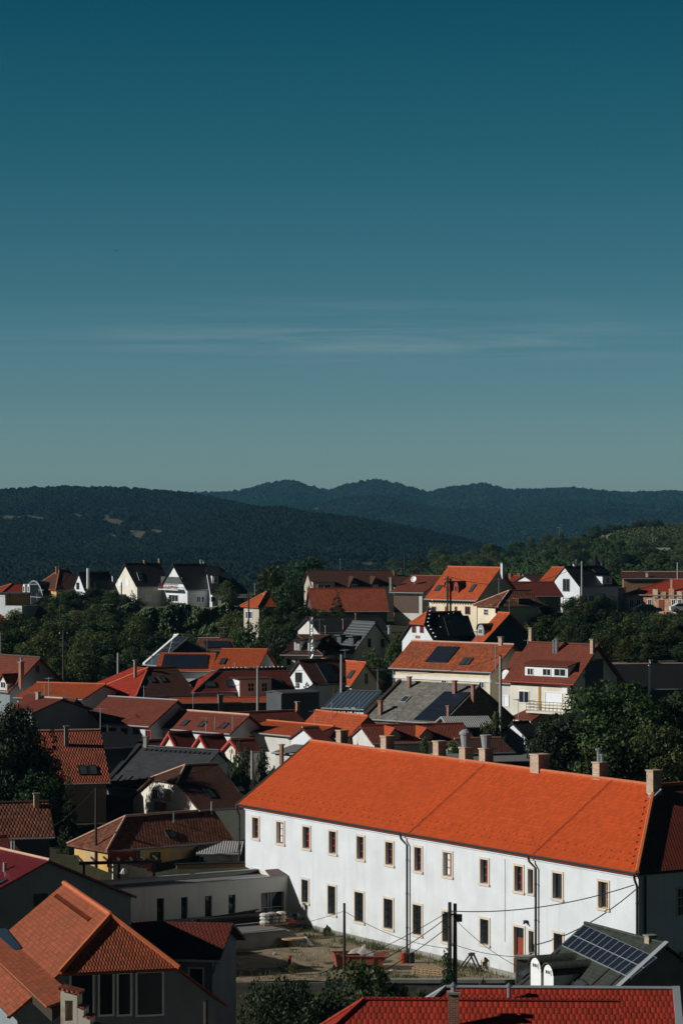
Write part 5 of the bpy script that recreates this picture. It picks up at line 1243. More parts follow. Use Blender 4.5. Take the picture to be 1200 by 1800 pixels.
# ---- upper middle
def white_snow_gable():
    h = House('white gable with two red windows and a black roof dotted with snow guards', (764, 1129), (743, 1076.5), P, ox=842, hips=(.4, 0), q=.9, Y=326, W=7.6, wall='wall_white', roof='roof_black', cap='ridge_orange', over=.3)
    L, w, ze, zr, R = h.L / 2, h.w, h.ze, h.zr, h.R; k = .4
    e = Vector((-.02, 0, .02)); o = MB().slab([[Vector(p) + e for p in ((-L, w * k, ze + R * (1 - k)), (-L, -w * k, ze + R * (1 - k)), (-L + .9 * k * w, 0, zr))]], .08).build('clipped_gable', 'roof_orange', h.root)
    h.win('L', 724, 1098.5, 731, 1112, frame='wood_red', rows=3); h.win('L', 738, 1099, 744.5, 1112.5, frame='wood_red', rows=3); h.box_on('L', 730, 1117, 738, 1122, .05, 'brick_red', 'brick_patch')
    m = MB(); n = h.plane('S')[1]; sl = Vector((0, w, R)).normalized()
    for i in range(11): sd = .8 + i * .62; fr = sd * sl.z / R; p = Vector((-L + .5 + max(0, fr - (1 - k)) * .9 * w, -w, ze)) + sl * sd; m.lathe(p + n * .05, [(.16, 0), (.13, .1), (.02, .13)], 6)
    g = random.Random(3)
    for i in range(14): p = Vector((-L + 2 + i * .75, -w, ze)) + sl * (1 + g.random() * 6); m.lathe(p + n * .05, [(.08, 0), (.06, .06), (.01, .08)], 6)
    o = m.build('snow_guards', 'trim_white', h.root); o['kind'] = 'stuff'
    h.panels([(778, 1083), (822, 1083), (834, 1118), (788, 1118)], 3, 5, frame='trim_dark')
    h = House('orange slope with one arched dormer right of the dotted black roof', (847, 1131), (896, 1078), Q, end='r', ox=826, Y=322, wall='wall_dark_grey', roof='roof_orange', cap='ridge_orange', over=.3)
    h.dormer(839, 850, 1106, 1117, 'arch', apex=1098, wall='trim_grey', roof='roof_brown', win=[(841, 1105, 848, 1115)])
    h.win('R', 890, 1104, 900, 1118, frame='trim_dark'); 
white_snow_gable()
def upper_mid():
    h = House('long coarse red pantile roof in front of the brown-roofed block', (547, 1075), (560, 1035), 6, ox=684, Y=405, W=10, wall='wall_dark_grey', roof='roof_pantile', cap='ridge_red', over=.3)
    h = House('brown-roofed block with a beige loggia and two hooded dormers', (547, 1031), (545, 1003), 8, ox=696, Y=425, W=11, wall='wall_beige', roof='roof_brown', cap='ridge_dark', over=.3, base=-16)
    h.dormer(615, 628, 1027, 1037, 'gable', apex=1013, wall='wood_dark', roof='roof_brown', win=[(618, 1027, 627, 1036)], pane='pane_blue'); h.dormer(653, 666, 1027, 1037, 'gable', apex=1013, wall='wood_dark', roof='roof_brown', win=[(655, 1028, 664, 1036)], pane='pane_blue')
    h.dormer(550, 588, 1023, 1035, 'flat', wall='wall_beige', roof='roof_brown', win=[(558, 1027, 569, 1035), (570, 1027, 581, 1035)], over=.1)
    h = House('white house with a brown shutter wall, a dim red roof and a satellite dish', (684, 1041), (722, 1012), -30, ox=744, Y=408, W=13, wall='wall_offwhite', roof='roof_red_brown', cap='ridge_red', over=.5, hips=(0, 0), quiet=False)
    h.box_on('F', 692, 1046, 735, 1077, .06, 'shutter_brown', 'shutter_wall')
    p = h.on('S', 729, 1026); d = MB(); c = p + Vector((0, -.3, .6))
    d.lathe((0, 0, 0), [(.02, 0), (.26, .05), (.45, .17), (.41, .17), (.22, .08), (.02, .04)], 14); M_ = Matrix.Translation(c) @ Matrix.Rotation(math.radians(65), 4, 'X')
    d.v = [tuple(M_ @ Vector(v)) for v in d.v]; d.tube([p - Vector((0, 0, .2)), c], .05, 6); d.build('satellite_dish', 'trim_white', h.root)
    h.chim(684, 689, 1015, 1032, 'wall_concrete', f='S')
    h = House('dark roof with a brick chimney between the brown block and the dish house', (690, 1030), (700, 1012), 8, ox=720, Y=440, W=9, wall='wall_beige', roof='roof_brown', cap='ridge_dark', quiet=True)
    h.chim(691, 698, 1003, 1014, 'brick_red', f='RIDGE')
upper_mid()
def big_orange():
    h = House('large cream house with a bright orange roof, two arched red dormers and a grey gable', (837, 1056), (879, 998), -50, end='r', ox=745, Y=385, wall='wall_cream', roof='roof_orange', cap='ridge_orange', over=.5)
    for a in (782, 797): h.dormer(a, a + 8, 1032, 1043, 'arch', apex=1023, wall='wood_red', roof='roof_brown', win=[(a + 1.5, 1030, a + 6.5, 1040)], frame='trim_pink_red')
    h.skylight([(768, 1030), (779, 1028), (772, 1038), (763, 1040)]); h.skylight([(832, 1028), (838, 1027), (830, 1040), (822, 1042)])
    for a, b in ((748, 766), (780, 785), (797, 803), (815, 826)): h.win('F', a + 2, 1066, b, 1080, frame='wood_red', cols=2)
    h.chim(879, 886, 989, 1006, 'wall_white', f='RIDGE')
    m = MB(); l, wi = h.L / 2 - h.over, h.w - h.over
    for i in range(18): x = -l + .3 + i * (2 * l - .6) / 17; m.box((x - .08, -wi - .4, h.ze - .45), (x + .08, -wi - .003, h.ze - .25))
    m.build('rafter_ends', 'wood_dark', h.root)
    h = House('lower cream house with a weathered brown hipped roof below the grey gable', (874, 1066), (875, 1038), 24, ox=955, hips=(1, 0), q=1.0, Y=372, W=7.2, wall='wall_cream', roof='roof_brown_old', cap='ridge_pink', over=.45)
    h.dormer(911, 930, 1053, 1062, 'flat', wall='wood_dark', roof='roof_brown_old'); h.win('L', 850, 1070, 858, 1082, frame='trim_white', rows=2); h.win('F', 870, 1069, 877, 1078, frame='wood_red', cols=1)
    h = House('dull red roof between the grey gable and the tall white gable', (990, 1048), (905, 1023), 10, end='r', ox=880, Y=420, W=11, wall='wall_beige', roof='roof_dark_red', cap='ridge_red', quiet=True)
    h = House('sunlit orange slope rising behind the dull red roof, left of the tall white gable', (990, 1040), (1008, 998), -40, end='r', ox=930, Y=450, W=12, wall='wall_offwhite', roof='roof_orange', cap='ridge_orange', quiet=True)
    h = House('small red-edged white gable far behind the dull red roof', (944, 1027), (934, 1011), P, L=7, Y=455, W=8, wall='wall_white', roof='roof_brown', cap='ridge_pink', quiet=True)
    h = House('far orange-red roof with two stub chimneys right of the grey gable', (925, 1028), (906, 1012), -20, end='r', ox=888, Y=470, W=9, wall='wall_offwhite', roof='roof_red', cap='ridge_red', quiet=True)
    h.chim(893, 898, 1008, 1016, 'brick_red', f='RIDGE'); h.chim(909, 914, 1008, 1016, 'brick_red', f='RIDGE')
big_orange()
def white_modern():
    h = House('tall modern white house with a steep white gable and a long black roof', (1018, 1031), (995, 996), P, ox=1088, Y=440, W=8.0, wall='wall_white', roof='roof_black', cap='trim_dark', over=.15, base=-15.8)
    h.win('L', 988.5, 1017, 1001, 1040, frame='trim_grey', rows=1); h.win('L', 989, 1051, 1002, 1068, frame='trim_dark', cols=1, pane='shutter_white')
    h.dormer(1058, 1075, 1013, 1027, 'flat', wall='wall_white', roof='roof_black', win=[(1064, 1015, 1070, 1025)])
    for a in (1022, 1034): h.win('F', a, 1046, a + 9, 1060, frame='trim_white')
    h.win('F', 1052, 1044, 1062, 1060, frame='trim_dark'); h.flue(1058, 985, 1000, .3, f='RIDGE', mat='trim_dark'); h.chim(1006, 1011, 991, 999, 'wall_white', f='RIDGE')
    h.panels([(1040, 1001), (1062, 1001), (1068, 1008), (1046, 1008)], 2, 4, frame='trim_dark')
    h = House('white cube annexe with a flat roof right of the tall modern white house', (1083, 1033), (1090, 1032), P, end='l', ox=1100, Y=450, W=5, wall='wall_white', roof='roof_flat_dark', cap=None, quiet=True, over=.05)
white_modern()
def brick_house():
    h = House('brick-fronted house with a patchy peach facade and red door, upper right', (1094, 1045), (1140, 1019), -24, ox=1260, hips=(1, 0), q=1.1, Y=445, W=11, wall='brick_facade', roof='roof_red', cap='ridge_red', over=.3, base=-15.4)
    for a in (1105, 1117, 1137, 1179, 1190): h.win('F', a, 1053, a + 8, 1069, frame='trim_white', pane='pane_blue')
    o = h.win('F', 1157, 1054, 1166, 1074, frame='wood_red', pane=None, cols=1, name='door'); 
    c, ww, hh, ax, n = h.rect('F', 1157, 1054, 1166, 1074); MB().box((c.x - ww / 2 + .05, c.y - .05, c.z - hh / 2), (c.x + ww / 2 - .05, c.y + .01, c.z + hh / 2 - .05)).build('door_leaf', 'wood_red_brown', o)
    l, wi = h.L / 2 - h.over, h.w - h.over
    A = h.on('F', 1147, 1046).x; m = MB()
    for i in range(9): x = A + i * 1.3; hh = (.9, .5, 1.0, .6, 1.1, .6, .9, .5, .8)[i]; m.box((x, -wi - .25, h.ze - .4), (x + .85, -wi + .1, h.ze + hh))
    m.build('battered_parapet', 'brick_facade', h.root); h.chim(1177, 1182, 1018, 1040, 'brick_facade'); h.chim(1121, 1124, 1033, 1040, 'brick_pale')
    h = House('long low brown-tiled roof with white end gable behind the brick-fronted house', (1092, 1017), (1098, 1005), -4, ox=1240, Y=520, W=9, wall='wall_brown', roof='roof_brown', cap='ridge_pink', quiet=True)
    h.chim(1134, 1138, 1006, 1014, 'wall_white')
brick_house()

# ---- upper left: the black-roofed row on the plateau
def black_row():
    h = House('cream house with a black roof and two white shutters in its gable', (240, 1031), (216, 991), 30, ox=303, Y=482, W=9.5, wall='wall_pale_cream', roof='roof_black', cap='ridge_dark', over=.3, base=-15.3)
    h.win('L', 207.5, 1018, 215, 1030, pane='shutter_white', cols=1); h.win('L', 220, 1018, 227.5, 1030, pane='shutter_white', cols=1)
    h.box_on('L', 207, 991, 225, 1003, .03, 'wood_red', 'gable_boarding') if False else None
    h.win('F', 256, 1045, 267, 1057, frame='trim_white', pane='shutter_white')
    h.box_on('L', 204, 1044, 222, 1060, 1.6, 'pane_blue', 'porch')
    h.chim(252, 258, 985, 994, 'brick_red', f='RIDGE'); h.chim(278, 285, 982, 994, 'brick_red', f='RIDGE')
    h.panels([(240, 1006), (247, 1006), (252, 1021), (245, 1021)], 2, 1, frame='trim_grey')
    h = House('white house with a flower-filled balcony in its gable and a steep black roof', (328, 1037), (301, 992), 30, ox=388, Y=476, W=10.5, wall='wall_white', roof='roof_black', cap='ridge_dark', over=.35, base=-15.3)
    h.box_on('L', 284, 1014, 321, 1026, .1, 'wall_dark_grey', 'loggia_shade'); c, ww, hh, ax, n = h.rect('L', 289, 1026, 324, 1037)  # dark panel on the gable stands in for the shade inside the loggia
    b = MB().box((c.x - 1.2, -ww / 2 + c.y, c.z - hh / 2), (c.x, ww / 2 + c.y, c.z - hh / 2 + .15)).build('balcony', 'wall_white', h.root)
    m = MB()
    for i in range(17): y = c.y - ww / 2 + ww * i / 16; m.tube([(c.x - 1.15, y, c.z - hh / 2), (c.x - 1.15, y, c.z + hh / 2 - .1)], .03, 4)
    m.tube([(c.x - 1.15, c.y - ww / 2, c.z + hh / 2 - .1), (c.x - 1.15, c.y + ww / 2, c.z + hh / 2 - .1)], .05, 4); m.build('railing', 'wood_dark', b)
    g = random.Random(5); m = MB()
    for i in range(60): y = c.y + (g.random() - .5) * ww * .92; m.lathe((c.x - 1.3 + g.random() * .2, y, c.z - .25 + g.random() * .5), [(.02, -.08), (.09, 0), (.02, .08)], 5)
    m.build('flower_box', 'flower_red', b)['kind'] = 'stuff'
    h.win('L', 308, 1015, 316, 1026); h.win('L', 297, 1045, 314, 1058, cols=3); h.win('F', 345, 1048, 353, 1059); h.win('F', 354, 1048, 359, 1059, cols=1)
    h.flue(353, 983, 998, .16, f='RIDGE'); h.chim(357, 361, 985, 997, 'wall_white', f='RIDGE')
    h = House('black-roofed house with one white dormer and a sharp hip on its right', (395, 1044), (413, 996), 10, end='r', ox=370, Y=474, W=12, wall='wall_white', roof='roof_black', cap='trim_dark', over=.35, base=-15.3)
    House_ext = MB().slab([[(h.L / 2, -h.w, h.ze), (h.L / 2 + 5.2, 0, h.ze), (h.L / 2, 0, h.zr)], [(h.L / 2 + 5.2, 0, h.ze), (h.L / 2, h.w, h.ze), (h.L / 2, 0, h.zr)]], .16).build('hip_roof', 'roof_black', h.root)
    h.dormer(373, 384, 1012, 1026, 'flat', wall='trim_white', roof='roof_black', win=[(376, 1014, 382, 1024)])
    h.panels([(390, 1006), (408, 1007), (406, 1032), (386, 1032)], 5, 3, frame='trim_dark'); h.win('F', 371, 1049, 379, 1058); h.win('F', 386, 1046, 398, 1056, frame='trim_white')
    h = House('flat dark lean-to below the sharp hip of the black-roofed house', (446, 1050), (440, 1044), 10, end='r', ox=386, W=5, Y=466, wall='wall_dark_grey', roof='roof_flat_dark', cap=None, quiet=True, base=-15.3, name='lean_to', cat='shed')
    h = House('low house with a narrow white gable, a dark brown roof and a tall pale flue', (149, 1038), (136, 1006), 30, ox=204, Y=486, W=5.4, wall='wall_white', roof='roof_black', cap='ridge_dark', over=.25, base=-15.3)
    h.win('L', 135, 1024, 140, 1036, frame='wood_dark', cols=1, rows=2); h.flue(155, 999, 1034, .25, mat='trim_white', hat=False); h.chim(197, 201, 1012, 1022, 'wall_white')
    h.panels([(166, 1025), (176, 1025), (178, 1032), (168, 1032)], 1, 2)
    h = House('house with an orange hip, a dark brown slope and a tall rounded glass bay', (98, 1037), (92, 1002), 30, ox=145, hips=(1, 0), q=.6, Y=488, W=10, wall='wall_yellow', roof='roof_brown', cap='ridge_orange', over=.3, base=-15.3)
    L, w, ze, zr = h.L / 2, h.w, h.ze, h.zr; k = 1.1 * w; e = Vector((0, 0, .03))
    MB().slab([[Vector(p) + e for p in ((-L - .02, w, ze), (-L - .02, -w, ze), (-L + k, 0, zr + .02))]], .1).build('hip_roof', 'roof_red', h.root)  # sunlit hip redder than the shaded brown slope: light put into the colour
    # glass bay: barrel front standing on the left side
    c, ww, hh, ax, n = h.rect('L', 59, 1021, 92, 1067); zt = c.z + hh / 2; zb = c.z - hh / 2; rr = ww / 2; x0 = c.x - 1.6
    arc = [(c.y + rr * math.cos(t), zt - rr + rr * math.sin(t)) for t in np.linspace(0, math.pi, 13)]
    bay = MB().prism([(x0, c.y + rr, zb)] + [(x0, a, b_) for a, b_ in arc] + [(x0, c.y - rr, zb)], (2.2, 0, 0)).build('glass_bay', 'pane_big', h.root)
    m = MB()
    pts = [(x0 - .03, c.y + rr, zb)] + [(x0 - .03, a, b_) for a, b_ in arc] + [(x0 - .03, c.y - rr, zb)]; m.tube(pts, .13, 6)
    for fy in (-.33, .33): m.box((x0 - .06, c.y + fy * rr - .05, zb), (x0, c.y + fy * rr + .05, zt - .1))
    for fz in (.38, .66): m.box((x0 - .05, c.y - rr, zb + hh * fz), (x0, c.y + rr, zb + hh * fz + .1))
    m.build('bay_frame', 'trim_grey', bay)
    h.chim(98, 102, 996, 1006, 'brick_red', f='RIDGE'); h.chim(103, 107, 996, 1006, 'brick_red', f='RIDGE'); h.win('F', 103, 1030, 112, 1040, frame='wood_dark')
    h = House('small orange-roofed porch with two little arched white dormers, left of the glass bay', (57, 1044), (52, 1026), 30, end='r', hips=(1, 0), L=6, Y=484, W=8, wall='wall_yellow', roof='roof_red', cap='ridge_orange', quiet=True, base=-15.3)
    for a in (40, 48):
        p = h.on('HL', a + 3, 1037); m = MB().prism([(p.x - .05, p.y - .45, p.z - .6), (p.x - .05, p.y + .45, p.z - .6), (p.x - .05, p.y + .45, p.z + .5), (p.x - .05, p.y + .3, p.z + .85), (p.x - .05, p.y, p.z + 1.0), (p.x - .05, p.y - .3, p.z + .85), (p.x - .05, p.y - .45, p.z + .5)], (1.6, 0, 0)); o = m.build('dormer', 'trim_white', h.root)
        MB().box((p.x - .1, p.y - .22, p.z - .25), (p.x - .06, p.y + .22, p.z + .6)).build('pane', 'pane_dark', o)
black_row()
def small_orange_hip():
    h = House('small cottage with an orange hipped roof among the dark trees', (453, 1067), (462, 1040), 28, ox=486, hips=(1, 0), q=1.0, Y=395, W=5.6, wall='wall_beige', roof='roof_orange', cap='ridge_orange', over=.4, name='cottage')
    h.win('L', 438, 1074, 444, 1088); h.win('L', 432, 1074, 436, 1088, cols=1)
small_orange_hip()
def solar_house():
    h = House('steep blue-black roof edged in white below the green slope', (252, 1168), (312, 1116.5), -50, ox=291, hips=(0, 1), q=1, Y=330, wall='wall_white', roof='roof_metal_blue', cap='trim_white', over=.3)
    L, w, ze, zr = h.L / 2, h.w, h.ze, h.zr
    MB().obox((-L - .1, -w, ze + .02), (.4, 0, 0), (0, w, h.R), (0, 0, .16)).build('verge', 'trim_white', h.root)
    h.panels([(311, 1120), (331, 1121), (298, 1149), (268, 1152)], 3, 3, frame='zinc')
    h = House('lower orange-framed roof filled by two rows of black solar panels', (272, 1180), (286, 1149), -4, ox=372, Y=318, W=9, wall='wall_white', roof='roof_orange', cap='ridge_orange', over=.3)
    h.panels([(289, 1151.5), (366, 1152), (363, 1176), (283, 1176)], 2, 7, frame='trim_dark')
    h = House('plain orange roof with one roof window right of the solar-filled roof', (370, 1178), (381, 1141), -12, ox=452, Y=314, W=10, wall='wall_white', roof='roof_orange', cap='ridge_orange', over=.25)
    h.skylight([(390, 1158), (397, 1158), (395, 1168), (387, 1168)]); h.flue(413, 1165, 1174, .06, hat=False)
    h = House('low brown roof with one row of solar panels and a brick chimney', (352, 1144), (348, 1122), 6, ox=412, Y=348, W=9, wall='wall_beige', roof='roof_brown_old', cap='ridge_pink', quiet=True)
    h.panels([(358, 1128), (402, 1128), (408, 1139), (362, 1140)], 1, 6); h.chim(385.5, 390.5, 1113, 1127, 'brick_red', f='RIDGE')
solar_house()
def right_edge():
    h = House('long black-brown roof at the right edge behind the big walnut trees', (1085, 1212), (1092, 1168), 10, ox=1260, Y=290, W=11, wall='wall_dark_grey', roof='roof_black', cap='ridge_pink', over=.3)
    h.chim(1141, 1146, 1160, 1169, 'brick_pale', f='RIDGE')
    h = House('short strip of orange tiles on a shaded shed left of the long black-brown roof', (1079, 1175), (1083, 1167), 8, ox=1108, Y=296, W=4, wall='brick_rubble', roof='roof_orange', cap='ridge_pink', quiet=True, name='shed', cat='shed')
    h = House('house with a dull pinkish red roof glimpsed between the big walnut trees on the right', (1140, 1292), (1150, 1262), Q + 20, ox=1240, Y=262, W=10, wall='wall_offwhite', roof='roof_red_brown', cap='trim_grey', quiet=True)
right_edge()
for r_ in REPORT: print('CHECK', r_)
def aerials():
    g = random.Random(40)
    for i, h in enumerate(HOUSES):
        if h is MAIN or i % 2 or not 238 < h.Y < 460 or h.R < 1: continue
        x = g.uniform(-.3, .4) * h.L; z = h.zr; t = g.uniform(1.2, 2.4); a = g.uniform(0, 3.14); c, s_ = math.cos(a), math.sin(a)
        m = MB().tube([(x, .1, z - .4), (x, .1, z + t)], .03, 5).tube([(x - .55 * c, .1 - .55 * s_, z + t - .15), (x + .55 * c, .1 + .55 * s_, z + t - .15)], .022, 4)
        for k in (-.5, -.3, -.1, .1, .3, .5): m.tube([(x + k * c + .28 * s_, .1 + k * s_ - .28 * c, z + t - .12), (x + k * c - .28 * s_, .1 + k * s_ + .28 * c, z + t - .12)], .014, 4)
        m.build('tv_aerial', 'zinc', h.root)
aerials()
# ------------------------------------------------------------------ low modern wing on the terrace, its deck and steps
WALL_R = MAIN.M @ MAIN.on('F', 507, 1617)
def terrace_wing():
    Y = WALL_R.y
    h = House('low flat-roofed taupe wing with four slit windows and a glass door', (507, 1540), (507, 1539), P, end='r', ox=172, Y=Y, W=5.0, wall='wall_taupe', roof='roof_flat_grey', walls=False, quiet=True, base=-32.6, name='terrace_wing', cat='building', over=0.0, cap=None, gutter=None)
    for c in list(h.root.children): bpy.data.objects.remove(c)
    L, w, ze = h.L / 2, h.w, h.ze; holes = []; items = []
    for r_, kind in (((276, 1579, 288.6, 1621), 'slit'), ((318.7, 1577, 330, 1623), 'slit'), ((360.5, 1575, 372.5, 1621), 'slit'), ((401.7, 1573, 414, 1613), 'slit'), ((458.7, 1568, 499, 1617), 'door')):
        c, ww, hh, ax, n = h.rect('F', *r_); holes.append((c.x - ww / 2, c.z - hh / 2, c.x + ww / 2, c.z + hh / 2)); items.append((kind, holes[-1]))
    m = wall_with_holes(-L, L, 0, ze, holes, .35); m.v = [(x, y - w, z) for x, y, z in m.v]
    m.add([(-L, -w, 0), (-L, w, 0), (-L, w, ze), (-L, -w, ze)], [(0, 3, 2, 1)]).add([(-L, w, 0), (L, w, 0), (L, w, ze), (-L, w, ze)], [(1, 0, 3, 2)]).add([(L, w, 0), (L, -w + .01, 0), (L, -w + .01, ze), (L, w, ze)], [(1, 0, 3, 2)])
    m.build('wall', 'wall_taupe', h.root)
    MB().box((-L + .3, -w + .3, ze - .5), (L, w - .3, ze - .3)).build('roof', 'roof_flat_grey', h.root)
    MB().box((-L - .05, -w - .05, ze + .002), (L, -w + .35, ze + .07)).box((-L - .05, w - .35, ze + .002), (L, w + .05, ze + .07)).box((-L - .05, -w + .352, ze + .002), (-L + .3, w - .352, ze + .07)).build('coping', 'trim_grey', h.root)
    MB().slab([[(L - 1.6, -w + .1, ze + .1), (L + .1, -w + .1, ze + .1), (L + .1, -w + 1.6, ze + .42), (L - 1.2, -w + 1.6, ze + .42)]], .08).build('flashing_roof', 'roof_brown_sheet', h.root)
    for kind, (a, b, c, d) in items:
        y = -w + .22; f = MB(); t = .06
        f.box((a, y, b), (a + t, y + .08, d)).box((c - t, y, b), (c, y + .08, d)).box((a + t, y, b), (c - t, y + .08, b + t)).box((a + t, y, d - t), (c - t, y + .08, d))
        if kind == 'door':
            for k in (.38, .5): f.box((a + (c - a) * k - .05, y - .002, b + t), (a + (c - a) * k + .05, y + .078, d - t))
            f.box((a + t, y + .004, b + .95), (c - t, y + .07, b + 1.02))
        o = f.build('glass_door' if kind == 'door' else 'window', 'trim_grey' if kind == 'door' else 'trim_dark', h.root)
        MB().box((a + .02, y + .03, b + .02), (c - .02, y + .04, d - .02)).build('pane', 'pane_big', o)
    return h
TW = terrace_wing()
def terrace():
    z0 = -31.28 - TW.base; L, w = TW.L / 2, TW.w
    c = TW.hit(501, 1634, (0, 0, z0), (0, 0, 1)); xr, yf = c.x, c.y
    o = empty('terrace', 'raised concrete deck along the low taupe wing, above the sandy yard', 'terrace', tuple(TW.root.location), TW.th)
    MB().box((-L - 1, yf, 0), (xr, -w - .02, z0 - .12)).build('retaining_face', 'wall_concrete', o)
    MB().box((-L - 1, yf - .08, z0 - .12), (xr + .08, -w - .02, z0)).build('deck', 'roof_flat_grey', o)
    st = empty('steps', 'four concrete steps from the deck down to the yard, partly under red sheeting', 'steps', tuple(TW.root.location), TW.th)
    m = MB(); n = 5; wd = min(L - xr - .3, 2.6)
    for i in range(n): m.box((xr + .1 + i * wd / n, yf + .2, .05), (xr + .1 + (i + 1) * wd / n - .003, -w - .05, z0 - (i + .4) * z0 / (n + .5)))
    m.build('step_block', 'wall_concrete', st)
    M_ = TW.M
    def place(x, y, zz=z0): return M_ @ TW.hit(x, y, (0, 0, zz), (0, 0, 1))
    # things lying on the deck
    g = random.Random(4)
    p = place(480, 1625); o = empty('pallet', 'stack of cement bags on a pallet, on the deck beside the glass door', 'pallet', p, TW.th)
    m = MB()
    for i in range(3): m.box((-1.1, -.5 + i * .42, 0), (1.1, -.4 + i * .42, .1))
    for i in range(7): m.box((-1.1 + i * .32, -.55, .1), (-.86 + i * .32, .55, .13))
    m.build('base', 'wood_pale', o)
    for i in range(9):
        k = i % 3; l = i // 3
        b = MB().lathe((-.75 + k * .72 + g.uniform(-.06, .06), g.uniform(-.1, .1), .14 + l * .27), [(.22, 0), (.38, .05), (.4, .15), (.3, .24), (.05, .26)], 9); b.build('bag', ('bag_white', 'debris', 'trim_stone')[i % 3], o)
    p = place(418, 1626); o = empty('pipe_heap', 'long dark heap of pipes and planks in front of the slit windows', 'pipes', p, TW.th)
    for i in range(16):
        a = Vector((-3.6 + g.uniform(-.5, .5), g.uniform(-.4, .5), .12 + (i % 4) * .16)); b = a + Vector((6.4 + g.uniform(-1.4, 1.0), g.uniform(-.5, .5), g.uniform(-.05, .45))); MB().tube([a, b], g.uniform(.05, .13), 7).build('pipe', 'rubber' if i % 3 else 'wood_dark', o)
    p = place(506, 1622); tag(crumple('plastic_sheet', p, .9, .7, .2, 'rust_red', 3), 'crumpled red plastic sheet draped over the steps of the deck', 'sheet')
    p = place(515, 1616); tag(crumple('rubble_bag', p, .9, .6, .5, 'rubber', 4), 'black sack slumped where the steps meet the white building', 'sack')
    for (x, y) in ((333, 1628), (345, 1631)):
        p = place(x, y); o = empty('timber_stack', 'low stack of grey planks on the deck %s' % ('near the second slit window' if x < 340 else 'at its front edge'), 'timber', p, TW.th)
        m = MB()
        for i in range(6): m.box((-.9, -.5 + i * .17, 0), (.9 + g.uniform(-.2, .2), -.36 + i * .17, .16 + .1 * (i % 2)))
        m.build('plank_bundle', 'debris', o)
def crumple(name, p, rx, ry, hz, mat, seed, n=18, sub=None):
    t = np.linspace(-1, 1, n); U, V = np.meshgrid(t, t); r = np.sqrt(U ** 2 + V ** 2)
    Z = hz * np.sqrt(np.clip(1 - r ** 2, 0, 1)) * (1 + .5 * noise2(U * 3, V * 3, seed, 3)) + .03 * noise2(U * 9, V * 9, seed + 1, 2) * (r < .95)
    m = MB(); m.v = [(rx * u * (1 + .15 * math.sin(5 * v + seed)), ry * v, max(z, 0)) for u, v, z in zip(U.ravel(), V.ravel(), Z.ravel())]
    m.f = [(i * n + j, i * n + j + 1, (i + 1) * n + j + 1, (i + 1) * n + j) for i in range(n - 1) for j in range(n - 1) if (abs(t[i] + t[i + 1]) / 2) ** 2 + (abs(t[j] + t[j + 1]) / 2) ** 2 < 1]
    return m.build(name, mat, None, loc=p)
terrace()
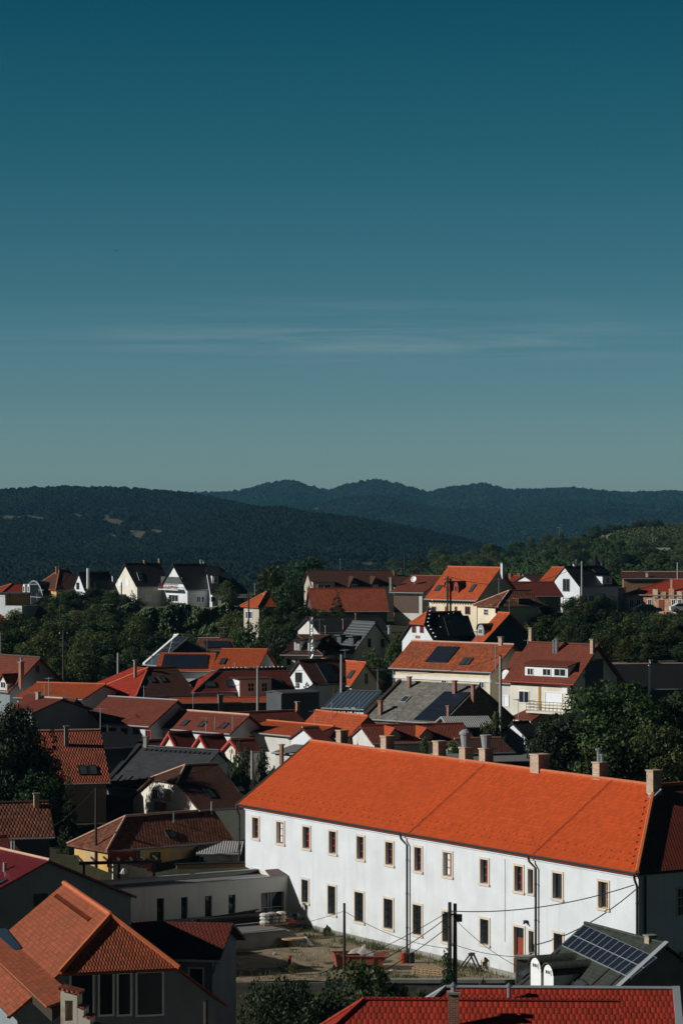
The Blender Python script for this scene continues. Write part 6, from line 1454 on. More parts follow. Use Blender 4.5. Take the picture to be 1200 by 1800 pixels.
# ------------------------------------------------------------------ the sandy yard
YZ = -32.44
def yard_things():
    g = random.Random(8)
    p = on_z(513, 1662, YZ); o = empty('cable_drum', 'wooden cable drum lying flat on the sandy yard near the steps', 'cable drum', p)
    MB().lathe((0, 0, 0), [(.55, 0), (.55, .09)], 16).build('lower_disc', 'wood_pale', o); MB().lathe((0, 0, .09), [(.32, 0), (.32, .42)], 14).build('core', 'wood_pale', o); MB().lathe((0, 0, .51), [(.95, 0), (.95, .1)], 20).build('upper_disc', 'wood_pale', o)
    p = on_z(537, 1662, YZ); tag(crumple('sand_bag', p, .55, .5, .4, 'bag_white', 6), 'pale bulging sack beside the cable drum in the yard', 'sack')
    p = on_z(637, 1702, YZ); o = empty('skip', 'rust-red open skip full of rubble in front of the white building', 'skip', p, math.radians(-8))
    a, b, hh = 1.75, .95, 1.0
    P_ = [(-a * .72, -b * .8, 0), (a * .72, -b * .8, 0), (a * .72, b * .8, 0), (-a * .72, b * .8, 0)]; T_ = [(-a, -b, hh), (a, -b, hh), (a, b, hh), (-a, b, hh)]
    I_ = [(x * .94, y * .92, hh) for x, y, z in T_]; J_ = [(x * .92, y * .9, .1) for x, y, z in P_]
    m = MB(); m.add(P_ + T_ + I_ + J_, [(0, 3, 2, 1)] + [(i, (i + 1) % 4, (i + 1) % 4 + 4, i + 4) for i in range(4)] + [(i + 4, (i + 1) % 4 + 4, (i + 1) % 4 + 8, i + 8) for i in range(4)] + [(i + 8, (i + 1) % 4 + 8, (i + 1) % 4 + 12, i + 12) for i in range(4)] + [(12, 13, 14, 15)])
    m.build('body', 'skip_red', o)
    m = MB()
    for x in (-.9, 0, .9): m.obox((x - .05, -b * .82 - .06, .05), (.1, 0, 0), (0, -.17, .9), (0, .08, 0))
    m.build('rib', 'skip_red', o)
    MB().tube([(-a - .06, -b - .05, hh), (a + .06, -b - .05, hh), (a + .06, b + .05, hh), (-a - .06, b + .05, hh), (-a - .06, -b - .05, hh)], .06, 6).build('rim', 'skip_red', o)
    tag(crumple('rubble', p + Vector((0, 0, .55)), 1.35, .7, .75, 'debris', 12), 'grey rubble heaped inside the rust-red skip', 'rubble')
    bu = empty('bucket', 'orange plastic bucket on top of the rubble in the skip', 'bucket', p + Vector((.15, .1, 1.22)))
    MB().lathe((0, 0, 0), [(.16, 0), (.22, .4), (.2, .4), (.15, .05)], 12).build('pail', 'orange_plastic', bu); MB().tube([(.21 * math.cos(t), 0, .4 + .18 * math.sin(t)) for t in np.linspace(0, math.pi, 9)], .012, 5).build('bail', 'zinc', bu)
    p = on_z(605, 1702, YZ); o = empty('skip', 'smaller rust-red tub standing left of the rubble skip behind the dark pole', 'skip', p, .2)
    m = MB().add([(-.6, -.5, 0), (.6, -.5, 0), (.6, .5, 0), (-.6, .5, 0), (-.8, -.7, 1.1), (.8, -.7, 1.1), (.8, .7, 1.1), (-.8, .7, 1.1), (-.72, -.62, 1.1), (.72, -.62, 1.1), (.72, .62, 1.1), (-.72, .62, 1.1), (-.55, -.45, .1), (.55, -.45, .1), (.55, .45, .1), (-.55, .45, .1)], [(0, 3, 2, 1), (0, 1, 5, 4), (1, 2, 6, 5), (2, 3, 7, 6), (3, 0, 4, 7), (4, 5, 9, 8), (5, 6, 10, 9), (6, 7, 11, 10), (7, 4, 8, 11), (8, 9, 13, 12), (9, 10, 14, 13), (10, 11, 15, 14), (11, 8, 12, 15), (12, 13, 14, 15)])
    m.build('body', 'skip_red', o); MB().tube([(-.82, -.72, 1.1), (.82, -.72, 1.1), (.82, .72, 1.1), (-.82, .72, 1.1), (-.82, -.72, 1.1)], .05, 6).build('rim', 'skip_red', o)
    for x, y, h_, lab in ((396.5, 1671, .75, 'short orange marker post in the yard below the deck'), (509, 1699, .7, 'short orange marker post at the edge of the yard’s shadow')):
        p = on_z(x, y, YZ); o = empty('marker_post', lab, 'post', p); MB().lathe((0, 0, -.1), [(.13, 0), (.13, h_ + .05), (.1, h_ + .1)], 10).build('post', 'rust_red', o); MB().lathe((0, 0, h_), [(.16, 0), (.16, .08), (.03, .12)], 10).build('post_cap', 'rust_red', o)
    p = on_z(448, 1653, YZ); o = empty('brick_stack', 'low stack of red bricks in the weeds against the deck wall', 'bricks', p, TW.th)
    for i in range(2):
        MB().box((-1.2, -.35, i * .36), (1.2 - .15 * i, .3, i * .36 + .35)).build('brick_layer', 'brick_red', o)
    p = on_z(756, 1712, YZ); o = empty('pallet_stack', 'stack of three pale wooden pallets in the yard behind the double pole', 'pallets', p, math.radians(-30))
    for k in range(3):
        m = MB(); z = k * .16
        for i in range(3): m.box((-1.2, -.5 + i * .45, z), (1.2, -.38 + i * .45, z + .1))
        for i in range(8): m.box((-1.2 + i * .32, -.55, z + .101), (-.98 + i * .32, .55, z + .13))
        m.build('pallet_layer', 'wood_pale', o)
    p = on_z(822, 1708, YZ); o = empty('trestle', 'folded dark wooden trestle leaning in an A-shape against the yard wall', 'trestle', p, math.radians(-20))
    for a, b in (((-.8, 0, 0), (.15, 0, 1.25)), ((-.55, .35, 0), (.3, .3, 1.25)), ((.75, 0, 0), (.15, 0, 1.25)), ((.9, .35, 0), (.3, .3, 1.25))): MB().obox(Vector(a) - Vector((.05, .04, 0)), (.12, 0, 0), (0, .09, 0), Vector(b) - Vector(a)).build('leg', 'wood_dark', o)
    MB().box((.05, -.1, 1.22), (.4, .42, 1.32)).build('top_rail', 'wood_dark', o)
    for x, y, lab in ((709, 1692, 'rust-red drum left of the white building’s middle downpipe'), (722, 1692, 'dark drum right of the white building’s middle downpipe')):
        p = on_z(x, y, YZ); o = empty('drum', lab, 'drum', p); MB().lathe((0, 0, 0), [(.26, 0), (.27, .05), (.26, .3), (.27, .33), (.26, .36), (.27, .7), (.24, .72)], 12).build('barrel', 'rust_red' if x < 715 else 'rubber', o); MB().lathe((0, 0, .72), [(.1, 0), (.1, .05), (.02, .07)], 8).build('lid', 'trim_grey', o)
    # yard wall towards the viewer
    o = empty('yard_wall', 'dark stone wall along the front edge of the sandy yard', 'wall', (0, 197.7, -34.5))
    MB().box((-13, -.25, -2), (16, .2, 2.0)).build('wall', 'stone_grey', o); MB().box((1.2, -.32, 2.003), (16, .27, 2.25)).build('coping', 'wall_concrete', o)
    for x, z, sx, lab in ((905, 1716, .9, 'dark square pier with a pale cap at the end of the stone yard wall'),):
        p = at(921, 1700, 196); o = empty('gate_pier', lab, 'pier', (p.x, 196, -35)); MB().box((-.6, -.5, 0), (.6, .5, 4.45)).build('pier', 'stone_grey', o); MB().box((-.7, -.6, 4.453), (.7, .6, 4.6)).build('pier_cap', 'wall_concrete', o)
    # stones and weeds
    pts = []
    for i in range(70):
        x, y = g.uniform(-10, 20), g.uniform(199, 224); s = (x + 4.1) * .528 - (y - 220) * .849
        if s < 5.5: continue
        pts.append((x, y))
    m = MB()
    for x, y in pts: r = g.uniform(.06, .22); m.lathe((x, y, YZ - .02), [(r * .8, 0), (r, r * .4), (r * .6, r * .8), (.01, r * .9)], 6)
    tag(m.build('stones', 'debris'), 'loose stones scattered over the sandy yard', 'stones', kind='stuff')
    rg = np.random.default_rng(11); base = []
    def tuft(x, y, n, r): base.append(np.stack([x + rg.normal(scale=r, size=n), y + rg.normal(scale=r, size=n), np.full(n, YZ)], 1))
    u = Vector((.528, -.849)); A = MAIN.M @ Vector((-MAIN.L / 2, -MAIN.w + .3, 0))
    for i in range(90):
        t = rg.uniform(7.5, 36); q = A.xy + u * t + Vector((-.849, -.528)) * abs(rg.normal(scale=.8)); tuft(q.x, q.y, 14, .25)
    for i in range(46):
        t = rg.uniform(0, 14); q = TW.M @ Vector((TW.L / 2 - 2 - t, -TW.w - 6.3 - abs(rg.normal(scale=.6)), 0)); tuft(q.x, q.y, 16, .25)
    for i in range(60): tuft(rg.uniform(-10, 14), rg.uniform(198.3, 200.5), 12, .25)
    for i in range(35):
        q = on_z(rg.uniform(470, 640), rg.uniform(1650, 1705), YZ); tuft(q.x, q.y, 10, .3)
    b = np.concatenate(base); h_ = rg.uniform(.15, .6, len(b)); a = rg.uniform(0, 6.28, len(b)); wv = np.stack([np.cos(a), np.sin(a), 0 * a], 1) * .03; le = rg.normal(scale=.14, size=(len(b), 3)); le[:, 2] = 0
    V = np.stack([b - wv, b + wv, b + le + np.stack([0 * a, 0 * a, h_], 1)], 1).reshape(-1, 3); m = MB(); m.v = [tuple(p) for p in V]; m.f = [(3 * i, 3 * i + 1, 3 * i + 2) for i in range(len(b))]
    o = m.build('grass', 'grass_blade'); at_ = o.data.attributes.new('tone', 'FLOAT', 'FACE'); at_.data.foreach_set('value', rg.uniform(0, 1, len(b)).astype(np.float32))
    tag(o, 'weeds and rough grass along the edges of the sandy yard', 'grass', kind='stuff')
yard_things()
# pergola and clutter by the yellow house
def pergola():
    o = empty('pergola', 'dark timber pergola with rusty sheets in front of the yellow house', 'pergola', at(205, 1532, 225.5))
    z0 = o.location.z; R_ = Matrix.Rotation(math.radians(12), 4, 'Z'); o.rotation_euler.z = math.radians(12)
    for x in (-2.6, 0.2, 3.0): MB().box((x - .1, -.1, -2.2), (x + .1, .1, .6)).build('post', 'wood_dark', o)
    m = MB().box((-3, -.12, .603), (3.6, .12, .85))
    m.build('beam', 'wood_dark', o)
    for i in range(7): MB().box((-2.8 + i, -.4, .853), (-2.68 + i, 2.2, .98)).build('rafter', 'wood_dark', o)
    for i, (x, z, w_, h_, mt) in enumerate(((-.6, .2, 2.2, 1.3, 'rust_red'), (1.4, -.1, 1.6, 1.0, 'rust_red'))): MB().obox((x, 1.2 + .2 * i, z), (w_, .1, -.15), (0, .05, 0), (.1, .05, h_)).build('rusty_sheet', mt, o)
    p = at(228, 1524, 227); w = empty('garden_wall', 'crumbling whitewashed stepped wall beside the yellow house', 'wall', p, math.radians(20))
    for i in range(7): MB().box((-1.4 + i * .4, -.15, -1.4), (-1.4 + (i + 1) * .4 - .004, .15, .45 - i * .1)).build('wall_step', 'wall_old_white', w)
    MB().obox((-.6, -.2, .36), (2.1, 0, -.5), (0, .42, 0), (0, 0, .1)).build('coping', 'roof_slate', w)
    p = at(364, 1530, 231); b = empty('garden_wall', 'brown rendered garden wall in front of the whitewashed shed', 'wall', p, math.radians(10))
    MB().box((-2.5, -.12, -2.5), (3.2, .12, .5)).build('wall', 'wall_brown', b); MB().box((-2.6, -.2, .503), (3.2, .2, .62)).build('coping', 'trim_dark', b)
    p = at(218, 1536, 225); tag(crumple('tarpaulin', p, .3, .25, .4, 'bag_white', 9), 'small pale cloth bundle under the pergola beam', 'cloth')
pergola()
def turret():
    p = at(126, 1760, 139); o = empty('chimney_stack', 'whitewashed chimney stack with an arched opening and stepped red tile caps, before the glass doors', 'chimney', (p.x, p.y, -33), math.radians(-12))
    zt = p.z + 33; r = .42
    m = MB().box((-r, -r, 0), (r, r, zt - .9)).box((-r, -r, zt - .897), (-r + .22, r, zt + .1)).box((r - .22, -r, zt - .897), (r, r, zt + .1)).box((-r + .223, r - .3, zt - .897), (r - .223, r, zt + .1)).box((-r, -r, zt + .103), (r, r, zt + .5))
    m.build('stack', 'wall_old_white', o)
    MB().slab([[(-r - .12, -r - .12, zt + .75), (r + .12, -r - .12, zt + .52), (r + .12, r + .12, zt + .52), (-r - .12, r + .12, zt + .75)]], .12).build('tile_cap', 'roof_pantile', o)
    for i in range(3):
        MB().box((r + .02 + i * .32, -r, 0), (r + .02 + (i + 1) * .32 - .004, r, zt - .25 - i * .45)).build('step', 'wall_old_white', o); MB().slab([[(r + i * .32, -r - .1, zt - .14 - i * .45), (r + .36 + i * .32, -r - .1, zt - .2 - i * .45), (r + .36 + i * .32, r + .1, zt - .2 - i * .45), (r + i * .32, r + .1, zt - .14 - i * .45)]], .08).build('tile_cap', 'roof_pantile', o)
turret()
def satellite_lamp(): pass
# ------------------------------------------------------------------ poles and cables
POLES = {}
def pole(key, x, ytop, Y, label, mat='wood_pole', r=.13, arms=(), base=None, twin=None, name='utility_pole', lamp=False, lattice=False, xb=None):
    p = at(x, ytop, Y); zb = float(ground(p.x, p.y)) if base is None else base
    o = empty(name, label, 'pole', (p.x, p.y, zb)); h = p.z - zb
    if lattice:
        m = MB(); a, b = .55, .28
        def c(i, z): k = a + (b - a) * z / h; s = [(-1, -1), (1, -1), (1, 1), (-1, 1)][i % 4]; return Vector((s[0] * k / 2, s[1] * k / 2, z))
        for i in range(4): m.tube([c(i, 0), c(i, h)], .05, 5)
        n = int(h / .8)
        for j in range(n):
            for i in range(4): m.tube([c(i, h * j / n), c(i + 1, h * (j + 1) / n)], .025, 4); m.tube([c(i, h * (j + 1) / n), c(i + 1, h * (j + 1) / n)], .025, 4)
        m.build('mast', mat, o)
    else: MB().tube([(0, 0, -.3), (0, 0, h)], r, 8, r * .72).build('shaft', mat, o)
    if twin: MB().tube([(twin, .1, -.3), (twin, .1, h - .1)], r, 8, r * .72).build('shaft', mat, o)
    for z, l in arms:
        MB().box((-l, -.05, h - z), (l, .05, h - z + .1)).build('crossarm', 'iron', o)
        for s in (-.85, .85): MB().lathe((s * l, 0, h - z + .1), [(.03, 0), (.06, .05), (.06, .15), (.02, .2)], 7).build('insulator', 'trim_white', o)
    if not arms: MB().lathe((0, 0, h), [(r * .8, -.02), (r * .85, .03), (.02, .08)], 8).build('pole_cap', 'iron', o)
    if lamp: MB().tube([(0, 0, h - .3), (-.5, 0, h + .1), (-.9, 0, h + .05)], .04, 5).lathe((-1.0, 0, h - .08), [(.1, 0), (.18, .06), (.05, .16)], 8).build('lamp_arm', 'zinc', o)
    POLES[key] = p; return o
pole('yard', 605, 1589, 201, 'slim dark wooden pole rising from the yard in front of the rubble skip', base=-32.45, r=.12)
o = pole('double', 790, 1586, 196.5, 'double dark wooden pole with ivy at its foot before the white building', twin=.37, base=-35, r=.17, arms=((.9, .5),))
MB().box((.5, -.15, 6.9), (.85, .2, 7.4)).build('junction_box', 'iron', o)
pole('slope', 112, 1108, 318, 'tall dark pole against the green slope on the left', arms=((.5, .5),), r=.16)
pole('mid', 453, 1174, 284, 'pale concrete pole in front of the white balcony dormer', 'concrete_pole', r=.15, lamp=True)
pole('lattice', 547, 1084, 312, 'tall steel lattice mast in front of the two white-fronted dormers', 'zinc', lattice=True)
pole('gable', 600, 1150, 284, 'tall concrete pole in front of the small orange slope with one roof window', 'concrete_pole', r=.17)
pole('cream', 879, 1153, 272, 'tall concrete pole at the right end of the long cream house', 'concrete_pole', r=.17)
pole('yellow', 169, 1385, 231, 'thin weathered wooden pole behind the yellow house’s hip', r=.12)
pole('twin_back', 786, 1013, 372, 'double dark pole before the large bright orange roof with red dormers', twin=.4, r=.16, arms=((.4, .5),))
pole('white', 1022, 986, 425, 'concrete pole before the tall modern white house', 'concrete_pole', r=.17)
pole('rightback', 1190, 988, 480, 'concrete pole behind the brick-fronted house at the right edge', 'concrete_pole', r=.17)
pole('shrub', 443, 1318, 246, 'short concrete pole beside the columnar cypress left of the vivid orange roof', 'concrete_pole', r=.14)
pole('roof_a', 473, 1128, 322, 'thin dark pole between the two roofs with solar panels', r=.1)
pole('roof_b', 208, 1147, 306, 'short grey pole behind the glossy red hip', 'concrete_pole', r=.16)
pole('cottage', 437, 1038, 388, 'dark pole beside the small orange-roofed cottage', r=.12)
pole('far', 711, 973, 560, 'distant dark pole left of the tall pointed tree on the skyline', r=.16)
pole('black', 1140, 1168, 285, 'white-banded post in front of the long black-brown roof on the right', 'trim_white', r=.14)
pole('front', 362, 1760, 141, 'dark round post at the corner below the half-hipped house', r=.16, base=-33)
def cable(a, b, sag, label, r=.022, n=14):
    a, b = Vector(a), Vector(b); pts = [a.lerp(b, t) - Vector((0, 0, sag * 4 * t * (1 - t))) for t in np.linspace(0, 1, n)]
    o = MB().tube(pts, r, 5).build('cable', 'cable'); tag(o, label, 'cable', 'overhead cables'); return o
PD = POLES['double'] - Vector((0, 0, .6))
cable(PD, MAIN.M @ (MAIN.on('F', 1120, 1555) + Vector((0, -.3, 0))), .6, 'thick black cable from the double pole to the right corner of the white building', .035)
cable(PD, at(560, 1712, 190), .3, 'cable slanting down left from the double pole across the white wall', .025)
cable(PD - Vector((0, 0, .3)), at(615, 1716, 190), .3, 'lower cable slanting down left from the double pole to the bushes', .03)
cable(PD - Vector((0, 0, 1.0)), at(640, 1724, 190), .25, 'lowest thick cable from the double pole towards the red roof', .03)
cable(POLES['yard'] - Vector((0, 0, .5)), PD - Vector((0, 0, 2.6)), .5, 'slack cable between the slim yard pole and the double pole', .02)
cable(POLES['yard'] - Vector((0, 0, .5)), at(330, 1640, 212), .6, 'cable from the slim yard pole to the low taupe wing', .018)
cable(PD - Vector((0, 0, 2.2)), at(960, 1680, 180), .4, 'cable from the double pole down to the solar-panelled green roof', .022)
cable(PD - Vector((0, 0, .2)), at(905, 1697, 190), .3, 'thin cable dropping right from the double pole to the dark pier', .02)
cable(POLES['twin_back'], POLES['white'] - Vector((0, 0, .5)), 2.0, 'cable from the double pole by the big orange roof to the tall white house’s pole', .03)
cable(POLES['white'] - Vector((0, 0, .3)), POLES['rightback'], 1.5, 'cable from the tall white house’s pole to the right edge', .03)
cable(POLES['mid'], POLES['gable'] - Vector((0, 0, .3)), .8, 'cable strung between the two concrete poles in the middle of the town', .022)
cable(POLES['gable'], POLES['cream'], 1.8, 'cable crossing the cream wall towards the tall concrete pole', .022)
cable(POLES['mid'], POLES['slope'] - Vector((0, 0, 1.5)), 1.5, 'cable from the balcony-dormer pole to the pole on the green slope', .022)
cable(POLES['yellow'], at(60, 1470, 236), .5, 'cable from the weathered pole to the dark mossy roof', .02)
cable(POLES['yellow'], POLES['shrub'], .8, 'long cable across the shaded yellow house to the cypress pole', .02)
# ------------------------------------------------------------------ vegetation
def T(kind, x, ytop, Y, wpx, label, cat='tree', group=None, name='tree', base=None, dx=0):
    p = at(x, ytop, Y); zb = float(ground(p.x, p.y)) if base is None else base
    cm, tm, H, Wd = PROTO[kind]; h = max(p.z - zb, 1.2); k = h / H
    w = (wpx * Y / F) / (2 * Wd * k)
    return tree(kind, (p.x, p.y, zb - .15), h, label, cat, group, width=w, name=name)
g = random.Random(21)
# big trees at right behind the white building
T('big_a', 1072, 1192, 250, 235, 'biggest walnut tree on the right, its broad crown covering the balcony house’s foot')
T('big_c', 990, 1250, 247, 150, 'dark tree in front of the red awning, just behind the ridge chimneys')
T('big_b', 1158, 1262, 244, 150, 'yellow-green tree between the biggest walnut tree and the right edge')
T('big_c', 1200, 1208, 254, 160, 'dark loose tree cut by the right edge, before the long black-brown roof')
T('broad_b', 1055, 1290, 243, 130, 'lower leafy tree standing directly behind the flue-topped ridge chimney')
T('bush_a', 870, 1246, 262, 70, 'bush against the balcony house’s left foot', 'bush', name='bush')
T('broad_a', 800, 1288, 254, 34, 'small tree between the ridge chimneys and the low red roof with orange dormers')
T('broad_b', 745, 1292, 256, 26, 'thin leafy top of a tree right of the small orange dormers')
# left dark trees
T('broad_c', 2, 1244, 242, 100, 'dark tree at the very left edge, half behind the large dark tree'); T('big_c', 28, 1230, 239, 124, 'large dark tree at the left edge beside the teal-grey gable')
T('big_c', 62, 1298, 240.5, 104, 'middle dark tree between the large dark tree and the blue spruce'); T('spruce', 92, 1274, 239.5, 80, 'blue spruce in front of the teal-grey gable', name='spruce')
T('big_c', 66, 1345, 237.5, 120, 'dense black-green tree filling the gap left of the pair of roof windows')
T('broad_c', -5, 1300, 238, 100, 'dark tree cut by the left edge above the dark mossy roof')
T('fir', 122, 1345, 236, 40, 'small dark fir at the foot of the pantiled house', name='fir')
T('bush_b', 70, 1462, 218, 44, 'ragged bush before the dark mossy roofed house', 'bush', name='bush')
T('bush_a', 418, 1300, 247, 42, 'round yellow-green shrub below the three small gables', 'bush', name='shrub')
T('column', 432, 1300, 247, 24, 'columnar cypress right of the round yellow-green shrub', name='cypress')
T('column', 463, 1302, 247, 24, 'columnar cypress beside the low grey annexe', name='cypress')
T('bush_dry', 449, 1312, 248, 30, 'brownish bare shrub between the two cypresses', 'bush', name='shrub')
T('bush_a', 610, 1300, 252, 60, 'low shrub behind the first ridge chimney', 'bush', name='bush')
T('bush_c', 530, 1272, 262, 46, 'small olive shrub in front of the brick chimney on the dark red roof', 'bush', name='bush')
# bottom hedges
T('hedge_leafy', 634, 1686, 191, 165, 'large glossy-leaved bush below the rubble skip, in front of the yard wall', 'bush', name='bush')
T('hedge_big', 490, 1708, 176, 180, 'broad dark bush with pale flower specks at the bottom centre', 'bush', name='bush')
T('hedge_big', 575, 1740, 172, 170, 'dark shaded bush between the flowered bush and the bright red roof', 'bush', name='bush')
T('hedge_leafy', 735, 1738, 182, 100, 'dark leafy bush between the bright red roof and the yard wall', 'bush', name='bush')
T('column', 787, 1655, 195.6, 26, 'ivy climbing the foot of the double wooden pole', 'ivy', name='ivy')
T('bush_a', 850, 1718, 186, 60, 'bush in shade between the double pole and the green shingle roof', 'bush', name='bush')
T('bush_c', 515, 1692, 200.5, 20, 'spindly weed plant by the orange marker post at the yard edge', 'plant', name='weed')
# centre back
T('broad_a', 474, 980, 438, 74, 'tall rounded tree left of the brown-roofed block, nearer the black roofs')
T('broad_c', 540, 974, 446, 96, 'broad dark tree touching the brown-roofed block')
T('broad_c', 512, 1012, 430, 70, 'dark tree between the two tall rounded trees on the skyline')
T('fir', 592, 1036, 392, 44, 'dark conifer in front of the coarse red pantile roof', name='fir')
for i, (x, y, Y, w, k) in enumerate(((505, 1050, 395, 60, 'broad_c'), (540, 1062, 390, 60, 'broad_c'), (480, 1075, 380, 50, 'broad_a'), (565, 1070, 385, 50, 'broad_c'), (520, 1085, 372, 60, 'broad_c'), (604, 1072, 380, 30, 'broad_c'))):
    T(k, x, y, Y, w, 'dark trees crowding below the coarse red pantile roof', group='trees below the pantile roof')
T('bush_b', 492, 1098, 345, 80, 'big rounded dark bush left of the lattice mast', 'bush', name='bush'); T('bush_a', 458, 1112, 340, 60, 'green bush above the plain orange roof', 'bush', name='bush'); T('bush_c', 448, 1140, 322, 30, 'yellow-green bush at the right end of the plain orange roof', 'bush', name='bush'); T('bush_b', 520, 1140, 326, 60, 'dark bush below the brown roof with two white dormers', 'bush', name='bush')
T('bush_a', 655, 1138, 318, 56, 'climbing shrub in front of the plain pale gable', 'bush', name='bush'); T('broad_a', 690, 1118, 322, 30, 'little tree between the plain pale gable and the long cream house'); T('broad_b', 682, 1180, 302, 30, 'thin tree by the left end of the long cream house'); T('bush_a', 702, 1108, 345, 46, 'bush left of the white gable with two red windows', 'bush', name='bush')
T('bush_a', 541, 1198, 288, 44, 'round bush at the foot of the tall white gable with two narrow windows', 'bush', name='bush'); T('bush_c', 588, 1200, 286, 24, 'small bush by the blue-grey metal roof', 'bush', name='bush')
T('bush_a', 436, 1090, 384, 66, 'dark bush in front of the small orange-roofed cottage', 'bush', name='bush'); T('bush_c', 418, 1082, 392, 40, 'yellowish bush beside the small orange-roofed cottage', 'bush', name='bush'); T('broad_c', 470, 1062, 386, 40, 'dark tree hiding the right half of the small orange-roofed cottage')
T('spruce', 735, 974, 480, 58, 'tall pointed feathery tree on the skyline right of the dish house', name='larch')
# among the black-roofed row
T('spruce', 233, 1035, 470, 28, 'small bushy conifer in front of the cream house with a black roof', name='conifer'); T('broad_c', 170, 1030, 474, 60, 'dark trees in front of the tall pale flue', group='trees before the black-roofed row'); T('broad_c', 125, 1036, 472, 70, 'dark trees in front of the tall pale flue', group='trees before the black-roofed row'); T('broad_a', 198, 1036, 472, 40, 'dark trees in front of the tall pale flue', group='trees before the black-roofed row'); T('bush_a', 295, 1048, 471, 24, 'small bush beneath the flower balcony', 'bush', name='bush')
T('broad_c', 20, 1030, 520, 60, 'dark tree behind the little arched dormers at the left edge')
# the green slope on the left
def visible_slope(n, x0, x1, Y0, Y1, kinds, label, group, hmin, hmax, minD=2.4, test=None, cat='tree', name='tree'):
    pts = []; k = 0
    while len(pts) < n and k < n * 60:
        k += 1; Y = g.uniform(Y0, Y1); x = g.uniform(x0, x1); X = (x - CX) * Y / F
        if test and not test(x, Y, X): continue
        if any((X - a) ** 2 + ((Y - b) * .35) ** 2 < minD ** 2 for a, b in pts): continue
        pts.append((X, Y)); h = g.uniform(hmin, hmax)
        tree(g.choice(kinds), (X, Y, float(ground(X, Y)) - .2), h, label, cat, group, width=g.uniform(.9, 1.25), name=name)
visible_slope(74, -40, 245, 330, 458, ('broad_a', 'broad_b', 'broad_c', 'broad_c', 'olive_a', 'broad_a'), 'leafy tree in the dense wood on the green slope at left', 'trees on the green slope', 4.0, 6.0, 2.6)
visible_slope(30, 240, 440, 340, 405, ('broad_a', 'broad_c', 'bush_b', 'bush_a', 'broad_c'), 'low leafy tree in the thicket under the ivy-covered wall', 'thicket under the ivy wall', 2.2, 3.4, 2.2)
visible_slope(22, 75, 250, 462, 472, ('bush_a', 'bush_b', 'broad_c'), 'bush on the rim of the bank below the black-roofed houses', 'bushes on the rim', 1.2, 2.4, 1.5, cat='bush', name='bush')
visible_slope(10, 395, 450, 440, 462, ('bush_a', 'bush_dry', 'olive_a'), 'mixed bush at the right end of the ivy-covered wall', 'bushes at the ivy wall end', 3.5, 5.0, 1.5, cat='bush', name='bush')
# the bank on the right, under the brick house and around the tall white house
visible_slope(48, 905, 1240, 335, 425, ('broad_a', 'broad_c', 'broad_c', 'olive_a', 'bush_b', 'broad_b'), 'leafy tree on the dark bank below the brick-fronted house', 'trees on the right bank', 2.8, 4.4, 2.4, test=lambda x, Y, X: not (x < 930 and Y > 350) and not (x > 1075 and Y > 388))
visible_slope(16, 1085, 1240, 390, 432, ('bush_dry', 'bush_dry', 'bush_c'), 'dry brownish bush at the top of the right bank', 'dry bushes on the right bank', .8, 1.5, 2.2, cat='bush', name='bush')
visible_slope(8, 935, 1090, 405, 432, ('bush_b', 'broad_c', 'broad_a'), 'dark bush in front of the tall modern white house', 'bushes before the white house', 1.8, 2.8, 2.0, cat='bush', name='bush')
T('broad_a', 1095, 1086, 352, 90, 'round-topped green tree, brightest on the right bank'); T('broad_b', 1150, 1112, 345, 80, 'green tree right of the brightest tree on the right bank')
T('broad_c', 940, 1072, 385, 60, 'dark tree right of the dark orange-roofed gable'); T('bush_dry', 925, 1086, 372, 20, 'rusty brown bush beside the dark gable', 'bush', name='bush')
# ivy over the retaining wall under the black-roofed row
def ivy_wall():
    o = empty('retaining_wall', 'long retaining wall under the black-roofed houses, hidden in ivy', 'wall', (-27, 462.2, -20.5))
    MB().box((-13, -.3, -1), (12, .3, 5.3)).build('wall', 'stone_grey', o); MB().box((-13, -.4, 5.303), (12, .4, 5.5)).build('coping', 'wall_concrete', o)
    rg = np.random.default_rng(77); n = 26000
    x = rg.uniform(-40.5, -14.5, n); z = rg.uniform(-20.6, -14.3, n); d = .5 + .5 * np.clip(noise2(x * .9, z * .9, 91, 3), -1, 1) + .45 * (-14.3 - z) / 6 * 2
    y = 461.6 - d * 1.1 + rg.normal(scale=.16, size=n); top = -14.7 + .5 * noise2(x * .8, x * 0, 92, 3); k = z < top
    P_ = np.stack([x, y, z], 1)[k]; N_ = np.tile([-.8, -.7, .45], (len(P_), 1)); tone = np.clip(.25 + .3 * noise2(P_[:, 0] * .35, P_[:, 2] * .5, 93, 3) + rg.uniform(0, .6, len(P_)) ** 2, 0, 1)
    i = scatter_leaves('ivy', P_, N_, .42, 'leaf_ivy', 5, tone); tag(i, 'thick ivy hanging over the retaining wall under the black-roofed houses', 'ivy', kind='stuff')
ivy_wall()
def undergrowth():
    rg = np.random.default_rng(55); out = []
    for x0, x1, Y0, Y1, n in ((-60, 455, 318, 460, 30000), (890, 1260, 318, 436, 26000), (420, 610, 335, 400, 9000)):
        Y = rg.uniform(Y0, Y1, n); x = rg.uniform(x0, x1, n); X = (x - CX) * Y / F; Z = ground(X, Y) + rg.uniform(0, 1, n) * (.5 + .7 * np.clip(noise2(X * .5, Y * .3, 71, 3), -.4, 1.2)); out.append(np.stack([X, Y, Z], 1))
    P_ = np.concatenate(out); N_ = np.tile([0, -.3, 1.0], (len(P_), 1)); o = scatter_leaves('undergrowth', P_, N_, .5, 'leaf_dark', 6); tag(o, 'low green undergrowth covering the banks between the trees', 'undergrowth', kind='stuff')
undergrowth()
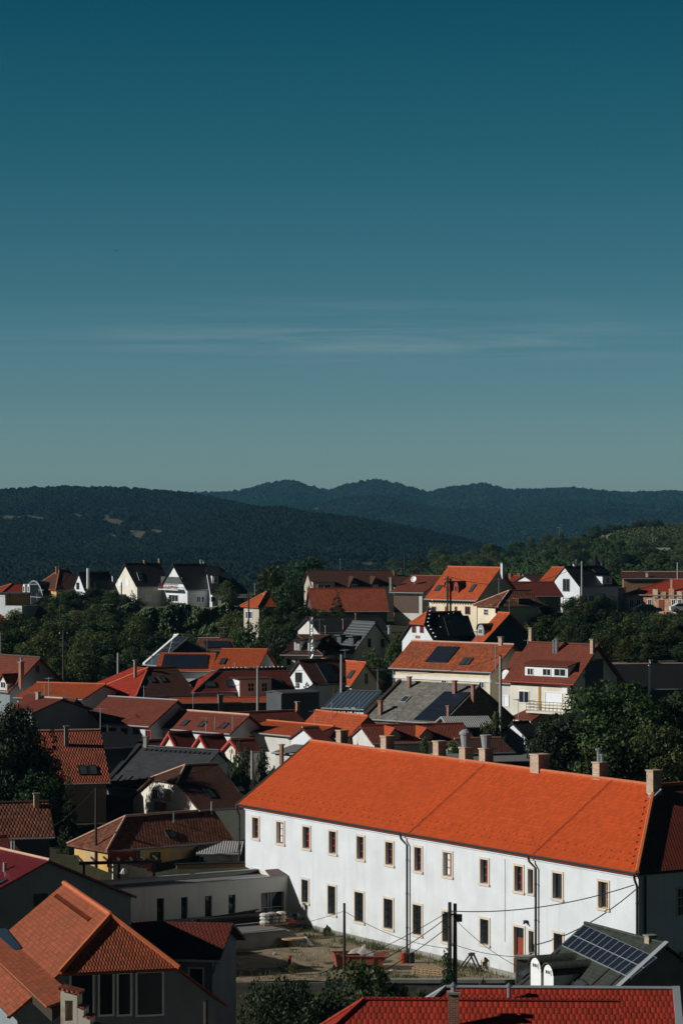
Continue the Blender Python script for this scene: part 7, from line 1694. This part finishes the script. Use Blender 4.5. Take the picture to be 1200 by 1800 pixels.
# white terrace wall and canopy at the left edge
def terrace_left():
    o = empty('terrace_wall', 'white stepped terrace wall at the left edge under the glass bay', 'wall', (-57, 461, -19.8), -.42)
    A = at(0, 1056, 461); B = at(47, 1064, 461)
    MB().box((A.x + 57 - 6, -.2, -1), (A.x + 57 + 1.4, .2, A.z + 19.8 + .8)).build('wall', 'wall_white', o); MB().box((A.x + 57 + 1.403, -.2, -1), (B.x + 57, .2, B.z + 19.8)).build('wall', 'wall_white', o); MB().box((B.x + 57 - .003, -.2, -1), (B.x + 57 + .2, 7, B.z + 19.8 - .01)).build('return_wall', 'wall_offwhite', o)
    MB().box((A.x + 57 - 6, -.3, A.z + 20.603), (A.x + 57 + 1.4, .3, A.z + 20.75)).build('coping', 'trim_white', o)
    c = at(20, 1043, 470); o = empty('canopy', 'dark flat canopy on thin posts above the white terrace wall', 'canopy', (c.x, c.y, -15.3))
    MB().box((-3.5, -2.5, c.z + 15.3), (3.6, 2.5, c.z + 15.45)).build('roof', 'roof_flat_dark', o)
    for x in (-3.2, 0, 3.3): MB().box((x - .08, -2.3, 0), (x + .08, -2.14, c.z + 15.297)).build('post', 'wood_dark', o)
    h = House('corner of an orange roof at the left edge below the white terrace wall', (14, 1090), (2, 1077), P, end='r', ox=-40, W=6, Y=420, wall='wall_offwhite', roof='roof_red', cap=None, quiet=True)
terrace_left()
# vineyard hill: trees, rows of vines, pylon
crown_mat('crown_hill', (0.018, 0.034, 0.010), (0.045, 0.065, 0.018))
def vineyard():
    for i in range(80):
        for _ in range(50):
            px = g.uniform(690, 1230); top = np.interp(px, [680, 760, 850, 920, 980, 1060, 1130, 1200], [1000, 978, 962, 958, 945, 938, 948, 955]); row = g.uniform(top, 1012)
            if (px < 850 and row < 992 and px < 760) or (1080 < px and 922 < row < 962 and px > 1075): continue
            break
        p = hill_point(S_right, px, row); tree(g.choice(('broad_a', 'broad_b', 'broad_c', 'olive_a', 'broad_a')), p - Vector((0, 0, 1.6)), g.uniform(5, 8.5), 'tree in the loose wood on the vineyard hill at right', 'tree', 'trees on the vineyard hill', width=g.uniform(1.0, 1.6))
    top_ = lambda px: np.interp(px, [680, 760, 850, 920, 980, 1060, 1130, 1240], [1000, 982, 966, 962, 948, 941, 960, 966])
    forest('hill_wood', S_right, 7000, 1.5, 41, 'crown_hill', mask=lambda P, px, row: (row > top_(px)) & (px > 690) & ((px > 770) | (row > 994)), label='loose green wood filling the gaps on the vineyard hill at right')
    for i in range(22):
        px = 1050 + g.uniform(0, 110); p = hill_point(S_right, px, np.interp(px, [1050, 1100, 1160], [942, 931, 928]) + g.uniform(-1, 3)); tree(g.choice(('broad_a', 'broad_c')), p - Vector((0, 0, .4)), g.uniform(3, 5.5), 'tree along the crest of the vineyard hill', 'tree', 'trees on the crest of the vineyard hill', width=1.2)
    rg = np.random.default_rng(8); pts = []
    for k in range(26):
        for j in range(150):
            px = 1072 + j * 1.15; row = 929 + k * 1.55 - (px - 1075) * .02
            if row > np.interp(px, [1072, 1100, 1240], [938, 962, 968]): continue
            p = hill_point(S_right, px, row); pts.append((p.x, p.y, p.z))
    for k in range(9):
        for j in range(70):
            px = 735 + j * 1.4; row = 994 - k * 2.2 + (px - 735) * -.08
            p = hill_point(S_right, px, row); pts.append((p.x, p.y, p.z))
    P_ = np.array(pts); P_ = np.repeat(P_, 5, 0) + rg.normal(scale=(.5, .4, .35), size=(len(P_) * 5, 3)) + [0, 0, .9]
    o = scatter_leaves('vineyard', P_, np.tile([-.4, -.5, .8], (len(P_), 1)), .9, 'leaf_green', 9); tag(o, 'rows of vines on the sunny upper slope of the right-hand hill', 'vineyard', kind='stuff')
    p = hill_point(S_right, 984, 955); o = empty('pylon', 'small lattice pylon on the skyline of the vineyard hill', 'pylon', p); h_ = 9.0; m = MB()
    for s in ((-1, -1), (1, -1), (1, 1), (-1, 1)): m.tube([(s[0] * 1.1, s[1] * 1.1, -1), (s[0] * .2, s[1] * .2, h_)], .12, 4)
    for j in range(7):
        z0, z1 = h_ * j / 7, h_ * (j + 1) / 7; k0, k1 = 1.1 - .9 * j / 7, 1.1 - .9 * (j + 1) / 7; m.tube([(-k0, -k0, z0), (k1, -k1, z1)], .08, 4); m.tube([(k0, -k0, z0), (-k1, -k1, z1)], .08, 4)
    m.build('mast', 'wall_dark_grey', o); MB().box((-2, -.1, h_ * .8), (2, .1, h_ * .8 + .2)).build('crossarm', 'trim_grey', o)
    p = hill_point(S_right, 1165, 975) - Vector((0, 0, 1.2)); o = empty('hut', 'tiny pale hut among the trees on the vineyard hill', 'hut', p, .3); MB().box((-2.2, -1.6, -1), (2.2, 1.6, 2.4)).build('wall', 'wall_beige', o); MB().slab([[(-2.6, -2, 2.3), (2.6, -2, 2.3), (2.6, 0, 3.6), (-2.6, 0, 3.6)], [(2.6, 2, 2.3), (-2.6, 2, 2.3), (-2.6, 0, 3.6), (2.6, 0, 3.6)]], .15).build('roof', 'roof_corrugated', o)
    p = hill_point(S_right, 1045, 968); o = empty('chapel', 'dark pointed church spire beyond the black roof of the tall white house', 'spire', at(1045, 1000, 620)); q_ = at(1045, 974, 620).z - o.location.z
    MB().box((-1.4, -1.4, -8), (1.4, 1.4, q_ * .2)).build('tower', 'wall_dark_grey', o); MB().lathe((0, 0, q_ * .2), [(1.9, 0), (1.2, q_ * .15), (.35, q_ * .5), (.05, q_ * .8)], 8).build('spire_roof', 'roof_black', o)
vineyard()
# ------------------------------------------------------------------ cars by the brick house
def car(x, y, Y, rz, mat, label):
    p = at(x, y, Y); o = empty('car', label, 'car', (p.x, p.y, float(p.z)), rz)
    prof = [(-2.1, .3), (2.1, .3), (2.15, .6), (2.0, .82), (1.2, .92), (.55, 1.38), (-1.0, 1.42), (-1.7, .98), (-2.12, .9)]
    MB().prism([(a, -.82, b) for a, b in prof], (0, 1.64, 0)).build('body', mat, o)
    for s in (-.83, .825): MB().prism([(a, s, b) for a, b in ((1.0, .93), (.5, 1.32), (-.95, 1.35), (-1.45, .97))], (0, .005, 0)).build('side_window', 'pane_dark', o)
    for a in (-1.3, 1.35):
        for s in (-.84, .62):
            w = MB(); pts = [(a + .32 * math.cos(t), s, .32 + .32 * math.sin(t)) for t in np.linspace(0, 2 * math.pi, 15)[:-1]]; w.prism(pts, (0, .22, 0)); ww = w.build('wheel', 'rubber', o); MB().prism([(a + .18 * math.cos(t), s - .01, .32 + .18 * math.sin(t)) for t in np.linspace(0, 2 * math.pi, 11)[:-1]], (0, .24, 0)).build('rim', 'zinc', ww)
    for s in (-.6, .6): MB().lathe((2.08, s, .62), [(.02, -.07), (.12, 0), (.02, .07)], 8).build('headlight', 'trim_white', o)
car(1137, 1078, 441, .15, 'car_dark', 'dark car parked in front of the brick-fronted house'); car(1200, 1076, 441, .1, 'car_white', 'white car at the right edge in front of the brick-fronted house')
# ------------------------------------------------------------------ birds
def bird(x, y, Y, span, label, rz):
    p = at(x, y, Y); s = span / 2
    o = empty('bird', label, 'bird', p, rz); b = MB().tube([(0, -.22 * span, 0), (0, -.12 * span, .01), (0, .1 * span, .01), (0, .22 * span, 0)], .045 * span, 7, .02 * span); 
    m = b
    for k in (-1, 1): m.slab([[(0, -.1 * span, .02), (k * s * .45, -.06 * span, .13 * span), (k * s * .45, .07 * span, .13 * span), (0, .09 * span, .02)] if k > 0 else [(0, .09 * span, .02), (k * s * .45, .07 * span, .13 * span), (k * s * .45, -.06 * span, .13 * span), (0, -.1 * span, .02)], [(k * s * .45, -.06 * span, .13 * span), (k * s, -.01 * span, -.05 * span), (k * s, .02 * span, -.05 * span), (k * s * .45, .07 * span, .13 * span)] if k > 0 else [(k * s * .45, .07 * span, .13 * span), (k * s, .02 * span, -.05 * span), (k * s, -.01 * span, -.05 * span), (k * s * .45, -.06 * span, .13 * span)]], .02 * span)
    m.build('body', 'bird_grey', o)
bird(204.5, 441, 420, .9, 'dark bird gliding with bent wings in the left part of the sky', .5); bird(936.5, 421, 700, .6, 'tiny far bird, a dark speck in the right part of the sky', 1.0)
# ------------------------------------------------------------------ haze
def haze():
    m = bpy.data.materials.new('haze'); m.use_nodes = True; nt = m.node_tree; nt.nodes.clear()
    out = nt.nodes.new('ShaderNodeOutputMaterial'); v = nt.nodes.new('ShaderNodeVolumePrincipled'); v.inputs['Density'].default_value = HAZE[0]; v.inputs['Color'].default_value = HAZE[1]
    nt.links.new(v.outputs[0], out.inputs['Volume']); MATS['haze'] = m
    o = MB().box((-2600, -80, -80), (2600, 9700, 170)).build('haze', m); o['kind'] = 'stuff'; o['label'] = 'thin blue haze in the air over the town and hills'
HAZE = (3.4e-5, (0.22, 0.62, 0.95, 1))
haze()
